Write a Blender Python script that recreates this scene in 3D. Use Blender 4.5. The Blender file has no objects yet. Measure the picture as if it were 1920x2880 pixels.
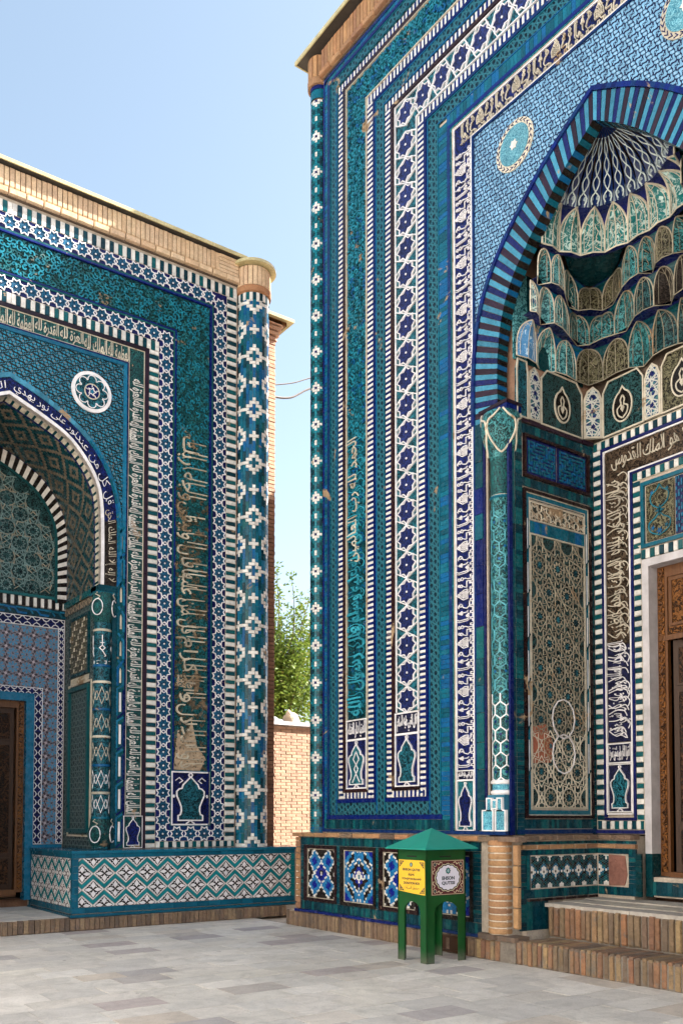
import bpy, math, random, unicodedata
from mathutils import Matrix, Vector
random.seed(7)
R = math.radians
scn = bpy.context.scene
COL = scn.collection

# ------------------------------------------------------------------ camera
cam_d = bpy.data.cameras.new('camera')
cam = bpy.data.objects.new('camera', cam_d); COL.objects.link(cam)
cam.location = (0, 0, 1.6)
cam.rotation_euler = (R(90 + 2.3), 0, -math.atan2(.5835, .8121))
cam_d.sensor_fit = 'HORIZONTAL'; cam_d.sensor_width = 36
cam_d.lens = 2545 / 1920 * 36
cam_d.shift_y = (2305 - 2545 * math.tan(R(2.3)) - 1440) / 1920
cam_d.clip_end = 2000
scn.camera = cam

# ------------------------------------------------------------------ light
SUN = Vector((1, -.42, 1.06)).normalized()
world = bpy.data.worlds.new('World'); scn.world = world; world.use_nodes = True
wn = world.node_tree; bg = wn.nodes['Background']
sky = wn.nodes.new('ShaderNodeTexSky'); sky.sky_type = 'NISHITA'; sky.sun_disc = False
sky.sun_elevation = math.asin(SUN.z); sky.sun_rotation = math.atan2(SUN.x, SUN.y)
sky.air_density = 1.0; sky.dust_density = 2.2; sky.ozone_density = 1.4
hs = wn.nodes.new('ShaderNodeHueSaturation'); hs.inputs['Saturation'].default_value = .78; hs.inputs['Hue'].default_value = .484
wn.links.new(sky.outputs[0], hs.inputs['Color']); wn.links.new(hs.outputs[0], bg.inputs[0]); bg.inputs[1].default_value = .085
sd = bpy.data.lights.new('sun', 'SUN'); so = bpy.data.objects.new('sun', sd); COL.objects.link(so)
sd.energy = 5.0; sd.angle = R(.5); sd.color = (1, .94, .85)
so.rotation_euler = SUN.to_track_quat('Z', 'Y').to_euler(); so.location = (0, 0, 30)
scn.view_settings.view_transform = 'Standard'; scn.view_settings.look = 'None'
scn.view_settings.exposure = 1.95; scn.view_settings.gamma = 1
scn.view_settings.use_curve_mapping = False

# ------------------------------------------------------------------ materials
MATS = {}
class NT:
    def __init__(s, name):
        m = bpy.data.materials.new(name); m.use_nodes = True; s.m = m; s.t = m.node_tree
        s.b = s.t.nodes['Principled BSDF']; MATS[name] = m
    def n(s, typ, ins=None, **kw):
        nd = s.t.nodes.new(typ)
        for k, v in kw.items(): setattr(nd, k, v)
        for k, v in (ins or {}).items():
            if isinstance(v, bpy.types.NodeSocket): s.t.links.new(v, nd.inputs[k])
            else: nd.inputs[k].default_value = v
        return nd
    def ma(s, op, a, b=None, c=None, clamp=False):
        ins = {0: a}
        if b is not None: ins[1] = b
        if c is not None: ins[2] = c
        nd = s.n('ShaderNodeMath', ins, operation=op, use_clamp=clamp); return nd.outputs[0]
    def mix(s, f, a, b, bt='MIX'):
        nd = s.t.nodes.new('ShaderNodeMix'); nd.data_type = 'RGBA'; nd.blend_type = bt
        for k, v in ((0, f), (6, a), (7, b)):
            if isinstance(v, bpy.types.NodeSocket): s.t.links.new(v, nd.inputs[k])
            else: nd.inputs[k].default_value = v if k == 0 else (*v[:3], 1)
        return nd.outputs[2]
    def uv(s): return s.n('ShaderNodeUVMap').outputs[0]
    def pos(s): return s.n('ShaderNodeNewGeometry').outputs['Position']
    def rand(s):
        a = s.n('ShaderNodeObjectInfo').outputs['Random']; b = s.n('ShaderNodeNewGeometry').outputs['Random Per Island']
        return s.ma('FRACT', s.ma('ADD', a, b))
    def noise(s, vec, scale, detail=2, dist=0, rough=.5):
        return s.n('ShaderNodeTexNoise', {'Vector': vec, 'Scale': scale, 'Detail': detail, 'Distortion': dist, 'Roughness': rough}).outputs[0]
    def step(s, x, lo, hi):
        return s.n('ShaderNodeMapRange', {0: x, 1: lo, 2: hi, 3: 0., 4: 1.}, interpolation_type='SMOOTHSTEP').outputs[0]
    def bump(s, h, strength=.3, dist=.01):
        nd = s.n('ShaderNodeBump', {'Strength': strength, 'Distance': dist, 'Height': h}); s.t.links.new(nd.outputs[0], s.b.inputs['Normal'])
    def out(s, col, rough=.3, spec=.5):
        for k, v in (('Base Color', col), ('Roughness', rough), ('Specular IOR Level', spec)):
            if isinstance(v, bpy.types.NodeSocket): s.t.links.new(v, s.b.inputs[k])
            else: s.b.inputs[k].default_value = (*v[:3], 1) if k == 'Base Color' else v
        return s.m

EARTH = (.30, .21, .13)
def vary(t, col, amt=.35):
    r = t.rand(); k = t.ma('MULTIPLY_ADD', r, amt * 2, 1 - amt)
    n = t.noise(t.pos(), 9, 3)
    k = t.ma('MULTIPLY', k, t.ma('MULTIPLY_ADD', n, .7, .65))
    cc = t.n('ShaderNodeCombineXYZ', {0: k, 1: k, 2: k}).outputs[0]
    return t.mix(1., col, cc, 'MULTIPLY')
def wear(t, c, amt, col=EARTH, scale=2.6, low=None):
    """glaze lost in patches; low = (z0, z1): heavier wear between these heights"""
    if amt <= 0: return c, None
    n = t.noise(t.pos(), scale, 9, .6, .62)
    th = .70 - amt * .3
    if low:
        z = t.n('ShaderNodeSeparateXYZ', {0: t.pos()}).outputs[2]
        g = t.n('ShaderNodeMapRange', {0: z, 1: low[0], 2: low[1], 3: low[2], 4: 0.}).outputs[0]
        n = t.ma('ADD', n, g)
    m = t.step(n, th, th + .05)
    c2 = t.mix(t.noise(t.pos(), 30, 4), tuple(x * .55 for x in col), tuple(min(1, x * 1.5) for x in col))
    return t.mix(m, c, c2), m
def glaze(name, col, amt=.3, rough=.2, w=.25, wc=EARTH, hue=None):
    t = NT(name)
    c = vary(t, col, amt)
    if hue: c = t.mix(t.step(t.rand(), .62, .7), c, vary(t, hue, amt))
    c = t.mix(t.ma('MULTIPLY', t.step(t.noise(t.pos(), 16, 6, .4, .7), .5, .72), .45), c, tuple(x * .25 + .02 for x in col)) if w > 0 else c
    c, m = wear(t, c, w, wc)
    g = t.noise(t.pos(), 55, 2)
    t.bump(t.ma('ADD', g, t.ma('MULTIPLY', t.noise(t.pos(), 7, 2), 3.)), .22, .012)
    ro = t.ma('MULTIPLY_ADD', t.noise(t.pos(), 14, 3), .3, rough - .08)
    if m is not None: ro = t.ma('MAXIMUM', ro, t.ma('MULTIPLY', m, .85))
    return t.out(c, ro, .22)
glaze('turq_glaze', (.005, .105, .165), .4, hue=(.004, .07, .18))
glaze('teal_glaze', (.003, .045, .068), .45, w=.2, hue=(.004, .065, .075))
glaze('deep_teal_glaze', (.003, .04, .05), .3, w=.12)
glaze('cobalt_glaze', (.004, .014, .13), .45, w=.2, hue=(.004, .020, .085))
glaze('navy_glaze', (.008, .012, .085), .3, w=.1)
glaze('sky_glaze', (.045, .20, .31), .25, w=.2)
glaze('relief_turq', (.012, .155, .22), .35, w=.12)
glaze('relief_left', (.012, .10, .12), .5, w=.38, wc=(.20, .15, .10))
glaze('letter_turq', (.03, .27, .36), .25, w=.1)
glaze('mosaic_blue', (.015, .16, .38), .2, w=0)
glaze('mosaic_cobalt', (.006, .015, .22), .2, w=0)
glaze('mosaic_teal', (.008, .15, .20), .3, w=.08)
glaze('aqua_glaze', (.07, .27, .33), .25, w=.1)
glaze('bench_blue', (.006, .095, .16), .18, .16, w=0)
glaze('bench_turq', (.010, .17, .20), .15, .16, w=0)
glaze('azure_glaze', (.010, .12, .22), .3, .2, w=.08)
glaze('white_glaze', (.66, .64, .61), .12, .22, w=.14)
glaze('worn_white', (.46, .41, .32), .3, .5, w=.5, wc=(.22, .16, .10))
glaze('aged_dark', (.10, .08, .05), .3, .5, w=.3)
glaze('aged_glaze', (.28, .25, .19), .3, .4, w=.3)
glaze('clean_white', (.72, .70, .72), .05, .2, w=0)
glaze('pale_tracery', (.50, .58, .58), .1, .3, w=.05)
glaze('bone_glaze', (.52, .47, .38), .2, .4, w=.28)
glaze('black_glaze', (.012, .009, .008), .4, .2, w=.1)
glaze('brown_glaze', (.018, .007, .008), .4, .2, w=.25)
glaze('aubergine_glaze', (.020, .010, .020), .4, .25, w=.15)
glaze('green_frame_glaze', (.006, .075, .085), .3, .25, w=.1)

def rough_mat(name, cols, nscale=25, rough=.85, bump=.5, bd=.012, grime=None):
    t = NT(name)
    ramp = t.t.nodes.new('ShaderNodeValToRGB'); ramp.color_ramp.interpolation = 'LINEAR'
    el = ramp.color_ramp.elements
    while len(el) > 1: el.remove(el[-1])
    for i, c in enumerate(cols):
        e = el[0] if i == 0 else el.new(i / max(1, len(cols) - 1))
        e.position = i / max(1, len(cols) - 1); e.color = (*c, 1)
    t.t.links.new(t.rand(), ramp.inputs[0])
    n = t.noise(t.pos(), nscale, 6, 0, .65); n2 = t.noise(t.pos(), nscale * .17, 4)
    k = t.ma('MULTIPLY', t.ma('MULTIPLY_ADD', n, 1.0, .5), t.ma('MULTIPLY_ADD', n2, .8, .6))
    c = t.mix(1., ramp.outputs[0], t.n('ShaderNodeCombineXYZ', {0: k, 1: k, 2: k}).outputs[0], 'MULTIPLY')
    if grime:
        m = t.step(t.noise(t.pos(), 6, 8, .3, .7), .5, .66)
        c = t.mix(t.ma('MULTIPLY', m, .75), c, grime)
    t.bump(n, bump, bd)
    return t.out(c, rough, .3)
rough_mat('brick', [(.33, .155, .08), (.42, .24, .12), (.27, .14, .085), (.38, .23, .11), (.35, .185, .10)], 40, bump=.8)
rough_mat('cornice_brick', [(.58, .40, .25), (.62, .46, .30), (.52, .36, .24), (.64, .48, .32)], 40, bump=.3)
rough_mat('wall_brick', [(.58, .37, .26), (.64, .44, .31), (.54, .34, .25), (.62, .42, .29)], 40)
rough_mat('step_brick', [(.22, .14, .09), (.32, .22, .12), (.15, .11, .085), (.26, .13, .08), (.38, .27, .14), (.17, .12, .09), (.34, .17, .09), (.20, .15, .11)], 26, bump=1., bd=.04, grime=(.17, .15, .13))
rough_mat('foot_brick', [(.18, .12, .085), (.25, .17, .11), (.12, .085, .065), (.21, .14, .10), (.28, .20, .125)], 26, bump=.9, bd=.03, grime=(.13, .105, .09))
rough_mat('side_brick', [(.28, .15, .10), (.34, .20, .13), (.24, .14, .10)], 30)
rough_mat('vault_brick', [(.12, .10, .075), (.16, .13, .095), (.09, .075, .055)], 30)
glaze('faded_aqua', (.14, .22, .22), .3, .4, w=.3)
rough_mat('mortar', [(.42, .36, .30)], 30)
rough_mat('pale_mortar', [(.60, .53, .44)], 30)
rough_mat('dark_mortar', [(.12, .09, .07)], 30)
rough_mat('plaster', [(.50, .48, .50)], 5, .8, .15)
rough_mat('rubble', [(.42, .32, .22)], 12, .9, 1., .05)
rough_mat('terracotta', [(.30, .10, .06)], 20, .9, 1., .03)
rough_mat('red_stone', [(.24, .11, .085)], 16, .8, 1., .03)
rough_mat('metal_edge', [(.50, .44, .24)], 30, .45, .1)
rough_mat('dark_metal', [(.05, .045, .04)], 30, .5, .1)
rough_mat('boulder', [(.62, .50, .36), (.55, .48, .42)], 5, .8, .8, .05)
rough_mat('grey_rock', [(.30, .31, .33)], 5, .8, .8, .05)
rough_mat('step_mortar', [(.20, .175, .15)], 30, bump=1., bd=.02)
rough_mat('landing_stone', [(.42, .385, .34), (.38, .35, .32), (.44, .405, .35)], 14, .8, .5, .02, grime=(.26, .23, .21))

t = NT('paving')
r_ = t.rand(); ramp = t.t.nodes.new('ShaderNodeValToRGB'); el = ramp.color_ramp.elements
cols = [(0, (.56, .545, .53)), (.18, (.46, .45, .455)), (.34, (.60, .58, .55)), (.5, (.52, .50, .49)), (.66, (.62, .60, .59)), (.8, (.54, .53, .53)), (.88, (.48, .43, .39)), (.93, (.36, .35, .37)), (.965, (.42, .37, .375)), (1, (.30, .29, .32))]
cols = [(p, (c[0] * 1.04, c[1], c[2] * .93)) for p, c in cols]
for i, (p, c) in enumerate(cols):
    e = el[i] if i < 2 else el.new(p)
    e.position = p; e.color = (*c, 1)
t.t.links.new(r_, ramp.inputs[0])
off = t.n('ShaderNodeCombineXYZ', {0: t.ma('MULTIPLY', r_, 50.), 1: 0., 2: 0.}).outputs[0]
v = t.n('ShaderNodeVectorMath', {0: t.pos(), 1: off}, operation='ADD').outputs[0]
n = t.noise(v, 3.2, 8, 1.6, .62); n3 = t.noise(v, 60, 3); n4 = t.noise(t.pos(), .8, 5)
k = t.ma('MULTIPLY', t.ma('MULTIPLY_ADD', n, .62, .70), t.ma('MULTIPLY_ADD', n3, .34, .83))
k = t.ma('MULTIPLY', k, t.ma('MULTIPLY_ADD', n4, .5, .75))
c = t.mix(1., ramp.outputs[0], t.n('ShaderNodeCombineXYZ', {0: k, 1: k, 2: k}).outputs[0], 'MULTIPLY')
vein = t.step(t.ma('ABSOLUTE', t.ma('SUBTRACT', n, .5)), .0, .02)
c = t.mix(t.ma('MULTIPLY', t.ma('SUBTRACT', 1., vein), .14), c, (.62, .58, .56))
spot = t.step(t.noise(t.pos(), 7, 2, 0, .4), .745, .775)
c = t.mix(t.ma('MULTIPLY', spot, .7), c, (.10, .09, .085))
st_ = t.step(t.noise(t.pos(), 2.1, 7, .8, .68), .50, .70)
c = t.mix(t.ma('MULTIPLY', st_, .38), c, (.27, .25, .23))
fl = t.step(t.noise(t.pos(), 34, 3, 0, .6), .60, .66)
c = t.mix(t.ma('MULTIPLY', fl, .28), c, (.20, .185, .17))
t.bump(t.ma('ADD', n3, n), .5, .012)
t.out(c, .75, .25)

def arab(name, bgc, fg, scale=14, k=9., w=.25, leaf=None, bs=.8, low=None, wc=EARTH, fine=1.8, rough=.28, thr=.1):
    """scrolling tendrils: contour lines of a smooth field, raised over a darker ground"""
    t = NT(name); u = t.uv()
    n = t.noise(u, scale, 1.2, .9)
    s1 = t.ma('SINE', t.ma('MULTIPLY', n, k * 6.283))
    n2 = t.noise(u, scale * fine, .5, 1.4)
    s2 = t.ma('SINE', t.ma('MULTIPLY', n2, k * 4.2))
    mk = t.ma('MAXIMUM', t.step(s1, thr, thr + .45), t.step(s2, thr + .35, thr + .8))
    c = t.mix(mk, vary(t, bgc, .15), vary(t, fg, .2))
    if leaf:
        vo = t.n('ShaderNodeTexVoronoi', {'Vector': u, 'Scale': scale * 1.3}).outputs[0]
        c = t.mix(t.ma('SUBTRACT', 1., t.step(vo, .16, .22)), c, leaf)
    c, m = wear(t, c, w, wc, low=low)
    t.bump(mk, bs, .02)
    ro = rough
    if m is not None: ro = t.ma('MAXIMUM', t.ma('MULTIPLY', m, .8), rough)
    return t.out(c, ro, .18)
arab('arab_call_right', (.004, .02, .024), (.008, .07, .085), 14, 5, .1, wc=(.35, .25, .15))
arab('arab_call_left', (.006, .022, .022), (.015, .09, .095), 14, 5, .2, low=(1.8, 8.0, .10), wc=(.22, .16, .11))
arab('arab_teal', (.003, .016, .024), (.02, .14, .19), 14, 4, .1)
arab('arab_turq_fine', (.006, .05, .07), (.03, .25, .32), 26, 6, .1)
arab('arab_green', (.004, .022, .024), (.05, .22, .24), 15, 4, .12)
arab('arab_navy', (.004, .005, .02), (.008, .016, .12), 14, 4, .05, bs=.6)
arab('arab_navy_dark', (.006, .007, .02), (.02, .022, .07), 20, 5, .15, wc=(.2, .15, .1))
arab('arab_earth', (.012, .008, .006), (.11, .075, .05), 15, 4, .25, wc=(.22, .16, .11))
arab('arab_dark', (.003, .006, .008), (.028, .085, .09), 15, 4, .12, wc=(.2, .15, .10))
arab('arab_star', (.004, .018, .05), (.008, .10, .20), 16, 5, .0, bs=.5)
arab('arab_star_navy', (.008, .008, .03), (.02, .035, .16), 18, 5, .05, bs=.5)
arab('arab_kufic', (.008, .012, .02), (.02, .13, .13), 20, 6, .25, bs=.6)
arab('arab_petal', (.006, .12, .125), (.38, .50, .48), 12, 3.0, .0, bs=.3, thr=.35)
arab('arab_fan', (.005, .018, .085), (.42, .52, .55), 5.5, 3.4, .18, wc=(.55, .45, .38), bs=.2, thr=.72, fine=1.3)
arab('arab_mint', (.006, .07, .09), (.14, .40, .43), 13, 3.4, .05, bs=.6)
arab('arab_skyblue', (.08, .25, .5), (.45, .6, .75), 10, 3.5, .0, bs=.4, thr=.5)
arab('arab_gold', (.012, .009, .006), (.15, .14, .085), 15, 4, .2, wc=(.25, .18, .10))
arab('arab_pale', (.03, .15, .22), (.16, .38, .46), 24, 5, .0, bs=.4)
arab('arab_bluepanel', (.02, .15, .26), (.14, .42, .52), 22, 5, .0, bs=.5)
arab('arab_black', (.010, .008, .008), (.045, .035, .03), 18, 5, .2, wc=(.2, .15, .1))
arab('carved_wood', (.022, .008, .003), (.20, .078, .020), 12, 3.5, 0, bs=1., rough=.45)
arab('carved_wood_dark', (.010, .004, .002), (.055, .022, .008), 9, 4.5, 0, bs=1., rough=.5)

def lattice(name, dirs, f, wl, bgc, lc, bgc2=None, w=.3, low=None, wc=EARTH, bs=.5, cell=None):
    """straight strapwork: families of parallel lines"""
    t = NT(name); u = t.uv(); mk = None
    for (a, off) in dirs:
        dv = t.n('ShaderNodeVectorMath', {0: u, 1: (math.cos(a), math.sin(a), 0)}, operation='DOT_PRODUCT').outputs['Value']
        fr = t.ma('ABSOLUTE', t.ma('SUBTRACT', t.ma('FRACT', t.ma('MULTIPLY_ADD', dv, f, off)), .5))
        l = t.ma('SUBTRACT', 1., t.step(fr, wl * .6, wl))
        mk = l if mk is None else t.ma('MAXIMUM', mk, l)
    g = t.step(t.noise(u, f * 2.2, 1, 1.), .45, .55)
    base = t.mix(g, vary(t, bgc, .2), vary(t, bgc2 or bgc, .2))
    c = t.mix(mk, base, lc)
    c, m = wear(t, c, w, wc, low=low)
    t.bump(mk, bs, .01)
    return t.out(c, .35, .18)
P3 = math.pi / 3
lattice('net_teal', [(0, 0), (P3, 0), (2 * P3, 0), (P3 / 2, .3)], 14, .13, (.002, .008, .014), (.022, .12, .16), (.002, .025, .045), w=.2)
lattice('net_dark', [(0, 0), (P3, 0), (2 * P3, 0), (P3 * .5, .5), (P3 * 1.5, .5)], 11, .07, (.008, .018, .02), (.14, .19, .19), (.01, .045, .05), w=.15, wc=(.14, .10, .07))
lattice('net_white_blue', [(P3 / 2, 0), (P3 * 1.5, 0), (P3 * 2.5, 0), (0, .5), (P3, .5), (2 * P3, .5)], 8, .07, (.02, .09, .20), (.50, .52, .50), (.06, .20, .24), w=.15)
lattice('net_white_navy', [(P3 / 2, 0), (P3 * 1.5, 0), (P3 * 2.5, 0), (0, .5), (P3, .5), (2 * P3, .5)], 10, .09, (.01, .02, .11), (.50, .50, .46), (.04, .13, .14), w=.15)
lattice('net_mint', [(0, 0), (P3, 0), (2 * P3, 0)], 9, .10, (.02, .07, .16), (.45, .62, .60), (.05, .22, .24), w=.05)
lattice('net_brown', [(0, 0), (P3, 0), (2 * P3, 0), (P3 / 2, .5)], 10, .10, (.03, .018, .012), (.36, .28, .2), (.02, .05, .05), w=.35)

def spandrel(name, bgc, fg, f, fg2, w=.15, mortar=(.4, .33, .26), sh=0., dk=.12):
    t = NT(name); u = t.uv()
    sx = t.n('ShaderNodeSeparateXYZ', {0: u})
    x, y = sx.outputs[0], sx.outputs[1]
    ca, sa = .8, .6
    a = t.ma('MULTIPLY', t.ma('ADD', t.ma('MULTIPLY', x, ca), t.ma('MULTIPLY', y, sa)), f)
    b = t.ma('MULTIPLY', t.ma('SUBTRACT', t.ma('MULTIPLY', y, ca), t.ma('MULTIPLY', x, sa)), f)
    a2 = t.ma('ADD', a, t.ma('MULTIPLY', t.ma('SINE', t.ma('MULTIPLY', b, 1.)), 1.3)); b2 = t.ma('ADD', b, t.ma('MULTIPLY', t.ma('SINE', t.ma('MULTIPLY', a, 2.)), .8))
    q = t.ma('ADD', t.ma('MULTIPLY', t.ma('SINE', a2), t.ma('SINE', b2)), t.ma('MULTIPLY', t.ma('COSINE', t.ma('ADD', t.ma('MULTIPLY', a, 2.), t.ma('SINE', t.ma('MULTIPLY', b, 2.)))), .3))
    m1 = t.ma('SUBTRACT', 1., t.step(t.ma('ABSOLUTE', t.ma('SUBTRACT', q, sh)), dk, dk + .2))
    m2 = t.step(q, .75, 1.0)
    c = t.mix(m1, vary(t, fg, .12), bgc)
    c = t.mix(m2, c, fg2)
    c, m = wear(t, c, w, mortar, 3.2)
    t.bump(t.ma('SUBTRACT', 1., m1), .5, .01)
    return t.out(c, .3, .18)
spandrel('spandrel_right', (.006, .008, .04), (.16, .33, .50), 50, (.26, .42, .58), w=.04, sh=.1, dk=.2)
spandrel('spandrel_left', (.010, .016, .016), (.02, .20, .32), 46, (.16, .12, .08), w=.10, mortar=(.22, .16, .11), sh=-.1, dk=.38)

# rosette tiles of the left door wall
t = NT('rosette_tile'); u = t.uv(); sx = t.n('ShaderNodeSeparateXYZ', {0: u}); f = 4.55
X, Yy = t.ma('MULTIPLY', sx.outputs[0], f), t.ma('MULTIPLY', sx.outputs[1], f)
fx = t.ma('SUBTRACT', t.ma('FRACT', X), .5); fy = t.ma('SUBTRACT', t.ma('FRACT', Yy), .5)
rr = t.ma('SQRT', t.ma('ADD', t.ma('MULTIPLY', fx, fx), t.ma('MULTIPLY', fy, fy)))
th = t.ma('ARCTAN2', fy, fx)
pet = t.ma('ABSOLUTE', t.ma('COSINE', t.ma('MULTIPLY', th, 4.)))
ring = t.ma('MULTIPLY', t.ma('GREATER_THAN', rr, .12), t.ma('LESS_THAN', rr, t.ma('MULTIPLY_ADD', pet, .14, .28)))
petal = t.ma('MULTIPLY', ring, t.step(pet, .38, .55))
c = t.mix(t.step(t.noise(u, 40, 2), .4, .6), (.10, .10, .13), (.22, .19, .22))
dots = t.ma('MULTIPLY', t.ma('GREATER_THAN', rr, .44), t.ma('GREATER_THAN', t.ma('SINE', t.ma('MULTIPLY', th, 8.)), .2))
c = t.mix(dots, c, (.03, .02, .03))
c = t.mix(t.ma('GREATER_THAN', rr, .62), c, (.45, .36, .38))
c = t.mix(petal, c, vary(t, (.05, .21, .36), .2))
c = t.mix(t.ma('LESS_THAN', rr, .05), c, (.02, .02, .05))
c, m = wear(t, c, .1)
t.bump(petal, .3, .008); t.out(c, .3, .4)

t = NT('wood'); n = t.noise(t.n('ShaderNodeMapping', {0: t.pos(), 3: (18., 18., 1.5)}).outputs[0], 2.2, 5, 1.)
c = t.mix(n, (.05, .017, .005), (.20, .08, .024)); t.bump(n, .3, .01); t.out(c, .45, .4)
t = NT('wood_dark'); n = t.noise(t.n('ShaderNodeMapping', {0: t.pos(), 3: (18., 18., 1.5)}).outputs[0], 2.2, 5, 1.)
c = t.mix(n, (.012, .004, .002), (.07, .028, .010)); t.bump(n, .3, .01); t.out(c, .5, .3)
t = NT('void'); t.out((.002, .002, .002), 1., 0.)  # near-black: darkness of the door passages put into the colour
t = NT('box_green'); n = t.noise(t.pos(), 5, 3); n2 = t.noise(t.pos(), 140, 2)
c = t.mix(n, (.002, .042, .007), (.004, .085, .02)); sc_ = t.step(t.noise(t.n('ShaderNodeMapping', {0: t.pos(), 3: (1., 1., .25)}).outputs[0], 28, 5, .5, .7), .62, .70); c = t.mix(t.ma('MULTIPLY', sc_, .5), c, (.03, .06, .03)); z_ = t.n('ShaderNodeSeparateXYZ', {0: t.pos()}).outputs[2]; dd_ = t.ma('MULTIPLY', t.ma('SUBTRACT', 1., t.step(z_, .0, .16)), t.noise(t.pos(), 22, 4)); c = t.mix(dd_, c, (.16, .14, .12)); t.bump(t.noise(t.pos(), 3, 2), .5, .03); t.out(c, t.ma('MULTIPLY_ADD', n2, .12, .3), .35)
t = NT('box_roof'); n = t.noise(t.pos(), 7, 4)
c = t.mix(n, (.008, .22, .17), (.014, .28, .215)); t.out(c, .42, .4)
t = NT('sign_yellow'); t.out(t.mix(t.noise(t.pos(), 20, 2), (.75, .44, .03), (.85, .52, .05)), .35, .4)
t = NT('sign_white'); t.out((.70, .68, .78), .35, .4)
t = NT('sign_maroon'); t.out((.10, .012, .018), .4, .4)
t = NT('sign_ink'); t.out((.02, .03, .045), .5, .3)
t = NT('sign_black'); t.out((.012, .010, .012), .5, .3)
t = NT('sign_teal'); t.out((.02, .22, .22), .4, .3)
t = NT('sign_cream'); t.out((.62, .55, .38), .4, .3)
t = NT('cable'); t.out((.26, .24, .24), .7, .2)
t = NT('leaf'); r_ = t.rand(); c = t.mix(r_, (.07, .13, .015), (.20, .27, .045)); c = t.mix(t.step(r_, .93, .95), c, (.22, .22, .04))
t.b.inputs['Subsurface Weight'].default_value = 0
tr = t.n('ShaderNodeBsdfTranslucent', {0: c}); t.out(c, .5, .3)
mx = t.n('ShaderNodeMixShader', {0: .35}); t.t.links.new(t.b.outputs[0], mx.inputs[1]); t.t.links.new(tr.outputs[0], mx.inputs[2])
t.t.links.new(mx.outputs[0], t.t.nodes['Material Output'].inputs[0])
rough_mat('bark', [(.10, .07, .045)], 12, .9, 1.)

# ------------------------------------------------------------------ geometry tools
class Frame:
    """a wall's own axes: s to the right as seen from the front, z up, d out of the wall"""
    def __init__(f, o, s, d):
        f.o = Vector(o); f.s = Vector(s).normalized(); f.d = Vector(d).normalized()
    def __call__(f, s, z, d=0.): 
        o, a, b = f.o, f.s, f.d
        return (o.x + a.x * s + b.x * d, o.y + a.y * s + b.y * d, o.z + z)
    def mat(f, s, z, d, ls, lz, ld, roll=0.):
        m = Matrix(((f.s.x, 0, f.d.x, 0), (f.s.y, 0, f.d.y, 0), (0, 1, 0, 0), (0, 0, 0, 1)))
        p = f(s, z, d); m.translation = p
        return m @ Matrix.Rotation(roll, 4, 'Z') @ Matrix.Diagonal((ls, lz, ld, 1))
class Cyl:
    """wraps s round a vertical cylinder (s = 0 faces direction a0)"""
    def __init__(f, c, r, a0): f.c, f.r, f.a0 = c, r, a0
    def __call__(f, s, z, d=0.):
        a = f.a0 + s / f.r; q = f.r + d
        return (f.c[0] + q * math.cos(a), f.c[1] + q * math.sin(a), z)
    def mat(f, s, z, d, ls, lz, ld, roll=0.):
        a = f.a0 + s / f.r; n = Vector((math.cos(a), math.sin(a), 0)); sv = Vector((-math.sin(a), math.cos(a), 0))
        return Frame((f.c[0] + n.x * f.r, f.c[1] + n.y * f.r, 0), sv, n).mat(0, z, d, ls, lz, ld, roll)
WORLD = lambda x, y, z=0.: (x, y, z)

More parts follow.
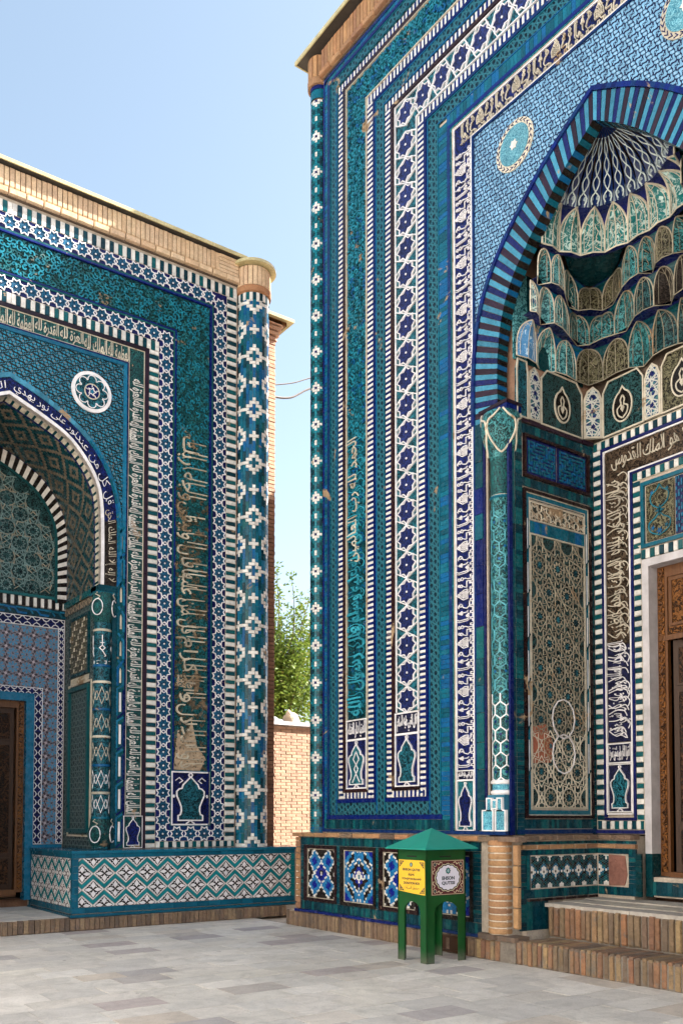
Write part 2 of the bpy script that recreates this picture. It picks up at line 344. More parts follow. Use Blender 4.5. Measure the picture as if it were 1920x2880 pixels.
class MB:
    def __init__(s, fr=WORLD): s.v = []; s.f = []; s.m = []; s.uv = []; s.fr = fr; s.mats = []
    def mi(s, m):
        if m not in s.mats: s.mats.append(m)
        return s.mats.index(m)
    def face(s, pts, mat, uvs=None):
        i = len(s.v); s.v += [s.fr(*p) for p in pts]; s.f.append(tuple(range(i, i + len(pts)))); s.m.append(s.mi(mat))
        s.uv += uvs or [(p[0], p[1]) for p in pts]
    def prism(s, P, d0, d1, mat, side=None, back=False):
        """polygon P (ccw in s,z) from depth d0 out to d1; one closed island"""
        n = len(P); i = len(s.v)
        s.v += [s.fr(p[0], p[1], d1) for p in P] + [s.fr(p[0], p[1], d0) for p in P]
        s.f.append(tuple(range(i, i + n))); s.m.append(s.mi(mat)); s.uv += [(p[0], p[1]) for p in P]
        k = s.mi(side or mat)
        for a in range(n):
            b = (a + 1) % n
            s.f.append((i + b, i + a, i + n + a, i + n + b)); s.m.append(k)
            s.uv += [(P[b][0], P[b][1]), (P[a][0], P[a][1]), (P[a][0] + .01, P[a][1] + .01), (P[b][0] + .01, P[b][1] + .01)]
        if back:
            s.f.append(tuple(range(i + 2 * n - 1, i + n - 1, -1))); s.m.append(k); s.uv += [(p[0], p[1]) for p in P[::-1]]
    def box(s, s0, s1, z0, z1, d0, d1, mat, side=None, back=False):
        s.prism([(s0, z0), (s1, z0), (s1, z1), (s0, z1)], d0, d1, mat, side, back)
    def ribbon(s, path, w, d0, d1, mat, closed=False):
        """flat strap of width w along path (list of (s,z))"""
        n = len(path); L = []; Rr = []
        for i in range(n):
            if closed: a, b = path[i - 1], path[(i + 1) % n]
            else: a, b = path[max(0, i - 1)], path[min(n - 1, i + 1)]
            p = path[i]
            dx0, dz0 = p[0] - a[0], p[1] - a[1]; dx1, dz1 = b[0] - p[0], b[1] - p[1]
            l0 = math.hypot(dx0, dz0) or 1; l1 = math.hypot(dx1, dz1) or 1
            if l0 and (dx0 or dz0): t0 = (dx0 / l0, dz0 / l0)
            else: t0 = (dx1 / l1, dz1 / l1)
            t1 = (dx1 / l1, dz1 / l1) if (dx1 or dz1) else t0
            tx, tz = t0[0] + t1[0], t0[1] + t1[1]; l = math.hypot(tx, tz) or 1; tx /= l; tz /= l
            c = max(.35, abs(tx * t1[0] + tz * t1[1])); h = w / 2 / c
            L.append((p[0] - tz * h, p[1] + tx * h)); Rr.append((p[0] + tz * h, p[1] - tx * h))
        m = n if closed else n - 1; i0 = len(s.v)
        for k in range(n): s.v += [s.fr(*L[k], d1), s.fr(*Rr[k], d1), s.fr(*L[k], d0), s.fr(*Rr[k], d0)]
        mi = s.mi(mat)
        for k in range(m):
            a = i0 + 4 * k; b = i0 + 4 * ((k + 1) % n)
            for q, pts in (((a + 1, b + 1, b, a), (Rr[k], Rr[(k + 1) % n], L[(k + 1) % n], L[k])),
                           ((b + 1, a + 1, a + 3, b + 3), (Rr[(k + 1) % n], Rr[k], Rr[k], Rr[(k + 1) % n])),
                           ((a, b, b + 2, a + 2), (L[k], L[(k + 1) % n], L[(k + 1) % n], L[k]))):
                s.f.append(q); s.m.append(mi); s.uv += list(pts)
    def tube(s, path, r, mat, n=6, closed=False):
        """round tube in 3-D (path in frame coordinates)"""
        P = [Vector(s.fr(*p)) for p in path]; i0 = len(s.v); mi = s.mi(mat); m = len(P)
        rs = r if isinstance(r, (list, tuple)) else [r] * m
        for i, p in enumerate(P):
            a = P[i - 1] if (i or closed) else P[i]; b = P[(i + 1) % m] if (i < m - 1 or closed) else P[i]
            t = (b - a); t = t.normalized() if t.length > 1e-9 else Vector((0, 0, 1))
            u = t.cross(Vector((0, 0, 1))); 
            if u.length < .05: u = t.cross(Vector((1, 0, 0)))
            u.normalize(); w = t.cross(u)
            for k in range(n):
                an = 2 * math.pi * k / n; q = p + (u * math.cos(an) + w * math.sin(an)) * rs[i]; s.v.append(tuple(q))
        for i in range(m if closed else m - 1):
            for k in range(n):
                a = i0 + i * n + k; b = i0 + i * n + (k + 1) % n; j = (i + 1) % m
                c = i0 + j * n + (k + 1) % n; d = i0 + j * n + k
                s.f.append((a, b, c, d)); s.m.append(mi); s.uv += [(k / n, i / 8), ((k + 1) / n, i / 8), ((k + 1) / n, (i + 1) / 8), (k / n, (i + 1) / 8)]
    def lathe(s, c, prof, mat, n=24, a0=0, a1=2 * math.pi, mats=None):
        """prof = [(r, z)]"""
        i0 = len(s.v); full = abs(a1 - a0) > 6.28; cnt = n if full else n + 1
        for (r, z) in prof:
            for k in range(cnt):
                a = a0 + (a1 - a0) * k / n; s.v.append((c[0] + r * math.cos(a), c[1] + r * math.sin(a), z))
        for i in range(len(prof) - 1):
            mi = s.mi(mats[i] if mats else mat)
            for k in range(n):
                a = i0 + i * cnt + k; b = i0 + i * cnt + (k + 1) % cnt
                s.f.append((a, b, b + cnt, a + cnt)); s.m.append(mi)
                r = max(p[0] for p in prof); u0 = r * (a1 - a0) * k / n; u1 = r * (a1 - a0) * (k + 1) / n
                s.uv += [(u0, prof[i][1]), (u1, prof[i][1]), (u1, prof[i + 1][1]), (u0, prof[i + 1][1])]
    def build(s, name, parent=None, kind=None, label=None, smooth=False):
        if not s.v: return None
        me = bpy.data.meshes.new(name); off = worldloc(parent)
        me.from_pydata([(x - off[0], y - off[1], z - off[2]) for x, y, z in s.v], [], s.f)
        for m in s.mats: me.materials.append(MATS[m])
        me.polygons.foreach_set('material_index', s.m)
        lay = me.uv_layers.new(name='UVMap'); lay.data.foreach_set('uv', [c for p in s.uv for c in p])
        if smooth: me.polygons.foreach_set('use_smooth', [True] * len(s.f))
        me.update()
        o = bpy.data.objects.new(name, me); COL.objects.link(o)
        if parent: o.parent = parent
        if kind: o['kind'] = kind
        if label: o['label'] = label
        ORG[o.name] = off
        return o
ORG = {}
def worldloc(o): return ORG.get(o.name, (0, 0, 0)) if o else (0, 0, 0)
def thing(name, loc, label, cat, group=None):
    o = bpy.data.objects.new(name, None); COL.objects.link(o); o.location = loc; o.empty_display_size = .2
    o['label'] = label; o['category'] = cat
    if group: o['group'] = group
    ORG[o.name] = tuple(loc); return o
def part(name, parent):
    """a part that only carries sub-parts is still a mesh: see MB.build; this registers its origin"""
    return parent
CUBES = {}
def cube(mat, bev=.06):
    if mat in CUBES: return CUBES[mat]
    me = bpy.data.meshes.new('piece'); b = .5; c = .5 - bev
    v = [(-b, -b, -.5), (b, -b, -.5), (b, b, -.5), (-b, b, -.5), (-b, -b, .3), (b, -b, .3), (b, b, .3), (-b, b, .3), (-c, -c, .5), (c, -c, .5), (c, c, .5), (-c, c, .5)]
    f = [(0, 3, 2, 1), (0, 1, 5, 4), (1, 2, 6, 5), (2, 3, 7, 6), (3, 0, 4, 7), (4, 5, 9, 8), (5, 6, 10, 9), (6, 7, 11, 10), (7, 4, 8, 11), (8, 9, 10, 11)]
    me.from_pydata(v, [], f); me.materials.append(MATS[mat])
    lay = me.uv_layers.new(name='UVMap')
    lay.data.foreach_set('uv', [c for p in f for i in p for c in (v[i][0] * .1, v[i][1] * .1)])
    me.update(); CUBES[mat] = me; return me
def piece(name, parent, fr, s0, s1, z0, z1, d0, d1, mat, roll=0., jit=0.):
    o = bpy.data.objects.new(name, cube(mat)); COL.objects.link(o)
    m = fr.mat((s0 + s1) / 2 + random.uniform(-jit, jit) * .6, (z0 + z1) / 2 + random.uniform(-jit, jit) * .5, (d0 + d1) / 2 + random.uniform(-jit, jit), (s1 - s0) * (1 - random.random() * jit * 6), (z1 - z0) * (1 - random.random() * jit * 12), d1 - d0, roll + random.uniform(-1, 1) * jit * 5)
    off = worldloc(parent); m = Matrix.Translation((-off[0], -off[1], -off[2])) @ m
    o.parent = parent; o.matrix_basis = m; return o
class Pieces:
    """countable small pieces: the first `limit` are objects, the rest one joined part"""
    def __init__(s, name, parent, fr, limit=290, rest=None, stuffname=None):
        s.name, s.parent, s.fr, s.limit, s.n = name, parent, fr, limit, 0
        s.mb = MB(fr); s.stuffname = stuffname or name + '_field'
    def add(s, s0, s1, z0, z1, d0, d1, mat, jit=0., single=True):
        if single and s.n < s.limit:
            piece(s.name, s.parent, s.fr, s0, s1, z0, z1, d0, d1, mat, 0, jit); s.n += 1
        else: s.mb.box(s0, s1, z0, z1, d0, d1 + random.uniform(-jit, jit), mat)
    def done(s):
        if s.mb.v: s.mb.build(s.stuffname, s.parent, kind='stuff')

# ---- arabic lettering
FORMS = {}
for cp in range(0xFE80, 0xFEF5):
    d = unicodedata.decomposition(chr(cp)).split()
    if len(d) == 2: FORMS.setdefault(chr(int(d[1], 16)), {})[d[0]] = chr(cp)
LAMALEF = {'\u0627': ('\ufefb', '\ufefc'), '\u0622': ('\ufef5', '\ufef6'), '\u0623': ('\ufef7', '\ufef8'), '\u0625': ('\ufef9', '\ufefa')}
def shape(txt):
    ch = []; i = 0
    while i < len(txt):
        if txt[i] == '\u0644' and i + 1 < len(txt) and txt[i + 1] in LAMALEF: ch.append(('LA', txt[i + 1])); i += 2
        else: ch.append(txt[i]); i += 1
    def joins_next(c): return isinstance(c, str) and '<initial>' in FORMS.get(c, {})
    def joins_prev(c): return isinstance(c, tuple) or '<final>' in FORMS.get(c, {})
    out = []
    for i, c in enumerate(ch):
        p = i > 0 and joins_next(ch[i - 1]) and joins_prev(c)
        nx = i + 1 < len(ch) and joins_next(c) and joins_prev(ch[i + 1])
        if isinstance(c, tuple): out.append(LAMALEF[c[1]][1 if p else 0])
        elif c in FORMS:
            k = '<medial>' if p and nx else '<final>' if p else '<initial>' if nx else '<isolated>'
            out.append(FORMS[c].get(k, c))
        else: out.append(c)
    return ''.join(out[::-1])
TCACHE = {}
def textmesh(txt, bold=0.):
    key = (txt, bold)
    if key in TCACHE: return TCACHE[key]
    cu = bpy.data.curves.new('t', 'FONT'); cu.body = txt; cu.resolution_u = 2; cu.offset = bold
    o = bpy.data.objects.new('t', cu); COL.objects.link(o)
    me = o.evaluated_get(bpy.context.evaluated_depsgraph_get()).to_mesh()
    vs = [tuple(v.co) for v in me.vertices]; fs = [tuple(p.vertices) for p in me.polygons]
    o.evaluated_get(bpy.context.evaluated_depsgraph_get()).to_mesh_clear()
    bpy.data.objects.remove(o); bpy.data.curves.remove(cu)
    xs = [v[0] for v in vs]; ys = [v[1] for v in vs]
    x0, x1, y0, y1 = min(xs), max(xs), min(ys), max(ys)
    vs = [((x - x0) / (x1 - x0), (y - y0) / (y1 - y0)) for x, y, z in vs]
    TCACHE[key] = (vs, fs, (x1 - x0) / (y1 - y0)); return TCACHE[key]
def put_text(mb, txt, fn, mat, th=.008, bold=0.):
    """fn(u, v) in 0..1 gives (s, z, d)"""
    vs, fs, asp = textmesh(txt, bold); i = len(mb.v); n = len(vs)
    ph_ = len(txt) * 1.7
    A = [fn(u + .006 * math.sin(v * 9 + u * 23 + ph_), v + .035 * math.sin(u * 17 + ph_) * (.4 + v)) for u, v in vs] if mat not in ('sign_ink',) else [fn(u, v) for u, v in vs]
    mb.v += [mb.fr(a[0], a[1], a[2]) for a in A]
    k = mb.mi(mat); edges = {}
    for f in fs:
        mb.f.append(tuple(i + q for q in f)); mb.m.append(k); mb.uv += [(A[q][0], A[q][1]) for q in f]
        for a, b in zip(f, f[1:] + f[:1]):
            edges[(a, b)] = edges.get((a, b), 0) + 1
    if th > 0:
        mb.v += [mb.fr(a[0], a[1], a[2] - th) for a in A]
        for (a, b) in edges:
            if (b, a) not in edges:
                mb.f.append((i + b, i + a, i + n + a, i + n + b)); mb.m.append(k); mb.uv += [(A[b][0], A[b][1])] * 2 + [(A[a][0], A[a][1])] * 2

def star(cx, cz, ro, ri, n=8, rot=0.):
    P = []
    for k in range(2 * n):
        r = ro if k % 2 == 0 else ri; a = rot + math.pi * k / n
        P.append((cx + r * math.cos(a), cz + r * math.sin(a)))
    return P
def lerp(a, b, t): return a + (b - a) * t
def curve(pts, n=6):
    """catmull-rom through pts"""
    out = []; m = len(pts)
    for i in range(m - 1):
        p0, p1, p2, p3 = pts[max(0, i - 1)], pts[i], pts[i + 1], pts[min(m - 1, i + 2)]
        for k in range(n):
            t = k / n; out.append(tuple(.5 * (2 * p1[j] + (p2[j] - p0[j]) * t + (2 * p0[j] - 5 * p1[j] + 4 * p2[j] - p3[j]) * t * t + (3 * p1[j] - p0[j] - 3 * p2[j] + p3[j]) * t ** 3) for j in range(len(p1))))
    out.append(tuple(pts[-1])); return out
def mirror_arch(h):
    """profile from spring to apex (half-width, z) -> full path from left (-) spring over apex to right"""
    return [(-a, z) for a, z in h] + [(a, z) for a, z in h[::-1][1:]]
def resample(path, n):
    L = [0]
    for a, b in zip(path, path[1:]): L.append(L[-1] + math.dist(a, b))
    out = []; j = 0
    for i in range(n + 1):
        t = L[-1] * i / n
        while j < len(L) - 2 and L[j + 1] < t: j += 1
        q = (t - L[j]) / max(1e-9, L[j + 1] - L[j]); out.append(tuple(lerp(path[j][k], path[j + 1][k], q) for k in range(len(path[0]))))
    return out
def offset_path(path, d):
    out = []
    for i, p in enumerate(path):
        a = path[max(0, i - 1)]; b = path[min(len(path) - 1, i + 1)]
        tx, tz = b[0] - a[0], b[1] - a[1]; l = math.hypot(tx, tz) or 1
        out.append((p[0] - tz / l * d, p[1] + tx / l * d))
    return out
def band_between(mb, A, B, d0, d1, mat, n0=0, n1=None):
    """quads between two equally sampled paths A (inner) and B (outer)"""
    for i in range(n0, (n1 or len(A) - 1)):
        mb.prism([A[i], A[i + 1], B[i + 1], B[i]], d0, d1, mat)
def ubox(mb, h0, h1, t0, t1, zb, d0, d1, mat, legs=(-1, 1), top=True, zb2=None):
    """mitred frame: two legs and a head between half-widths h0 < h1 with heads t0 < t1; zb2: closed foot (zb outer .. zb2 inner)"""
    b0 = zb2 if zb2 is not None else zb
    for g in legs:
        P = [(g * h1, zb), (g * h0, b0), (g * h0, t0), (g * h1, t1)]
        mb.prism(P if g < 0 else P[::-1], d0, d1, mat)
    if top: mb.prism([(-h1, t1), (-h0, t0), (h0, t0), (h1, t1)], d0, d1, mat)
    if zb2 is not None: mb.prism([(-h1, zb), (h1, zb), (h0, zb2), (-h0, zb2)], d0, d1, mat)
def spandrel_fill(mb, path, hw, zt, zb, d0, mat):
    """fills between an arch path and the rectangle |s| < hw, zb..zt; flat at depth d0"""
    c = (0, zb)
    def proj(p):
        dx, dz = p[0] - c[0], p[1] - c[1]
        k = min(hw / abs(dx) if abs(dx) > 1e-6 else 1e9, (zt - c[1]) / dz if dz > 1e-6 else 1e9)
        return (c[0] + dx * k, c[1] + dz * k)
    for a, b in zip(path, path[1:]):
        qa, qb = proj(a), proj(b); poly = [a, b, qb]
        ea = abs(abs(qa[0]) - hw) < 1e-6; eb = abs(abs(qb[0]) - hw) < 1e-6
        if ea != eb: poly.append((hw if (qa[0] + qb[0]) > 0 else -hw, zt))
        poly.append(qa)
        mb.face([(p[0], p[1], d0) for p in poly], mat)

# ------------------------------------------------------------------ ornament helpers
def niche_motif(mb, s0, s1, z0, z1, d, bgm, fill, line='clean_white', body=None):
    """arched cartouche panel: lobed pointed outline with waisted foot"""
    w, h = s1 - s0, z1 - z0; cx = (s0 + s1) / 2
    mb.box(s0, s1, z0, z1, d - .03, d, bgm)
    half = [(.17, .10), (.17, .17), (.30, .20), (.33, .24), (.25, .30), (.22, .38), (.26, .48), (.36, .57), (.36, .66), (.28, .71), (.24, .73), (.20, .80), (.10, .86), (.0, .93)]
    half = [(.33, .08), (.33, .17), (.27, .19), (.245, .26), (.25, .34), (.31, .45), (.37, .55), (.37, .63), (.30, .68), (.23, .69), (.20, .76), (.09, .84), (0, .91)]
    P = [(cx + a * w, z0 + b * h) for a, b in half] + [(cx - a * w, z0 + b * h) for a, b in half[::-1][1:]]
    mb.prism(P, d, d + .012, fill)
    mb.ribbon(P, w * .030, d, d + .024, line, closed=True)
    mb.ribbon([(s0, z0), (s1, z0), (s1, z1), (s0, z1)], w * .035, d, d + .02, line, closed=True)
    r = w * .05; mb.ribbon([(cx + r * math.cos(a * P3), z0 + h * .945 + r * math.sin(a * P3)) for a in range(6)], w * .025, d, d + .02, line, closed=True)
    for g in (-1, 1):
        mb.ribbon([(cx, z0 + .08 * h), (cx + g * .12 * w, z0 + .01 * h)], w * .03, d, d + .018, line)
        if body: mb.ribbon([(cx + g * .18 * w, z0 + .12 * h), (cx - g * .1 * w, z0 + .4 * h), (cx + g * .14 * w, z0 + .6 * h), (cx, z0 + .76 * h)], w * .03, d, d + .02, body)
def text_panel(mb, s0, s1, z0, z1, d, txt, bgm='arab_navy_dark', m='clean_white'):
    mb.box(s0, s1, z0, z1, d - .03, d, bgm)
    w, h = s1 - s0, z1 - z0
    mb.ribbon([(s0, z0), (s1, z0), (s1, z1), (s0, z1)], w * .04, d, d + .018, m, closed=True)
    put_text(mb, shape(txt), lambda u, v: (s0 + w * (.07 + .86 * u), z0 + h * (.1 + .8 * v), d + .014), m, .012)
def kufic_motif(mb, T, d, mat='clean_white'):
    """one repeat of the knotted kufic border; T maps unit (u across, v along) to (s,z)"""
    def rb(pts, w=.008, cl=False): mb.ribbon([T(*p) for p in pts], w, d, d + .016, mat, closed=cl)
    def ring(u, v, ru, rv, n=8): rb([(u + ru * math.cos(2 * math.pi * k / n), v + rv * math.sin(2 * math.pi * k / n)) for k in range(n)], .007, True)
    def dia(u, v, ru, rv): rb([(u - ru, v), (u, v - rv), (u + ru, v), (u, v + rv)], .007, True)
    ring(.14, .93, .07, .028); ring(.33, .93, .08, .032); rb([(.40, .93), (.55, .93), (.70, .90), (.98, .90)])
    ring(.14, .80, .06, .024); ring(.28, .785, .07, .028); rb([(.34, .78), (.55, .74), (.62, .74), (.62, .86), (.8, .86), (.8, .80), (.98, .80)])
    for a, b in ((.10, .60), (.22, .63), (.22, .57)): dia(a, b, .07, .03)
    for a in range(3):
        for b in range(3): dia(.40 + .10 * a, .55 + .042 * b, .055, .025)
    rb([(.28, .66), (.45, .69), (.66, .69), (.66, .50), (.40, .49), (.26, .53)]); rb([(.66, .60), (.82, .64), (.82, .72), (.98, .72)])
    ring(.24, .385, .09, .034, 7); rb([(.14, .40), (.08, .36), (.12, .33)]); rb([(.33, .38), (.40, .33), (.62, .30), (.78, .34), (.78, .43), (.98, .43)])
    ring(.20, .22, .05, .02, 6); ring(.30, .24, .04, .018, 6); ring(.30, .20, .04, .018, 6); rb([(.04, .24), (.12, .22)]); rb([(.36, .22), (.60, .22), (.70, .25)])
    rb([(.04, .10), (.12, .075), (.60, .075), (.75, .10)]); rb([(.04, .055), (.12, .04), (.62, .04), (.78, .07)], .007)
    dia(.62, .145, .05, .022); dia(.72, .17, .05, .022); dia(.72, .12, .05, .022)
    z = []
    for k in range(8): z += [(.97, .01 + k * .125), (.97, .06 + k * .125), (.84, .06 + k * .125), (.84, .10 + k * .125), (.97, .10 + k * .125)]
    rb(z, .007)

def curls(mb, s0, s1, z0, z1, step, d, mats, w, keep=None, rnd=random.Random(5)):
    """field of raised spiral tendrils with leaves"""
    nz = max(1, int((z1 - z0) / step)); ns = max(1, int((s1 - s0) / step))
    for i in range(ns):
        for j in range(nz):
            cx = s0 + (i + .5) * (s1 - s0) / ns + rnd.uniform(-.12, .12) * step; cz = z0 + (j + .5) * (z1 - z0) / nz + rnd.uniform(-.12, .12) * step
            if keep and not keep(cx, cz): continue
            a0 = rnd.uniform(0, 6.28); g = 1 if (i + j) % 2 else -1; n = 8; P = []
            for k in range(n):
                t = k / (n - 1); r_ = step * lerp(.62, .12, t); a = a0 + g * t * 5.4
                P.append((min(s1 - w, max(s0 + w, cx + r_ * math.cos(a))), min(z1, max(z0, cz + r_ * math.sin(a)))))
            mt_ = mats[rnd.randrange(len(mats))]; mb.ribbon(P, w, d - .02, d + rnd.uniform(0, .004), mt_)
            a = rnd.uniform(0, 6.28); q = Vector((math.cos(a), math.sin(a))); p_ = Vector((-q.y, q.x)); c_ = Vector((cx, cz)) + q * step * .38; L_ = step * .36
            mb.prism([tuple(c_ - q * L_), tuple(c_ + p_ * L_ * -.38), tuple(c_ + q * L_), tuple(c_ + p_ * L_ * .38)], d - .02, d + .004, mt_)
def stripes_leg(pc, s0, s1, z0, z1, p, mats, d, jit=.003, gap=.004, single=True):
    z = z0; k = 0
    while z < z1 - p * .3:
        pc.add(s0, s1, z + gap / 2, min(z + p, z1) - gap / 2, d - .03, d, mats[k % 2], jit, single); z += p; k += 1
def stripes_top(pc, s0, s1, z0, z1, p, mats, d, jit=.003, gap=.004, single=True):
    s = s0; k = 0
    while s < s1 - p * .3:
        pc.add(s + gap / 2, min(s + p, s1) - gap / 2, z0, z1, d - .03, d, mats[k % 2], jit, single); s += p; k += 1

# ================================================================== RIGHT MAUSOLEUM
CY = 5.93; FR = Frame((7.5, CY, 0), (0, -1, 0), (-1, 0, 0))
rm = thing('mausoleum', (9.0, CY, 0), 'tall blue tiled mausoleum portal on the right with a deep honeycomb vaulted niche', 'mausoleum')
zt = lambda h: 9.861 + .897 * (h - 1.778)
HW = 4.96
# --- masonry body
b = MB()
def wbox(mb, x0, x1, y0, y1, z0, z1, mat):
    V = [(x0, y0, z0), (x1, y0, z0), (x1, y1, z0), (x0, y1, z0), (x0, y0, z1), (x1, y0, z1), (x1, y1, z1), (x0, y1, z1)]
    i = len(mb.v); mb.v += V
    for f in ((0, 3, 2, 1), (4, 5, 6, 7), (0, 1, 5, 4), (1, 2, 6, 5), (2, 3, 7, 6), (3, 0, 4, 7)):
        mb.f.append(tuple(i + k for k in f)); mb.m.append(mb.mi(mat))
        ax = (0, 1) if f in ((0, 3, 2, 1), (4, 5, 6, 7)) else ((0, 2) if f in ((0, 1, 5, 4), (2, 3, 7, 6)) else (1, 2))
        mb.uv += [(V[k][ax[0]], V[k][ax[1]]) for k in f]
YL, YR = 7.25, 2 * CY - 7.25
wbox(b, 7.72, 9.6, YL, 11.14, 0, 12.78, 'side_brick'); wbox(b, 7.54, 7.72, 7.60, 11.14, 0, 12.78, 'side_brick')
wbox(b, 7.72, 9.6, .72, YR, 0, 12.78, 'side_brick'); wbox(b, 7.54, 7.72, .72, 4.26, 0, 12.78, 'side_brick')
wbox(b, 7.56, 9.6, YR + .001, YL - .001, 9.45, 12.775, 'side_brick')
wbox(b, 9.601, 12.0, .72, 11.14, 0, 12.77, 'side_brick')
wbox(b, 12.001, 12.3, 5.0, 11.21, 0, 18.15, 'side_brick')      # unseen slab added to cast the sun-patch edge on the left front
wbox(b, 13.2, 16.0, 11.1, 12.6, 0, 12.6, 'side_brick'); wbox(b, 12.301, 16.0, 0.8, 11.0, 0, 12.2, 'side_brick')  # first block: unseen wing added to shade the left corner column and return wall
wbox(b, 9.36, 9.6, YR, YL, 4.62, 9.45, 'side_brick')
b.build('wall', rm)
# --- flat ground of the facade front between the bands
g = MB(FR)
for sg in (-1, 1):
    P = [(sg * HW, 1.36), (sg * 1.60, 1.36), (sg * 1.60, 6.3), (sg * 1.79, 6.3), (sg * 1.79, zt(1.79)), (sg * HW, zt(HW))]
    a = [(sg * HW, 1.36), (sg * 1.60, 1.36), (sg * 1.60, 6.3), (sg * HW, 6.3)]
    for Q in (a, [(sg * HW, 6.3), (sg * 1.79, 6.3), (sg * 1.79, 9.8), (sg * HW, 9.8)]): g.prism(Q if sg < 0 else Q[::-1], -.05, -.025, 'mortar')
g.box(-HW, HW, 9.8, 12.78, -.05, -.025, 'mortar')
front = g.build('facade_ground', rm)
# --- bands
m = MB(FR)
ubox(m, 4.93, HW, zt(4.93), zt(HW) + .02, 1.42, -.02, .012, 'cobalt_glaze'); m.box(-4.925, -2.381, 1.42, 1.46, -.02, .013, 'cobalt_glaze'); m.box(1.6, 4.925, 1.42, 1.46, -.02, .013, 'cobalt_glaze')
ubox(m, 4.80, 4.85, zt(4.80), zt(4.85), 1.60, -.02, .014, 'cobalt_glaze')
ubox(m, 3.705, 3.745, zt(3.705), zt(3.745), 1.83, -.02, .014, 'cobalt_glaze')
m.box(-4.85, -2.38, 1.60, 1.66, -.02, .02, 'cobalt_glaze'); m.box(2.38, 4.85, 1.60, 1.66, -.02, .02, 'cobalt_glaze')
for a, c_ in ((4.60, 3.70), (3.50, 2.62)):
    for sg in (-1, 1): m.box(min(sg * a, sg * c_), max(sg * a, sg * c_), 1.83, 1.885, -.02, .016, 'cobalt_glaze')
ubox(m, 2.63, 2.675, zt(2.63), zt(2.675), 1.83, -.02, .014, 'cobalt_glaze')
ubox(m, 2.18, 2.235, zt(2.18), zt(2.235), 1.46, -.02, .012, 'cobalt_glaze')
ubox(m, 1.77, 1.80, zt(1.77), zt(1.80), 1.46, -.02, .010, 'cobalt_glaze')
m.box(-2.38, -1.60, 1.42, 1.46, -.02, .013, 'cobalt_glaze')
m.build('cobalt_border', rm)
m = MB(FR)
ubox(m, 4.61, 4.80, zt(4.61), zt(4.80), 1.66, -.02, -.002, 'net_teal')
ubox(m, 3.50, 3.70, zt(3.50), zt(3.70), 1.66, -.02, -.002, 'net_teal')
ubox(m, 2.40, 2.62, zt(2.40), zt(2.62), 1.66, -.02, -.002, 'net_teal')
for sg in (-1, 1): m.box(min(sg * 4.61, sg * 3.70), max(sg * 4.61, sg * 3.70), 1.66, 1.83, -.02, -.002, 'net_teal'); m.box(min(sg * 3.50, sg * 2.62), max(sg * 3.50, sg * 2.62), 1.66, 1.83, -.02, -.002, 'net_teal')
for a in (4.785, 4.625, 3.69, 3.512, 2.61, 2.412): ubox(m, a - .008, a + .008, zt(a - .008), zt(a + .008), 1.68, -.02, .008, 'turq_glaze')
m.build('latticed_border', rm)
m = MB(FR)
def brick_u(mb, h0, h1, zb, mat, d, p, legs=(-1, 1), g=.004):
    for sg in legs:
        z = zb
        while z < zt(h1) - p * .5:
            mb.box(min(sg * h0, sg * h1), max(sg * h0, sg * h1), z, min(z + p, zt(h0)) - g, -.02, d + random.uniform(-.002, .002), mat); z += p
    s = -h0
    while s < h0: mb.box(s, s + p - g, zt(h0), zt(h1), -.02, d + random.uniform(-.002, .002), mat); s += p
brick_u(m, 4.855, 4.925, 1.47, 'turq_glaze', .006, .055)
brick_u(m, 2.24, 2.395, 1.47, 'turq_glaze', .006, .06)
s = -4.925
while s < -2.24: m.box(s, s + .05, 1.465, 1.595, -.02, .008 + random.uniform(-.002, .002), 'teal_glaze'); m.box(-s - .05, -s, 1.465, 1.595, -.02, .008, 'teal_glaze'); s += .054
m.build('glazed_brick_border', rm, kind='stuff')
m = MB(FR)
for a, c_ in ((4.38, 4.45), (3.29, 3.35)):
    ubox(m, a, c_, zt(a), zt(c_), 1.985, -.02, .022, 'brown_glaze')
for a, c_ in ((4.45, 3.90), (3.35, 2.81)):
    for sg in (-1, 1): m.box(min(sg * a, sg * c_), max(sg * a, sg * c_), 1.975, 2.02, -.02, .024, 'brown_glaze')
ubox(m, 3.895, 3.91, zt(3.895), zt(3.91), 2.0, -.02, .016, 'bone_glaze')
ubox(m, 4.37, 4.385, zt(4.37), zt(4.385), 2.02, -.02, .020, 'bone_glaze')
m.build('brown_border', rm)
# stripes (lowest, nearest tiles single)
sb = MB(FR); sb.box(-4.6, -4.44, 1.885, 1.89, -.02, -.01, 'pale_mortar')
sbo = MB(FR)
for a, c_ in ((4.445, 4.59), (3.74, 3.895), (3.355, 3.485), (2.675, 2.805)): ubox(sbo, a, c_, zt(a), zt(c_), 1.885, -.02, -.012, 'pale_mortar')
sbo = sbo.build('striped_border', rm)
pc = Pieces('striped_tile', sbo, FR, 290, stuffname='striped_tile_field')
WB = ('white_glaze', 'cobalt_glaze')
legs4 = ((2.685, 2.80, .0365), (3.365, 3.48, .0365), (3.75, 3.885, .0365), (4.455, 4.575, .0365))
for z0_, z1_ in ((1.89, 3.6), (3.6, 5.4), (5.4, 20)):
    for h0, h1, p in legs4:
        n0 = math.ceil((z0_ - 1.89) / (2 * p)) * 2 * p + 1.89; n1 = min(math.ceil((z1_ - 1.89) / (2 * p)) * 2 * p + 1.89, zt(h0))
        if n0 < n1: stripes_leg(pc, -h1, -h0, n0, n1, p, WB, .004, .002, .003)
for h0, h1, p in legs4:
    stripes_leg(pc, h0, h1, 1.89, zt(h0), p, WB, .004, single=False)
    stripes_top(pc, -h1, h1, zt(h0) + .004, zt(h1) - .004, p, WB, .004, single=False)
for a, c_ in ((4.45, 3.74), (3.36, 2.68)):
    stripes_top(pc, -a, -c_, 1.89, 1.972, .041, WB, .006); stripes_top(pc, c_, a, 1.89, 1.972, .041, WB, .006, single=False)
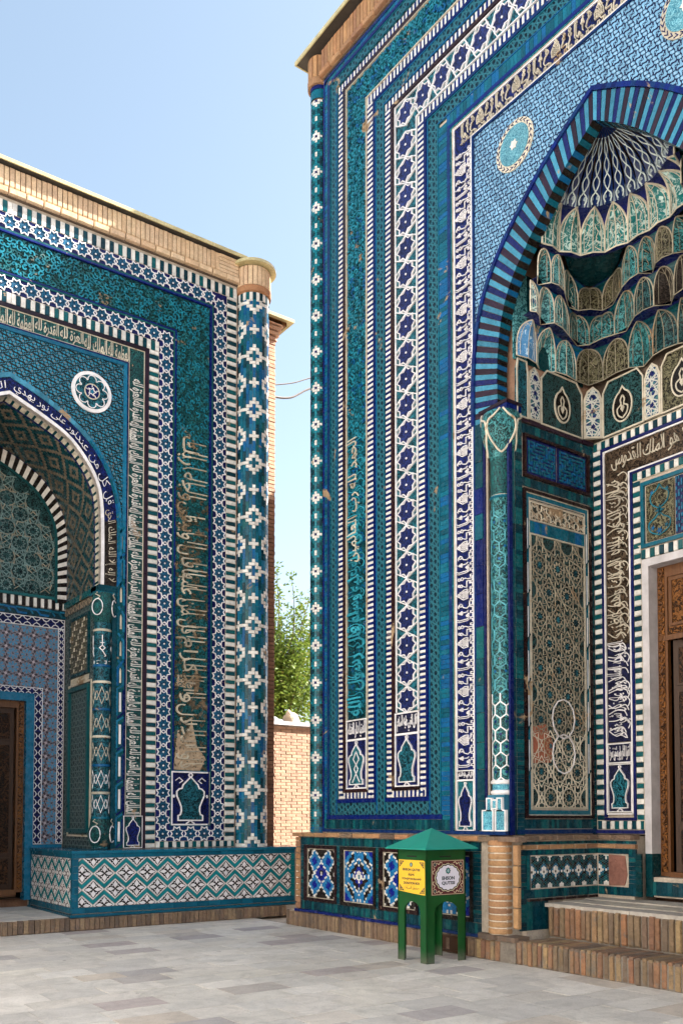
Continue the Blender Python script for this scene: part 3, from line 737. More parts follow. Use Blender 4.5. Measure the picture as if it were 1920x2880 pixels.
pc.done()
# calligraphic band
m = MB(FR)
ubox(m, 3.91, 4.37, zt(3.91), zt(4.37), 3.0, -.03, -.012, 'arab_call_right')
cb = m.build('calligraphy_ground', rm)
m = MB(FR); RT = ['relief_turq', 'relief_turq', 'turq_glaze']
curls(m, -4.36, -3.92, 5.7, zt(3.92), .078, .004, RT, .019); curls(m, -4.36, -3.92, 3.02, 5.7, .078, -.006, ['turq_glaze', 'teal_glaze'], .015)
curls(m, -4.36, 1.6, zt(3.92), zt(4.36), .078, .004, RT, .019)
m.build('scrollwork', cb, kind='stuff')
m = MB(FR)
phr = 'قال رسول الله صلى الله عليه وسلم القبر روضة من رياض الجنة'
ph2 = 'كل نفس ذائقة الموت وإنما توفون أجوركم يوم القيامة'
ph3 = 'شهد الله أنه لا إله إلا هو والملائكة وأولو العلم'
def vtext_left(mb, s_in, s_out, z0, z1, txt, mat, d, th=.02, bold=.01):
    """runs down a left-hand leg: letter tops towards the outside"""
    put_text(mb, shape(txt), lambda u, v: (lerp(s_in, s_out, v), lerp(z0, z1, u), d), mat, th, bold)
def vtext_right(mb, s_in, s_out, z0, z1, txt, mat, d, th=.02, bold=.01):
    put_text(mb, shape(txt), lambda u, v: (lerp(s_in, s_out, v), lerp(z1, z0, u), d), mat, th, bold)
for q in ((-3.94, -4.34, 3.03, 4.3, phr[:13], 'letter_turq', .024, .02, .02), (-3.94, -4.34, 4.35, 5.8, 'صلى الله عليه وسلم', 'letter_turq', .022, .02, .02), (-4.06, -4.33, 5.2, 7.0, 'الحمد لله رب العالمين', 'bone_glaze', .026, .02, -.006)):
    m = MB(FR); vtext_left(m, *q); m.build('inscription', rm)

# foot panels of the two nested frames and of the kufic strip
m = MB(FR); niche_motif(m, -4.37, -3.91, 2.03, 2.70, .0, 'arab_navy', 'arab_turq_fine', body='clean_white'); m.build('cartouche_panel', rm)
m = MB(FR); text_panel(m, -4.37, -3.91, 2.71, 2.98, .0, 'الدنيا دار الفناء'); m.build('inscription_panel', rm)
m = MB(FR); niche_motif(m, -3.28, -2.82, 2.03, 2.70, .0, 'arab_navy', 'arab_teal'); m.build('cartouche_panel', rm)
m = MB(FR); text_panel(m, -3.28, -2.82, 2.71, 2.98, .0, 'قال النبي عليه السلام'); m.build('inscription_panel', rm)
m = MB(FR); niche_motif(m, -2.11, -1.82, 1.47, 2.06, .0, 'arab_turq_fine', 'arab_navy'); m.build('cartouche_panel', rm)
m = MB(FR); text_panel(m, -2.11, -1.82, 2.07, 2.18, .0, 'قال النبي عليه السلام'); m.build('inscription_panel', rm)
# star band
m = MB(FR)
ubox(m, 2.81, 3.29, zt(2.81), zt(3.29), 3.0, -.03, -.012, 'arab_teal')
for a in (2.83, 3.27): ubox(m, a - .006, a + .006, zt(a - .006), zt(a + .006), 3.0, -.03, .01, 'clean_white')
sband = m.build('star_band', rm)
def star_tile_mesh(fr, ro, ri, lw, fillm, linem, rot, strap=None, name='star_tile', pitch=.353, hw=.2, vertical=True):
    q = MB(fr)
    q.prism(star(0, 0, ro, ri, 8, rot), -.02, .0, fillm)
    q.ribbon(star(0, 0, ro, ri, 8, rot), lw, -.02, .012, linem, closed=True)
    q.prism(star(0, 0, .014, .014, 4), 0, .01, linem)
    if strap:
        hp = pitch / 2
        for g1 in (-1, 1):
            for g2 in (-1, 1):
                pts = [(0, g2 * hp), (g1 * hw * .55, g2 * (hp - .06)), (g1 * hw, g2 * (hp - .12)), (g1 * hw, 0)]
                pts = [(0, g2 * hp), (g1 * hw, g2 * hp * .42), (g1 * hw, 0)]
                q.ribbon(pts if vertical else [(b_, a_) for a_, b_ in pts], lw, -.02, .009, linem)
    return q
def placer(name, parent, proto_fn, fr, limit=290):
    """proto_fn() builds the first object at frame position (0,0); copies share its mesh"""
    st = {'me': None, 'n': 0}
    def put(s, z, sc=(1, 1), roll=0.):
        if st['me'] is None:
            q = proto_fn(); o = q.build(name, None); st['me'] = o.data; bpy.data.objects.remove(o)
        o = bpy.data.objects.new(name, st['me']); COL.objects.link(o); o.parent = parent
        off = worldloc(parent)
        o.matrix_basis = Matrix.Translation((-off[0], -off[1], -off[2])) @ fr.mat(s, z, 0, sc[0], sc[1], 1, roll); st['n'] += 1
        return o
    return put
LOC = lambda x, y, z=0.: (x, y, z)
pitch = .353
put = placer('star_tile', sband, lambda: star_tile_mesh(LOC, .165, .122, .0115, 'arab_star_navy', 'clean_white', math.pi / 2, True, pitch=pitch, hw=.19), FR)
putf = placer('star_tile', sband, lambda: star_tile_mesh(LOC, .165, .122, .0115, 'arab_star_navy', 'clean_white', math.pi / 2, True, pitch=pitch, hw=.19, vertical=False), FR)
z = 3.15
while z < zt(2.81) + .1: put(-3.05, z, (1.12, 1)); put(3.05, z, (1.12, 1)); z += pitch
s = -3.05 + pitch
zc = (zt(2.81) + zt(3.29)) / 2
while s < 3.0: putf(s, zc, (1, 1.0)); s += pitch
put(-3.05, zc)
# kufic strip
m = MB(FR)
ubox(m, 1.82, 2.11, zt(1.82), zt(2.11), 2.19, -.03, -.006, 'arab_navy')
kb = m.build('kufic_ground', rm)
m = MB(FR)
for a, wd, mt in ((2.165, .02, 'arab_turq_fine'), (2.145, .012, 'bone_glaze'), (2.118, .010, 'clean_white'), (1.812, .010, 'clean_white')): ubox(m, a - wd, a + wd * .6, zt(a - wd), zt(a + wd * .6), 1.47, -.03, .008, mt)
per = .585; z = 2.20
while z < zt(1.82) - .2:
    for sg in (-1,): kufic_motif(m, lambda u, v, z=z: (-2.10 + .28 * u, z + per * v), -.004)
    z += per
s = -2.0
while s < 2.0:
    kufic_motif(m, lambda u, v, s=s: (s + per * v, zt(2.10) - .26 * u), -.004, 'bone_glaze'); s += per
m.build('kufic_lettering', rm)
# spandrels
arch = curve([(1.78, 6.30), (1.775, 6.9), (1.70, 7.5), (1.47, 8.03), (1.02, 8.53), (.53, 8.93), (0, 9.245)], 8)
PO = resample(mirror_arch(arch), 108)
PI_ = resample([(p[0] * .985, p[1]) for p in mirror_arch(curve([(1.42, 6.25), (1.425, 6.9), (1.35, 7.42), (1.16, 7.83), (.80, 8.24), (.42, 8.61), (0, 8.93)], 8))], 108)
m = MB(FR)
spandrel_fill(m, PO, 1.77, zt(1.77), 6.3, -.01, 'spandrel_right')
m.build('spandrel', rm)
m = MB(FR)
PB = offset_path(PO, .045)
band_between(m, offset_path(PO, -.004), PB, -.03, .02, 'cobalt_glaze'); m.build('arch_border', rm)
m = MB(FR)
for i in range(108):
    A = [PI_[i], PI_[i + 1]]; B = [offset_path(PO, -.01)[i], offset_path(PO, -.01)[i + 1]] if False else [PO[i], PO[i + 1]]
arb = MB(FR); band_between(arb, offset_path(PI_, .02), offset_path(PO, -.006), -.17, -.012, 'dark_mortar'); arb = arb.build('arch_ring', rm)
mt3 = ['sky_glaze', 'aubergine_glaze', 'sky_glaze', 'navy_glaze']
POo = offset_path(PO, -.008)
for i in range(108):
    q = MB(FR); a, b2, c_, dd = PI_[i], PI_[i + 1], POo[i + 1], POo[i]
    def sh(p, r_, k): return (lerp(p[0], r_[0], k), lerp(p[1], r_[1], k))
    P = [sh(a, b2, .05), sh(b2, a, .05), sh(c_, dd, .05), sh(dd, c_, .05)]
    mt_ = mt3[i % 4]
    q.prism(P, -.165, .0 + random.uniform(-.003, .003), mt_, 'turq_glaze' if i % 2 == 0 else 'black_glaze')
    q.build('voussoir_tile', arb)
# medallions
for sg in (-1, 1):
    m = MB(FR); cx, cz = sg * 1.105, 9.345
    C = [(cx + .285 * math.cos(a * math.pi / 16), cz + .285 * math.sin(a * math.pi / 16)) for a in range(32)]
    m.prism(C, -.02, .005, 'bone_glaze')
    m.prism([(cx + (x - cx) * .78, cz + (z_ - cz) * .78) for x, z_ in C], .005, .012, 'arab_pale')
    m.prism(star(cx, cz, .06, .04, 6), .012, .02, 'white_glaze')
    for k in range(24):
        a = k * math.pi / 12; m.ribbon([(cx + .235 * math.cos(a), cz + .235 * math.sin(a)), (cx + .255 * math.cos(a + .16), cz + .255 * math.sin(a + .16)), (cx + .275 * math.cos(a), cz + .275 * math.sin(a))], .008, .005, .011, 'navy_glaze')
    m.build('medallion', rm)
# jamb strips below the springing, and the engaged column
for sg in (-1, 1):
    m = MB(FR)
    def bx(a, b_, z0, z1, d0, d1, mt_): m.box(min(sg * a, sg * b_), max(sg * a, sg * b_), z0, z1, d0, d1, mt_)
    z = 1.47; k = 0
    while z < 6.28:
        hh = random.uniform(.28, .42); bx(1.65, 1.775, z, min(z + hh, 6.3) - .006, -.03, .008 + random.uniform(-.003, .003), random.choice(['teal_glaze', 'teal_glaze', 'turq_glaze', 'cobalt_glaze'])); z += hh
    bx(1.62, 1.645, 1.42, 6.3, -.05, .0, 'navy_glaze'); m.build('jamb_tiles', rm)
CPX, CPR = 7.60, .125
def pilaster(cy, name='engaged_column'):
    m = MB(); a0 = 0
    m.lathe((CPX, cy), [(CPR, 2.03), (CPR, 5.32)], 'arab_green', 24)
    m.lathe((CPX, cy), [(.135, 1.88), (.15, 1.90), (.15, 1.92), (.13, 1.935), (.13, 2.0), (.145, 2.01), (.15, 2.035), (.135, 2.05), (CPR, 2.05)], 'clean_white', 24, mats=['clean_white'] * 3 + ['arab_bluepanel'] * 1 + ['clean_white'] * 4)
    m.lathe((CPX, cy), [(CPR, 5.32), (.14, 5.335), (.14, 5.35), (CPR + .005, 5.36), (CPR + .005, 5.78), (.14, 5.79)], 'arab_kufic', 24, mats=['turq_glaze', 'turq_glaze', 'bone_glaze', 'arab_kufic', 'arab_green'])
    o = m.build(name, rm, smooth=False)
    cf = Cyl((CPX, cy), CPR, math.pi)
    q = MB(cf); wd = 2 * math.pi * CPR / 6; hx = wd / 2 / math.cos(P3 / 2) 
    zz = 2.03; row = 0; vh = .27
    while zz < 5.2:
        for k in range(-3, 3):
            s0 = (k + (.5 if row % 2 else 0)) * wd
            q.ribbon([(s0, zz), (s0 + wd / 2, zz + .05)], .014, -.005, .008, 'aqua_glaze' if zz > 3.0 else 'clean_white'); q.ribbon([(s0 + wd / 2, zz + .05), (s0 + wd, zz)], .014, -.005, .008, 'aqua_glaze' if zz > 3.0 else 'clean_white')
            q.ribbon([(s0 + wd / 2, zz + .05), (s0 + wd / 2, zz + .145)], .014, -.005, .008, 'aqua_glaze' if zz > 3.0 else 'clean_white')
            q.prism(star(s0 + wd / 2, zz - .035, .022, .012, 6), -.004, .004, 'cobalt_glaze' if zz < 2.9 else 'turq_glaze')
        zz += .145 ; row += 1
    q.build('hexagon_lattice', o)
    # capital
    q = MB(); q.lathe((CPX, cy), [(.13, 5.79), (.15, 5.86), (.20, 5.98), (.235, 6.12), (.235, 6.26), (.21, 6.33)], 'arab_green', 20)
    cf2 = Cyl((CPX, cy), .13, math.pi)
    def rad(z): 
        pr = [(.13, 5.79), (.15, 5.86), (.20, 5.98), (.235, 6.12), (.235, 6.26), (.21, 6.34)]
        for (r0, z0), (r1, z1) in zip(pr, pr[1:]):
            if z <= z1: return lerp(r0, r1, (z - z0) / (z1 - z0))
        return .21
    for c0 in (-math.pi / 4, math.pi / 4, 3 * math.pi / 4, -3 * math.pi / 4):
        pts = []
        for g, rev in ((-1, False), (1, True)):
            h_ = [(.08, 6.33), (.35, 6.25), (.68, 6.20), (.74, 6.08), (.60, 5.98), (.30, 5.88), (.0, 5.84)]
            h_ = curve(h_, 4)
            if rev: h_ = h_[::-1]
            pts += [(CPX + (rad(z_) + .008) * math.cos(math.pi + c0 + g * a_), cy + (rad(z_) + .008) * math.sin(math.pi + c0 + g * a_), z_) for a_, z_ in h_]
        q.tube(pts, .012, 'bone_glaze', 5)
    q.build('capital', o, smooth=False)
    # tiled foot
    q = MB(Frame((CPX, cy, 0), (0, -1, 0), (-1, 0, 0)))
    wbox(q0 := MB(), CPX - .13, CPX + .1, cy - .13, cy + .13, 1.47, 1.88, 'sky_glaze')
    q0.build('column_foot', o)
    for s0, s1, z0, z1 in ((-.19, -.02, 1.47, 1.70), (.02, .17, 1.47, 1.70), (-.12, -.045, 1.70, 1.84), (.045, .12, 1.70, 1.84), (-.035, .035, 1.72, 1.82)):
        q.box(s0, s1, z0, z1, .12, .15, 'arab_bluepanel'); q.ribbon([(s0, z0), (s1, z0), (s1, z1), (s0, z1)], .014, .12, .162, 'clean_white', closed=True)
    q.box(-.19, .17, 1.42, 1.462, .1, .155, 'cobalt_glaze')
    q.build('foot_panel', o)
pilaster(7.375); pilaster(2 * CY - 7.375)
m = MB()
wbox(m, 7.50, 7.74, 7.19, 7.62, 6.335, 6.40, 'cobalt_glaze'); wbox(m, 7.49, 7.75, 7.18, 7.64, 6.401, 6.44, 'aubergine_glaze')
m.build('impost', rm)

# --- corner column of the right building (bannai work)
def bannai(parent, c, r, z0, z1, N, rowh, pattern, a_lo, a_hi, a0, order=None, limit=290, name='column_brick', core='dark_mortar', groups=()):
    m = MB(); m.lathe(c, [(r - .012, z0), (r - .012, z1)], core, 32)
    o = m.build('corner_column', parent)
    cf = Cyl(c, r, a0); cw = 2 * math.pi * r / N; n = 0
    rest = MB(cf); rows = int((z1 - z0) / rowh); lo, hi = int(a_lo / (2 * math.pi) * N), int(a_hi / (2 * math.pi) * N)
    single = []
    for j in range(rows):
        i = lo
        while i <= hi:
            mt_, wide = pattern(i, j)
            k = 1
            while k < wide and i + k <= hi and pattern(i + k, j)[0] == mt_: k += 1
            b_ = (i * cw + .002, (i + k) * cw - .002, z0 + j * rowh + .002, z0 + (j + 1) * rowh - .002, -.03, .004 + random.uniform(-.002, .002), mt_)
            if k > 1 and n < limit and -N * .27 < i < N * .25: piece(name, o, cf, *b_); n += 1
            else:
                if k > 1:
                    for q in range(k): rest.box(b_[0] + q * cw - (0 if q == 0 else .002), b_[0] + (q + 1) * cw - (.004 if q == k - 1 else .002), *b_[2:])
                else: rest.box(*b_)
            i += k
    rest.build('column_brick_field', o, kind='stuff')
    return o
def pat_right(i, j):
    P, Q = 11, 15
    a = (i + 7) % P - 5; b_ = (j + 7) % Q - 7; D = abs(a) + abs(b_)
    if j < 3 or j > 1e6: return 'turq_glaze', 1
    if D == 0: return 'navy_glaze', 1
    if D <= 2 and (abs(a) < 2 or b_ == 0): return 'white_glaze', 1
    if D <= 4: return 'mosaic_teal', 1
    bb = abs(j % Q - 7.5); D2 = abs(a) + bb
    if D2 <= .5: return 'white_glaze', 1
    if D2 <= 3: return 'mosaic_teal', 1
    if abs(a) >= 4 or (abs(a) == 3 and bb < 2.6): return 'brown_glaze', 1
    return 'teal_glaze', 1
cc = (7.565, 11.095)
ccol = bannai(rm, cc, .135, 1.38, 12.55, 22, .037, pat_right, -2.0, 2.0, R(180 + 20) - math.pi * 0 if False else math.atan2(-cc[1], -cc[0]))
m = MB(); m.lathe(cc, [(.142, 12.54), (.142, 12.68)], 'turq_glaze', 28); m.lathe(cc, [(.15, 12.68), (.15, 12.74)], 'cobalt_glaze', 28)
m.lathe(cc, [(.15, 12.74), (.175, 12.76), (.175, 12.84), (.16, 12.85), (.16, 13.2)], 'dark_mortar', 28); m.build('column_top', rm)
cf = Cyl(cc, .16, math.pi * 1.1)
for k in range(-5, 6): piece('cornice_brick', rm, cf, k * .075, k * .075 + .068, 12.86, 13.19, -.03, .02, 'brick')
m = MB(); m.lathe(cc, [(.14, 12.738), (.185, 12.742), (.19, 12.84), (.15, 12.845)], 'brick', 28); m.build('column_collar', rm)
# --- cornice
m = MB(FR); m.box(-HW - .0, HW, 12.76, 13.2, -.3, .02, 'dark_mortar'); cor = m.build('cornice', rm)
s = -HW + .02; k = 0
while s < HW - .1:
    if k < 150:
        sl = k < 4
        piece('cornice_brick', cor, FR, s, s + .072, 12.86 + (0 if not sl else .0), 13.19, -.02, .065, 'brick', jit=.003)
    s += .081; k += 1
s = -HW - .02
while s < HW - .1: piece('cornice_ledge_brick', cor, FR, s, s + .26, 12.775, 12.85, -.02, .08, 'brick', jit=.003); s += .268
m = MB(); wbox(m, 7.29, 9.4, .65, 11.36, 13.21, 13.24, 'dark_metal'); wbox(m, 7.28, 7.30, .64, 11.37, 13.20, 13.26, 'metal_edge'); wbox(m, 7.301, 9.4, 11.35, 11.37, 13.20, 13.26, 'metal_edge')
m.build('roof_edge', rm)

# --- plinth of the right building
def plinth_pattern_a(i, j, W, H):
    x, y = (i + .5) / W * 2 - 1, (j + .5) / H * 2 - 1
    best = min((abs(x - cx) + abs(y - cy) * 1.0, cx, cy) for cx in (-.5, .5) for cy in (-.5, .5)); D = best[0]
    D0 = abs(x) + abs(y)
    if D0 < .06 or D < .06: return 'white_glaze'
    if abs(D - .5) < .042: return 'white_glaze'
    if D < .22: return 'mosaic_cobalt'
    if D < .5: return 'mosaic_blue'
    if D0 < .16: return 'black_glaze'
    if D0 < .45: return 'mosaic_cobalt'
    if abs(x) > .86 and (abs(y) > .93 or abs(y) < .05): return 'white_glaze'
    return 'black_glaze'
def plinth_pattern_b(i, j, W, H):
    x, y = (i + .5) / W * 2 - 1, (j + .5) / H * 2 - 1
    D = abs(x) + abs(y)
    if D < .10: return 'turq_glaze'
    if D < .24: return 'white_glaze'
    if D < .40: return 'mosaic_cobalt'
    if D < .465: return 'white_glaze'
    if D < .70: return 'black_glaze' if min(abs(x), abs(y)) > .07 else 'mosaic_blue'
    if D < .755: return 'white_glaze'
    if D < 1.0: return 'mosaic_blue'
    if D < 1.055: return 'white_glaze'
    if D < 1.3: return 'black_glaze' if .3 < abs(x) < .85 else 'mosaic_blue'
    if D < 1.36: return 'white_glaze'
    if D < 1.6: return 'mosaic_blue' 
    return 'mosaic_cobalt'
def mosaic(fr, s0, s1, z0, z1, d, W, H, fn, parent, name='mosaic_panel', offs=True):
    m = MB(fr); m.box(s0 - .01, s1 + .01, z0 - .01, z1 + .01, d - .02, d - .004, 'dark_mortar'); cw, ch = (s1 - s0) / W, (z1 - z0) / H
    for i in range(W):
        for j in range(H):
            dz = ch / 2 if (offs and i % 2) else 0
            a, b_ = z0 + j * ch + dz, min(z1, z0 + (j + 1) * ch + dz)
            if j == 0 and dz: m.box(s0 + i * cw + .0007, s0 + (i + 1) * cw - .0007, z0, a - .0007, d - .02, d, fn(i, 0, W, H))
            if b_ - a > .004: m.box(s0 + i * cw + .0007, s0 + (i + 1) * cw - .0007, a + .0007, b_ - .0007, d - .02, d + random.uniform(-.001, .001), fn(i, j, W, H))
    return m.build(name, parent)
m = MB()
wbox(m, 7.46, 7.70, 7.20, 11.50, .0, 1.36, 'mortar')
wbox(m, 7.70, 9.2, 7.125, 7.249, .0, 1.40, 'mortar')
wbox(m, 8.94, 9.35, 6.60, 7.125, .0, 1.40, 'mortar'); wbox(m, 8.94, 9.35, 4.7, 5.3, 0, 1.4, 'mortar')
wbox(m, 7.46, 7.70, .3, 4.66, .0, 1.36, 'mortar')
pl = m.build('plinth', rm)
PD = .06
m = MB(FR); sY = lambda y: CY - y
z = .27
def trow(mb, s0, s1, z0, z1, d, mat, p=.045):
    s = s0
    while s < s1 - .005: mb.box(s, min(s1, s + p - .003), z0, z1, d - .03, d + random.uniform(-.002, .002), mat); s += p
def tcol(mb, s0, s1, z0, z1, d, mat, p=.05):
    z = z0
    while z < z1 - .005: mb.box(s0, s1, z, min(z1, z + p - .003), d - .03, d + random.uniform(-.002, .002), mat); z += p
trow(m, sY(11.40), sY(7.60), 1.225, 1.335, PD, 'teal_glaze'); trow(m, sY(11.40), sY(7.60), .275, .395, PD, 'teal_glaze', .05)
PAN = [(11.30, 10.47), (10.38, 9.57), (9.495, 8.70), (8.60, 7.72)]
prev = 11.40
for a, b_ in PAN + [(7.60, 7.6)]:
    tcol(m, sY(prev), sY(a) - .003, .40, 1.22, PD, 'teal_glaze'); prev = b_
m.build('glazed_brick_border', pl, kind='stuff')
for k, (a, b_) in enumerate(PAN):
    m = MB(FR)
    for q in ([sY(a), sY(b_), .40, .45], [sY(a), sY(b_), 1.17, 1.22], [sY(a), sY(a) + .09, .45, 1.17], [sY(b_) - .05, sY(b_), .45, 1.17]):
        m.box(*q, PD - .03, PD + .015, 'brown_glaze' if k % 2 == 0 else 'black_glaze')
    m.ribbon([(sY(a) + .09, .455), (sY(b_) - .05, .455), (sY(b_) - .05, 1.165), (sY(a) + .09, 1.165)], .008, PD - .02, PD + .008, 'bone_glaze', closed=True)
    m.build('panel_frame', pl)
    mosaic(FR, sY(a) + .10, sY(b_) - .055, .465, 1.155, PD - .004, 21, 24, plinth_pattern_a if k % 2 == 0 else plinth_pattern_b, pl)
z = .27
while z < 1.33: piece('brick', pl, FR, sY(11.52), sY(11.41), z, min(1.335, z + .085), -.0, .075, 'brick', jit=.004); z += .092
z = .38
while z < 1.30:
    for a in (7.69, 7.10): piece('brick', pl, FR, sY(a) , sY(a) + .075, z, z + .225, -.0, .05, 'brick', jit=.003)
    z += .235
# lip, ledge and footing: one piece per brick
s = sY(11.54)
while s < sY(7.66): piece('lip_tile', pl, FR, s, min(s + .62, sY(7.60)), .232, .272, -.0, .10 + random.uniform(-.006, .004), 'cobalt_glaze', jit=.003); s += .63
s = sY(11.56)
while s < sY(7.05): piece('ledge_brick', pl, FR, s, s + .30, 1.345, 1.405, -.05, .125 + random.uniform(-.01, .005), 'foot_brick' if random.random() < .3 else 'brick', jit=.004); s += .306
foot = MB(); wbox(foot, 7.43, 7.72, 7.60, 11.74, 0, .225, 'mortar'); wbox(foot, 7.41, 7.75, 7.03, 7.60, 0, .232, 'step_mortar'); foot = foot.build('footing', pl)
s = sY(11.76)
while s < sY(7.62): piece('footing_brick', foot, FR, s, s + .064, .0, .228, -.0, .088 + random.uniform(-.006, .006), 'foot_brick', jit=.004); s += .068
s = sY(7.615)
while s < sY(7.32): piece('footing_brick', foot, FR, s, s + .066, .0, .232, -.0, .115 + random.uniform(-.008, .006), 'step_brick', jit=.006); s += .072
piece('base_brick', foot, FR, sY(7.60), sY(7.30), .235, .30, -.1, .125, 'foot_brick'); piece('base_brick', foot, FR, sY(7.295), sY(7.0), .235, .295, -.1, .12, 'foot_brick')
# drain grate low in the footing, behind the donation box
m = MB(FR); m.box(sY(8.35), sY(7.78), .02, .21, .06, .094, 'wood_dark'); m.ribbon([(sY(8.33), .03), (sY(7.80), .03), (sY(7.80), .20), (sY(8.33), .20)], .03, .09, .11, 'wood_dark', closed=True); m.build('wooden_hatch', foot)
# round brick pilaster
m = MB(); m.lathe((7.50, 7.335), [(.128, .30), (.128, 1.345)], 'pale_mortar', 24); pil = m.build('round_pilaster', pl)
z = .305; k = 0
while z < 1.33:
    hh = .064; q = MB(); q.lathe((7.50, 7.335), [(.126, z), (.140, z + .006), (.143, z + hh * .5), (.140, z + hh - .006), (.126, z + hh)], 'brick', 20, math.pi * .55, math.pi * 1.6); q.build('round_brick', pil); z += .0765
# side plinth, inside the niche
FS = Frame((7.5, 7.22, 0), (1, 0, 0), (0, -1, 0))
m = MB(FS); SD = .10
trow(m, .16, 1.44, 1.31, 1.345, SD, 'teal_glaze'); trow(m, .16, 1.44, 1.19, 1.25, SD, 'teal_glaze'); trow(m, .10, 1.44, .70, .80, SD, 'teal_glaze'); tcol(m, .10, .19, .34, 1.25, SD, 'teal_glaze', .05)
trow(m, .20, .26, .80, 1.19, SD, 'teal_glaze'); trow(m, .195, .55, .34, .69, SD, 'teal_glaze')
m.build('glazed_brick_border', pl, kind='stuff')
def side_pat(i, j, W, H):
    a = (i + 4) % 8 - 4; b_ = j - (H - 1) / 2; D = abs(a) + abs(b_)
    if D < 1: return 'black_glaze'
    if D < 2.2: return 'white_glaze'
    a2 = i % 8 - 4; b2 = (H - 1) / 2 - abs(b_)
    if abs(a2) + b2 * .9 < 1.7: return 'white_glaze'
    if 4.2 < D < 6.0: return 'black_glaze'
    if abs(b_) < 1 and abs(a2) < 1: return 'white_glaze'
    return 'azure_glaze' if (D < 3.2) else 'teal_glaze'
mosaic(FS, .27, 1.43, .815, 1.175, SD - .004, 46, 13, side_pat, pl)
s = .16
while s < 1.42: piece('brick', pl, FS, s, min(1.44, s + .21), 1.255, 1.305, .04, SD + .008, 'brick', jit=.003); s += .215
s = .06
while s < 1.42: piece('ledge_brick', pl, FS, s, min(1.47, s + .28), 1.36, 1.415, .02, .165, 'foot_brick', jit=.004); s += .285
s = .2
while s < 1.4: piece('edge_tile', pl, FS, s, min(1.44, s + .2), .665, .695, .05, .125, 'brown_glaze', jit=.003); s += .205
FD = Frame((9.05, CY, 0), (0, -1, 0), (-1, 0, 0))
m = MB(FD)
trow(m, -1.18, -.64, .70, .80, .12, 'teal_glaze'); trow(m, -1.18, -.64, 1.19, 1.25, .12, 'teal_glaze'); trow(m, -1.18, -.64, 1.31, 1.345, .12, 'teal_glaze'); tcol(m, -.74, -.64, .80, 1.19, .12, 'teal_glaze', .05); tcol(m, -.635, -.56, .70, 1.2, .13, 'deep_teal_glaze', .07)
m.build('glazed_brick_border', pl, kind='stuff')
m = MB(FD); m.prism([(-1.02, .81), (-.80, .82), (-.76, .95), (-.79, 1.17), (-1.02, 1.18)], .05, .122, 'red_stone'); m.build('bare_stone_patch', pl)
mosaic(FD, -1.18, -1.03, .815, 1.175, .112, 6, 13, side_pat, pl)
for a in (-1.19, -.92): piece('ledge_brick', pl, FD, a, a + .265, 1.36, 1.415, .02, .175, 'foot_brick'); piece('brick', pl, FD, a, a + .265, 1.255, 1.305, .06, .13, 'brick')

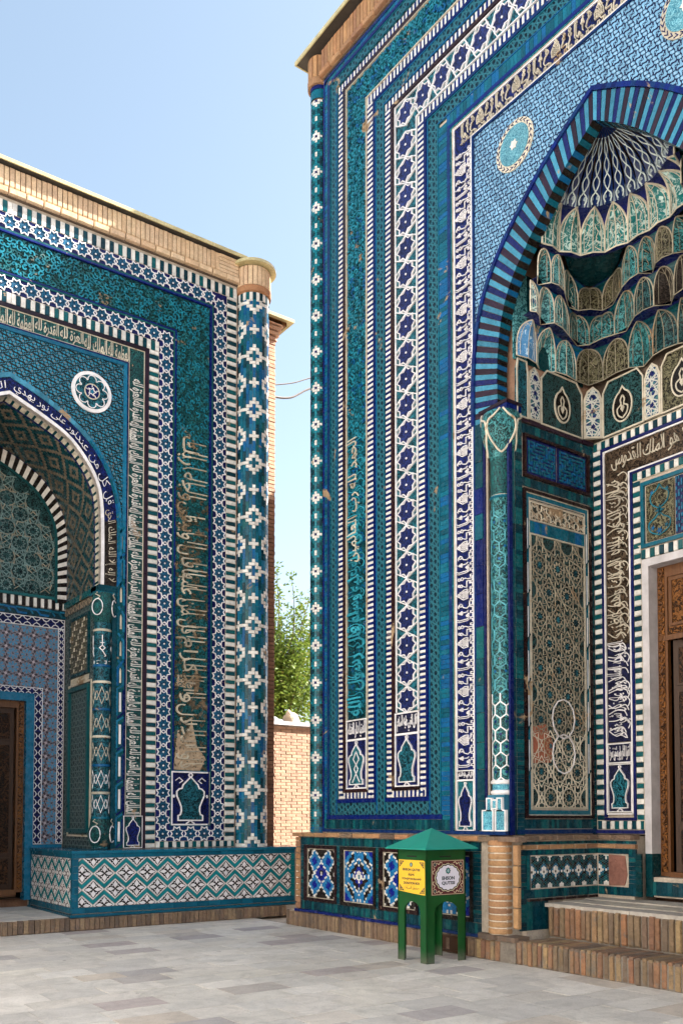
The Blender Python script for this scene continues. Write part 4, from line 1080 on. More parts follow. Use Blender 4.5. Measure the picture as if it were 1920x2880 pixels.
# --- niche side walls
def side_wall(FSx, detail=True):
    m = MB(FSx)
    m.box(.15, 1.56, 1.42, 6.28, -.03, -.012, 'mortar'); w = m.build('niche_side_wall', rm)
    m = MB(FSx)
    m.box(.03, .085, 1.42, 6.3, -.0, .03, 'cobalt_glaze'); tcol(m, .09, .155, 1.42, 6.3, .0, 'teal_glaze', .3)
    tcol(m, .17, .275, 1.42, 6.25, .004, 'teal_glaze', .05); tcol(m, 1.49, 1.55, 1.42, 6.25, .004, 'teal_glaze', .05)
    trow(m, .28, 1.485, 1.49, 1.60, .004, 'teal_glaze'); trow(m, .28, 1.485, 6.125, 6.24, .004, 'teal_glaze'); trow(m, .28, 1.485, 5.50, 5.60, .004, 'teal_glaze')
    m.build('glazed_brick_border', w, kind='stuff')
    m = MB(FSx)
    m.box(.16, 1.55, 1.43, 1.48, -.02, .01, 'cobalt_glaze'); m.box(.03, 1.56, 6.25, 6.30, -.02, .02, 'aubergine_glaze')
    for (s0, s1, z0, z1) in ((.285, 1.485, 1.61, 5.47), (.30, 1.47, 5.61, 6.12)):
        m.ribbon([(s0 + .017, z0 + .017), (s1 - .017, z0 + .017), (s1 - .017, z1 - .017), (s0 + .017, z1 - .017)], .034, -.02, .028, 'brown_glaze', closed=True)
    m.build('brown_frame', w)
    m = MB(FSx)
    m.ribbon([(.355, 1.68), (1.41, 1.68), (1.41, 5.40), (.355, 5.40)], .072, -.02, .004, 'turq_glaze', closed=True)
    for q in (.325, .386): m.ribbon([(q, 1.65 + q - .325), (1.765 - q, 1.65 + q - .325), (1.765 - q, 5.43 - q + .325), (q, 5.43 - q + .325)], .009, -.02, .010, 'bone_glaze', closed=True)
    z = 2.1
    while z < 5.2:
        for q in (.355, 1.41): m.ribbon([(q - .03, z), (q + .03, z + .10)], .016, 0, .014, 'deep_teal_glaze'); m.ribbon([(q + .0, z + .05), (q + .0, z + .42)], .010, 0, .010, 'clean_white')
        z += .52
    m.build('strap_frame', w)
    m = MB(FSx); m.box(.40, 1.37, 5.12, 5.33, -.03, .0, 'net_brown')
    for k in range(6): m.ribbon(star(.48 + k * .165, 5.225, .09, .05, 6), .010, 0, .008, 'bone_glaze', closed=True)
    m.ribbon([(.40, 5.12), (1.37, 5.12), (1.37, 5.33), (.40, 5.33)], .010, 0, .01, 'bone_glaze', closed=True); m.build('frieze_panel', w)
    m = MB(FSx); trow(m, .40, 1.37, 4.965, 5.105, .003, 'turq_glaze', .042); m.build('glazed_brick_row', w, kind='stuff')
    # girih panel
    m = MB(FSx); s0, s1, z0, z1 = .405, 1.365, 1.735, 4.95
    m.box(s0, s1, z0, z1, -.03, -.006, 'arab_dark')
    m.ribbon([(s0, z0), (s1, z0), (s1, z1), (s0, z1)], .018, -.02, .012, 'bone_glaze', closed=True)
    def clipseg(a, b_):
        t0, t1 = 0., 1.
        for k, lo, hi in ((0, s0, s1), (1, z0, z1)):
            dlt = b_[k] - a[k]
            if abs(dlt) < 1e-9:
                if not lo <= a[k] <= hi: return None
                continue
            u, v = (lo - a[k]) / dlt, (hi - a[k]) / dlt
            if u > v: u, v = v, u
            t0, t1 = max(t0, u), min(t1, v)
        if t1 - t0 < .03: return None
        return [(lerp(a[0], b_[0], t0), lerp(a[1], b_[1], t0)), (lerp(a[0], b_[0], t1), lerp(a[1], b_[1], t1))]
    px, pz = .32, .305
    if detail:
        for r_ in range(-1, 12):
            for c_ in range(-1, 5):
                cx, cz = s0 + px * c_ + (px / 2 if r_ % 2 else 0), z0 + .12 + r_ * pz
                V = [(cx + .185 * math.cos(R(18 + 36 * k)), cz + .185 * math.sin(R(18 + 36 * k))) for k in range(10)]
                for k in range(10):
                    sg = clipseg(V[k], V[(k + 3) % 10])
                    if sg: m.ribbon(sg, .0075, -.006, .006 + random.uniform(0, .003), 'bone_glaze' if cz < 2.75 else 'aged_glaze')
                if s0 + .07 < cx < s1 - .07 and z0 + .07 < cz < z1 - .07: m.prism(star(cx, cz, .035, .022, 10), -.006, .004, 'arab_teal'); m.ribbon(star(cx, cz, .085, .05, 10), .006, -.006, .006, 'aged_glaze', closed=True)
        m.prism([(s0 + .01, 2.25), (s0 + .33, 2.27), (s0 + .36, 2.5), (s0 + .25, 2.72), (s0 + .01, 2.68)], -.006, .001, 'terracotta')
        for cz in (2.38, 2.80): m.ribbon([(s0 + .55 + .20 * math.cos(R(a)), cz + .235 * math.sin(R(a))) for a in range(0, 360, 30)], .014, 0, .012, 'clean_white', closed=True)
    m.build('strapwork_panel', w)
    # square kufic pair
    for (s0, s1) in ((.35, .875), (.895, 1.42)):
        m = MB(FSx); z0, z1 = 5.65, 6.085; m.box(s0, s1, z0, z1, -.03, .0, 'navy_glaze')
        n1, n2 = 11, 9; cw, ch = (s1 - s0 - .02) / (2 * n1 + 1), (z1 - z0 - .02) / (2 * n2 + 1); rnd = random.Random(int(s0 * 100))
        seen = {(0, 0)}; st = [(0, 0)]; openc = {(1, 1)}
        while st:
            x, y = st[-1]; nb = [(x + a, y + b_) for a, b_ in ((1, 0), (-1, 0), (0, 1), (0, -1)) if 0 <= x + a < n1 and 0 <= y + b_ < n2 and (x + a, y + b_) not in seen]
            if not nb: st.pop(); continue
            nx, ny = rnd.choice(nb); seen.add((nx, ny)); st.append((nx, ny)); openc.add((2 * nx + 1, 2 * ny + 1)); openc.add((x + nx + 1, y + ny + 1))
        for (x, y) in openc: m.box(s0 + .01 + x * cw, s0 + .01 + (x + 1) * cw, z0 + .01 + y * ch, z0 + .01 + (y + 1) * ch, 0, .012, 'turq_glaze')
        m.build('square_kufic_panel', w)
side_wall(FS)
side_wall(Frame((7.5, 2 * CY - 7.22, 0), (1, 0, 0), (0, 1, 0)), False)

# --- door wall of the right niche
m = MB(FD)
for sg in (-1, 1): m.box(min(sg * 1.29, sg * .59), max(sg * 1.29, sg * .59), 1.42, 6.28, -.25, -.02, 'mortar')
m.box(-.59, .59, 4.66, 6.28, -.25, -.02, 'mortar')
dw = m.build('door_wall', rm)
zd = lambda h: 6.13 + (h - 1.118) * .97
m = MB(FD)
ubox(m, 1.128, 1.165, zd(1.128), zd(1.165), 1.625, -.02, .01, 'navy_glaze')
ubox(m, .705, .738, zd(.705), zd(.738), 1.62, -.02, .01, 'navy_glaze')
ubox(m, .60, .64, 4.80, 4.84, 4.80, -.02, .008, 'bone_glaze', legs=())
for a in (1.118, .752): ubox(m, a - .010, a + .008, zd(a) - .018, zd(a), 1.665, -.02, .014, 'clean_white')
for sg in (-1, 1): m.box(min(sg * 1.165, sg * .705), max(sg * 1.165, sg * .705), 1.585, 1.62, -.02, .01, 'navy_glaze'); m.box(min(sg * 1.12, sg * .75), max(sg * 1.12, sg * .75), 1.655, 1.675, -.02, .014, 'clean_white')
m.box(-1.28, -.60, 1.43, 1.47, -.02, .02, 'navy_glaze')
m.build('navy_border', dw)
m = MB(FD); ubox(m, 1.165, 1.285, zd(1.165), zd(1.285), 1.48, -.02, -.006, 'bone_glaze'); ubox(m, .60, .705, zd(.60), zd(.705), 1.48, -.02, -.006, 'bone_glaze'); so_ = m.build('striped_border', dw)
pc = Pieces('striped_tile', so_, FD, 280, stuffname='striped_tile_field')
WT = ('teal_glaze', 'white_glaze')
for lo in (1.59,):
    stripes_leg(pc, -.70, -.605, lo, zd(.605), .062, WT, .006); stripes_leg(pc, -1.28, -1.17, lo, zd(1.17), .062, WT, .006)
stripes_leg(pc, .605, .70, lo, zd(.605), .062, WT, .006, single=False); stripes_leg(pc, 1.17, 1.28, lo, zd(1.17), .062, WT, .006, single=False)
stripes_top(pc, -1.28, 1.28, zd(1.17), min(6.275, zd(1.28)), .062, WT, .006); stripes_top(pc, -.70, .70, zd(.605), zd(.70), .062, WT, .006)
stripes_top(pc, -.60, .60, 4.67, 4.78, .062, WT, .006); stripes_top(pc, -1.27, -.61, 1.48, 1.58, .062, WT, .006); pc.done()
m = MB(FD); ubox(m, .745, 1.118, zd(.745), zd(1.118), 2.53, -.03, -.008, 'arab_earth'); m.build('calligraphy_ground', dw)
m = MB(FD)
m.box(-1.10, -.762, 2.53, 3.70, -.02, -.004, 'arab_navy_dark')
m.build('navy_ground', dw)
m = MB(FD)
vtext_left(m, -.77, -1.09, 2.58, 3.75, 'الذي بيده الملك وهو على كل شيء قدير', 'clean_white', .008, bold=.0); m.build('inscription', dw); m = MB(FD)
vtext_left(m, -.77, -1.09, 3.8, 5.72, 'تبارك الذي بيده الملك وهو العزيز', 'bone_glaze', .004, bold=-.004); m.build('inscription', dw); m = MB(FD)
put_text(m, shape('هو الله الذي لا إله إلا هو الملك القدوس'), lambda u, v: (-1.0 + 2.0 * u, 5.80 + .28 * v, .004), 'bone_glaze', .016, -.004); m.build('inscription', dw)
def swashes(mb, s_in, s_out, z0, z1, n, mat, d, rnd=random.Random(9)):
    for k in range(n):
        z_ = lerp(z0, z1, (k + rnd.uniform(.2, .8)) / n); a = rnd.uniform(.05, .3); w = s_out - s_in
        P = curve([(s_in + w * a, z_ - .05), (s_in + w * (a + .15), z_ + .02), (s_in + w * .62, z_ + rnd.uniform(-.03, .05)), (s_in + w * .97, z_ + rnd.uniform(-.02, .06))], 4)
        mb.ribbon(P, .010, d - .01, d, mat)
        if rnd.random() < .6:
            c = (s_in + w * rnd.uniform(.3, .85), z_ + .05); mb.prism([(c[0] - .011, c[1]), (c[0], c[1] - .011), (c[0] + .011, c[1]), (c[0], c[1] + .011)], d - .01, d, mat)
        if rnd.random() < .5: mb.ribbon(curve([(s_in + w * .1, z_), (s_in + w * .02, z_ + .06), (s_in + w * .2, z_ + .12), (s_in + w * .45, z_ + .10)], 4), .011, d - .01, d, mat)
for q in ((-.77, -1.09, 2.58, 3.75, 14, 'clean_white', .010), (-.77, -1.09, 3.8, 5.7, 20, 'bone_glaze', .006)):
    m = MB(FD); swashes(m, *q); m.build('inscription_strokes', dw, kind='stuff')
m = MB(FR); swashes(m, -3.94, -4.35, 3.03, 7.0, 30, 'letter_turq', .022); m.build('inscription_strokes', rm, kind='stuff')
m = MB(FD); text_panel(m, -1.10, -.762, 2.28, 2.51, .0, 'اتقوا النار ولو بشق تمرة'); m.build('inscription_panel', dw)
m = MB(FD); niche_motif(m, -1.10, -.762, 1.69, 2.26, .0, 'arab_navy_dark', 'arab_teal'); m.build('cartouche_panel', dw)
m = MB(FD)
m.ribbon([(-.57, 4.82), (.57, 4.82), (.57, 5.56), (-.57, 5.56)], .045, -.02, .012, 'turq_glaze', closed=True)
m.box(-.52, -.15, 4.86, 5.52, -.02, .0, 'arab_gold'); m.box(.15, .52, 4.86, 5.52, -.02, .0, 'arab_gold'); m.box(-.13, .13, 4.86, 5.52, -.02, .0, 'navy_glaze')
for sg in (-1, 1):
    c0 = sg * .335
    for g_ in (-1, 1):
        P = curve([(c0, 4.90), (c0 + g_ * .12, 4.96), (c0 + g_ * .14, 5.06), (c0 + g_ * .05, 5.12), (c0, 5.20), (c0 + g_ * .10, 5.28), (c0 + g_ * .12, 5.38), (c0 + g_ * .04, 5.44), (c0, 5.50)], 4)
        m.ribbon(P, .014, 0, .012, 'relief_turq'); m.prism(star(c0 + g_ * .09, 5.0, .035, .015, 5), 0, .01, 'turq_glaze'); m.prism(star(c0 + g_ * .1, 5.42, .03, .014, 5), 0, .01, 'turq_glaze')
    m.prism(star(c0, 5.19, .07, .025, 4), 0, .012, 'turq_glaze'); m.prism(star(c0, 4.95, .05, .02, 6), 0, .012, 'turq_glaze')
for k in range(7):
    for j in range(16):
        if (k * 5 + j * 3) % 7 < 4: m.box(-.12 + k * .034, -.12 + k * .034 + .018, 4.88 + j * .04, 4.88 + j * .04 + .04, 0, .01, 'azure_glaze')
m.build('lintel_panel', dw)
# reveal and door
m = MB(FD)
for sg in (-1, 1): m.box(min(sg * .59, sg * .50), max(sg * .59, sg * .50), 1.20, 4.66, -.27, .004, 'plaster'); m.box(min(sg * .59, sg * .50), max(sg * .59, sg * .50), .70, 1.198, -.27, .004, 'deep_teal_glaze')
m.box(-.499, .499, 4.57, 4.66, -.27, .004, 'plaster'); m.build('door_reveal', dw)
FDD = Frame((9.235, CY, 0), (0, -1, 0), (-1, 0, 0))
def door(fr, hw, z0, z1, ztr, par, fw=.13, leafd=.06, openang=0.):
    d_ = MB(fr)
    for sg in (-1, 1):
        d_.box(min(sg * hw, sg * (hw - fw)), max(sg * hw, sg * (hw - fw)), z0, z1, -.04, .02, 'wood')
        d_.box(min(sg * (hw - .02), sg * (hw - fw + .035)), max(sg * (hw - .02), sg * (hw - fw + .035)), z0 + .05, z1 - .02, .02, .03, 'carved_wood')
    d_.box(-hw + fw, hw - fw, z1 - fw, z1, -.04, .02, 'wood')
    D = d_.build('door', par)
    q = MB(fr)
    for sg in (-1, 1):
        z = z0 + .12
        while z < z1 - .1:
            c = sg * (hw - fw * .42)
            q.prism([(c - .035, z), (c + .01, z + .01), (c + .035, z + .055), (c + .0, z + .04)], .03, .045, 'wood'); q.prism([(c + .03, z + .06), (c + .005, z + .10), (c - .03, z + .085), (c - .0, z + .07)], .03, .043, 'wood'); z += .125
    q.build('carved_scroll', D)
    if ztr:
        q = MB(fr); q.box(-hw + fw, hw - fw, ztr, z1 - fw, -.05, .0, 'wood')
        q.box(-hw + fw + .04, hw - fw - .04, ztr + .14, z1 - fw - .03, 0, .012, 'carved_wood')
        q.ribbon([(-hw + fw + .05, ztr + .15), (hw - fw - .05, ztr + .15), (hw - fw - .05, z1 - fw - .04), (-hw + fw + .05, z1 - fw - .04)], .03, 0, .026, 'wood', closed=True)
        q.box(-hw + .01, hw - .01, ztr - .03, ztr + .03, .0, .036, 'wood'); q.box(-hw + fw, hw - fw, ztr + .04, ztr + .12, .0, .014, 'carved_wood'); q.build('transom_panel', D)
    top = ztr - .03 if ztr else z1 - fw
    for sg in (-1, 1):
        # leaves stand open, folded back against the passage sides
        if sg * 1 == -1 or True:
            hin = sg * (hw - fw - .03)
            fr2 = Frame(fr(hin, 0, -.05), tuple(-fr.d * math.cos(openang) - fr.s * sg * math.sin(openang)), tuple(-fr.s * sg * math.cos(openang) + fr.d * math.sin(openang)) )
            q = MB(fr2); wl = hw - fw - .04
            q.box(0, wl, z0 + .04, top, -.03, .02, 'wood_dark', back=True)
            for a, b_ in ((z0 + .12, z0 + .55), (z0 + .62, top - .6), (top - .52, top - .08)): q.box(.06, wl - .06, a, b_, .02, .03, 'carved_wood_dark'); q.ribbon([(.05, a), (wl - .05, a), (wl - .05, b_), (.05, b_)], .025, .02, .04, 'wood_dark', closed=True)
            q.build('door_leaf', D)
    q = MB(fr); q.box(-hw + fw - .02, hw - fw + .02, z0 - .04, z0 + .05, -.12, .04, 'wood'); q.build('threshold', D)
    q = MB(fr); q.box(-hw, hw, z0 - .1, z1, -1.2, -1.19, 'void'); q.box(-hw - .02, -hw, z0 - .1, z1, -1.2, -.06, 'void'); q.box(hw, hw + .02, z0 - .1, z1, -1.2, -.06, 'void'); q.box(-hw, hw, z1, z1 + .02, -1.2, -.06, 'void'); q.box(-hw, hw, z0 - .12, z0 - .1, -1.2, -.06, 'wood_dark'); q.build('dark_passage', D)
    return D
door(FDD, .50, .94, 4.57, 3.72, dw, openang=R(68))
m = MB(FD); m.box(-.57, .57, .70, .93, -.3, -.02, 'mortar'); trow(m, -.52, .52, .72, .88, -.0, 'teal_glaze', .07); m.build('door_sill', dw)

# --- honeycomb vault
VC = (7.66, CY)
RINGS = [(6.99, 1.30, 1.25, 6.), (7.40, 1.15, 1.13, 4.5), (7.77, 1.00, 1.03, 3.6), (8.11, .84, .90, 2.8), (8.50, .60, .66, 2.2)]
DEEP = [(1.34, 1.275), (1.32, 1.26), (1.29, 1.23), (1.25, 1.19)]     # the two corners stay recessed up to the petals
def plan(a, b_, n, N=400):
    P = []
    for k in range(N + 1):
        th = math.pi / 2 - math.pi * k / N; c, s_ = math.cos(th), math.sin(th)
        P.append((VC[0] + a * abs(c) ** (2 / n), VC[1] + b_ * math.copysign(abs(s_) ** (2 / n), s_)))
    return P
import bisect
def along(key, a, b_, n, u):
    if key not in PLANS:
        P = plan(a, b_, n); L = [0]
        for p, q in zip(P, P[1:]): L.append(L[-1] + math.dist(p, q))
        PLANS[key] = (P, L)
    P, L = PLANS[key]; t = u * L[-1]
    if t < 0: return (P[0][0] + max(t, -.02), P[0][1])
    if t > L[-1]: return (P[-1][0] - min(.02, t - L[-1]), P[-1][1])
    j = min(len(L) - 2, max(0, bisect.bisect_right(L, t) - 1)); q = (t - L[j]) / max(1e-9, L[j + 1] - L[j])
    return (lerp(P[j][0], P[j + 1][0], q), lerp(P[j][1], P[j + 1][1], q))
def ringpt(k, u, recess=True):
    zz, a, b_, n = RINGS[k]; f = along(k, a, b_, n, u)
    if k < 4 and recess:
        w = max(math.exp(-((u - uc) / .095) ** 4) for uc in (.255, .745)); dp = along(('d', k), *DEEP[k], 9., u)
        f = (lerp(f[0], dp[0], w), lerp(f[1], dp[1], w))
    return Vector((f[0], f[1], zz))
PLANS, PL = {}, {}
vb = MB(); vb.box(0, .001, 0, .001, 0, .001, 'mortar')
m = MB(FD); m.box(-1.32, 1.32, 6.281, 9.4, -.3, -.06, 'dark_mortar'); vault = m.build('muqarnas_vault', rm)
m = MB(FS); m.box(.165, .40, 6.98, 8.05, -.028, -.012, 'arab_mint'); m.box(.40, 1.4, 6.98, 8.05, -.028, -.014, 'deep_teal_glaze'); m.build('spring_panel', vault)
NC = 14
NCS = {0: 14, 1: 14, 2: 14, 3: 10}
def cell(k, j, mats, lean=.75, r=.010, name='muqarnas_cell', fold=.035, soff=('turq_glaze', 'navy_glaze'), outline='bone_glaze', sprf=.34):
    NC = NCS[k]; ko = k / 2 if k < 3 else 0.
    u0, u1 = (j + ko) / NC, (j + 1 + ko) / NC
    A, B_ = ringpt(k, u0, k < 3), ringpt(k, u1, k < 3); A0, B0 = A, B_; rj = random.Random(k * 97 + j)
    if k < 3: fold = .13 if (j + k) % 2 else -.03
    if k > 0:
        ins_ = .11 if k < 3 else .05
        A, B_ = [P_ - Vector((P_.x - VC[0], P_.y - VC[1], 0)).normalized() * ins_ for P_ in (A, B_)]
    if k + 1 < len(RINGS): Q = ringpt(k + 1, (u0 + u1) / 2); Qn = ringpt(k + 1, (u0 + u1) / 2 + 1 / NC)
    zs = lerp(A.z, Q.z, sprf)
    mid = (A + B_) / 2; out = Vector((mid.x - VC[0], mid.y - VC[1], 0)); out = out.normalized() if out.length > .01 else Vector((1, 0, 0))
    Mb = mid + out * fold
    n = 7
    def crv(P0, Q_):
        a = Vector((P0.x, P0.y, zs)); c_ = Vector((lerp(P0.x, Q_.x, .05), lerp(P0.y, Q_.y, .05), lerp(zs, Q_.z, .95)))
        return [a * (1 - t) ** 2 + c_ * 2 * t * (1 - t) + Q_ * t * t for t in [i / n for i in range(n + 1)]]
    Lc, Rc = crv(A, Q), crv(B_, Q)
    def cen(z_):
        t = (z_ - A.z) / (Q.z - A.z); return Vector((lerp(Mb.x, Q.x, t ** 4), lerp(Mb.y, Q.y, t ** 4), z_))
    mb = MB(); w = (A - B_).length; base = j * w
    if k > 0: mb.face([tuple(A0), tuple(B0), tuple(B_), tuple(Mb), tuple(A)], soff[1])
    for h, (P0, C_) in enumerate(((A, Lc), (B_, Rc))):
        rows = [P0] + C_; us = 0 if h == 0 else w
        for i in range(len(rows) - 1):
            p, q = rows[i], rows[i + 1]; cp, cq = cen(p.z), cen(q.z)
            if i == len(rows) - 2: cq = Q
            pts = [tuple(p), tuple(cp), tuple(cq), tuple(q)]
            fw_ = lambda v_, isc: base + (w / 2 if isc else lerp(us, w / 2, 0))
            uvs = [(base + us, p.z), (base + w / 2, p.z), (base + w / 2, q.z), (base + us, q.z)]
            mb.face(pts, mats, uvs)
    o_ = lambda P_: [tuple(p - out * .006) for p in P_]
    r *= .85; mb.tube(o_([A] + Lc), r, outline, 5); mb.tube(o_([B_] + Rc), r, outline, 5); mb.tube(o_([A, Mb, B_]), r * .8, outline, 5)
    for P0, C_ in ((A, Lc), (B_, Rc)):
        inn = []
        for p in [P0 + Vector((0, 0, .02))] + C_[:-2]:
            c_ = cen(p.z); inn.append(p.lerp(c_, .30))
        inn.append(cen(lerp(A.z, Q.z, .86)))
        mb.tube(o_(inn), r * .42, outline, 4)
        w2 = [p.lerp(cen(p.z), .30 + .55 * abs(math.sin(i_ * 1.35))) for i_, p in enumerate([P0.lerp(Vector((P0.x, P0.y, zs)), q_) for q_ in (.1, .35, .6, .85)] + C_[:4])]
        if rj.random() < .55: mb.tube(o_(w2), r * .42, outline, 4)
    mb.tube(o_([Mb] + [cen(lerp(A.z, Q.z, t)) for t in (.3, .6, .8)] + [Q]), r * .5, outline, 4)
    # canopy between this cell and the next, carrying the tier above
    Ln = crv(B_, Qn)
    for i in range(n):
        mb.face([tuple(Rc[i]), tuple(Ln[i]), tuple(Ln[i + 1]), tuple(Rc[i + 1])], soff[0] if i < n * .8 else soff[1])
    mb.build(name, vault)
    return Q
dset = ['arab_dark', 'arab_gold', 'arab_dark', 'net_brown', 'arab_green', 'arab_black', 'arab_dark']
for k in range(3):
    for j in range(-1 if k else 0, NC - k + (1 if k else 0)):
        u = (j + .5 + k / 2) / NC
        lit = u < .20  # cells further back browner and darkened for depth: shade put into the colour
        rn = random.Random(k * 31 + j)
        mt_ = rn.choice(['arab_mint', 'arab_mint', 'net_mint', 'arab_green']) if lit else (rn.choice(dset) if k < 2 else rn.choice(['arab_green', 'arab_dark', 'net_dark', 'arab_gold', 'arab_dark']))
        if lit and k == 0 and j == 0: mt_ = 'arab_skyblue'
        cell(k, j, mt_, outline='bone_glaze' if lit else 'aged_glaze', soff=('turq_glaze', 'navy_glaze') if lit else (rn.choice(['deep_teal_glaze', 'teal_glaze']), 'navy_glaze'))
m = MB()
for i in range(60):
    u0, u1 = i / 60, (i + 1) / 60; a, b_, c_, d_ = ringpt(3, u0), ringpt(3, u1), ringpt(3, u1, False), ringpt(3, u0, False)
    up = Vector((0, 0, .012)); m.face([tuple(a + up * 3), tuple(b_ + up * 3), tuple(c_ + up), tuple(d_ + up)], 'deep_teal_glaze')
m.build('soffit', vault)
for j in range(0, 10): cell(3, j, 'arab_petal', outline='bone_glaze', fold=-.03, sprf=.45, soff=('navy_glaze', 'navy_glaze'), name='muqarnas_petal', r=.014)
# fluted half dome above the petals
AP = Vector((7.69, CY, 8.965)); nf = NC
for j in range(-1, NC - 1):
    uA, uB = (j + 2.) / NC - 0.0, (j + 3.) / NC
    A, B_ = ringpt(4, uA - 1 / NC + 0), ringpt(4, uB - 1 / NC)
    mid = (A + B_) / 2; out = Vector((mid.x - VC[0], mid.y - VC[1], 0)).normalized(); n = 6; mb = MB()
    for i in range(n):
        t0, t1 = i / n, (i + 1) / n
        def pt(P_, t, pull): 
            bul = math.sin(math.pi * t) * .10
            q = P_ * (1 - t) + AP * t; return q + out * bul + Vector((0, 0, bul * .7)) + out * pull * (1 - t)
        for (P_, Q_, ua, ub) in ((A, mid, 0, .5), (mid, B_, .5, 1)):
            pa, pb = (0, .05) if P_ is A else (.05, 0)
            mb.face([tuple(pt(P_, t0, pa)), tuple(pt(Q_, t0, pb)), tuple(pt(Q_, t1, pb)), tuple(pt(P_, t1, pa))], 'arab_fan',
                    [((abs(ua - .5)) * .34 * (1 - t0 * .6), t0 * .62), ((abs(ub - .5)) * .34 * (1 - t0 * .6), t0 * .62), ((abs(ub - .5)) * .34 * (1 - t1 * .6), t1 * .62), ((abs(ua - .5)) * .34 * (1 - t1 * .6), t1 * .62)])
    dg = mb.build('dome_gore', vault)
    for g_ in (-1, 1):
        P_ = []
        for i in range(22):
            t = .04 + .80 * i / 21; wv = math.sin(t * 15.5) * .34 * g_
            e_ = A if wv < 0 else B_; b0 = mid * (1 - abs(wv) * 2) + e_ * abs(wv) * 2
            bul = math.sin(math.pi * t) * .10; q = b0 * (1 - t) + AP * t + out * (bul + .05 * (1 - t) * (1 - abs(wv) * 2)) + Vector((0, 0, bul * .7)) - out * .016
            P_.append(tuple(q))
        tb = MB(); tb.tube(P_, [.009 * (1 - .5 * i / 21) for i in range(22)], 'pale_tracery', 4); tb.build('tracery', vault)
# lowest tier: almond panels between star piers
def pier(p, q, z0, z1, matn='net_white_navy'):
    f = Frame((p[0], p[1], 0), (q[0] - p[0], q[1] - p[1], 0), (0, 0, 0) if False else tuple(Vector((-(q[1] - p[1]), (q[0] - p[0]), 0)).normalized() * -1))
    L = math.dist(p, q); mb = MB(f); c = L / 2
    P = [(0, z0), (L, z0), (L, z1 - .16), (L * .82, z1 - .06), (c, z1), (L * .18, z1 - .06), (0, z1 - .16)]
    mb.prism(P, -.03, .01, 'bone_glaze'); mb.prism([(lerp(c, a, .74), lerp((z0 + z1) / 2, b_, .93)) for a, b_ in P], .01, .014, matn)
    for zz in (z0 + .14, z0 + .33, z0 + .52): mb.prism(star(c, zz, .035, .02, 8), .014, .02, 'navy_glaze')
    mb.build('star_pier', vault)
def almond(p, q, z0, z1, bgm, med):
    f = Frame((p[0], p[1], 0), (q[0] - p[0], q[1] - p[1], 0), tuple(Vector((-(q[1] - p[1]), (q[0] - p[0]), 0)).normalized() * -1))
    L = math.dist(p, q); mb = MB(f); c = L / 2; zc = lerp(z0, z1, .44)
    mb.prism([(0, z0), (L, z0), (L, z1 - .12), (L * .85, z1), (L * .15, z1), (0, z1 - .12)], -.02, .0, bgm)
    mb.ribbon([(0.01, z0), (L - .01, z0), (L - .01, z1 - .12), (L * .85, z1), (L * .15, z1), (.01, z1 - .12)], .018, -.01, .012, 'bone_glaze', closed=True)
    E_ = [(c + .135 * math.sin(a) * (1 - .25 * math.cos(a) * -1 * 0), zc - .19 * math.cos(a) + (.05 if abs(a - math.pi) < .2 else 0)) for a in [i * math.pi / 10 for i in range(20)]]
    if L > .4:
        mb.prism(E_, 0, .008, 'black_glaze'); mb.ribbon(E_, .018, 0, .016, 'bone_glaze', closed=True)
        for g_ in (-1, 1):
            mb.ribbon(curve([(c, zc - .15), (c + g_ * .06, zc - .10), (c + g_ * .075, zc - .02), (c + g_ * .02, zc + .02), (c + g_ * .03, zc + .08), (c, zc + .13)], 3), .017, 0, .014, 'bone_glaze')
            mb.prism([(c, zc - .08), (c + g_ * .03, zc - .03), (c + g_ * .015, zc + .02), (c, zc)][::g_], 0, .013, 'bone_glaze')
    mb.build('almond_panel', vault)
zl, zh = 6.30, 6.97
almond((7.67, 7.2), (7.87, 7.2), zl, zh, 'arab_teal', None); pier((7.875, 7.2), (8.08, 7.2), zl, zh - .02); almond((8.085, 7.2), (8.84, 7.2), zl, zh, 'arab_dark', 1)
def mirr(p): return (p[0], 2 * CY - p[1])
pier((8.85, 7.19), (9.02, 7.04), zl, zh - .02); almond((9.025, 7.035), (9.025, 6.44), zl, zh, 'arab_dark', 1); pier((9.025, 6.435), (9.025, 6.21), zl, zh - .02)
almond((9.025, 6.205), (9.025, 5.655), zl, zh, 'arab_gold', 1); pier((9.025, 5.65), (9.025, 5.425), zl, zh - .02); almond((9.025, 5.42), (9.025, 4.825), zl, zh, 'arab_dark', 1)
pier((9.02, 4.82), (8.85, 4.67), zl, zh - .02); almond((8.84, 4.66), (8.085, 4.66), zl, zh, 'arab_dark', 1); pier((8.08, 4.66), (7.875, 4.66), zl, zh - .02)

# --- brick steps and landing in front of the right niche
st = thing('brick_steps', (7.7, 5.2, 0), 'two worn brick steps with a stone landing in front of the carved doorway', 'steps')
m = MB(); wbox(m, 7.43, 7.93, .9, 7.02, 0, .25, 'step_mortar'); wbox(m, 7.95, 9.05, .9, 7.02, 0, .60, 'step_mortar'); core = m.build('step_core', st)
y = 7.30
while y > .95:
    w = random.uniform(.048, .064); hz = random.uniform(.245, .262)
    piece('step_brick', st, FR, sY(y), sY(y) + w, .0, hz, -.30 if False else -.02, .085 + random.uniform(-.008, .008), 'step_brick', jit=.004)
    if y < 7.0: piece('tread_brick', st, FR, sY(y), sY(y) + w, .235, .268 + random.uniform(-.003, .003), -.40, .08, 'step_brick')
    y -= w + random.uniform(.010, .022)
y = 7.00
while y > .95:
    w = random.uniform(.050, .066)
    piece('riser_brick', st, FR, sY(y), sY(y) + w, .27, .612 + random.uniform(-.01, .004), -.50, -.425 + random.uniform(-.008, .008), 'step_brick', jit=.004)
    y -= w + random.uniform(.012, .024)
m = MB(); i = 0
rows = [(7.93, 8.25), (8.25, 8.65), (8.65, 9.05)]
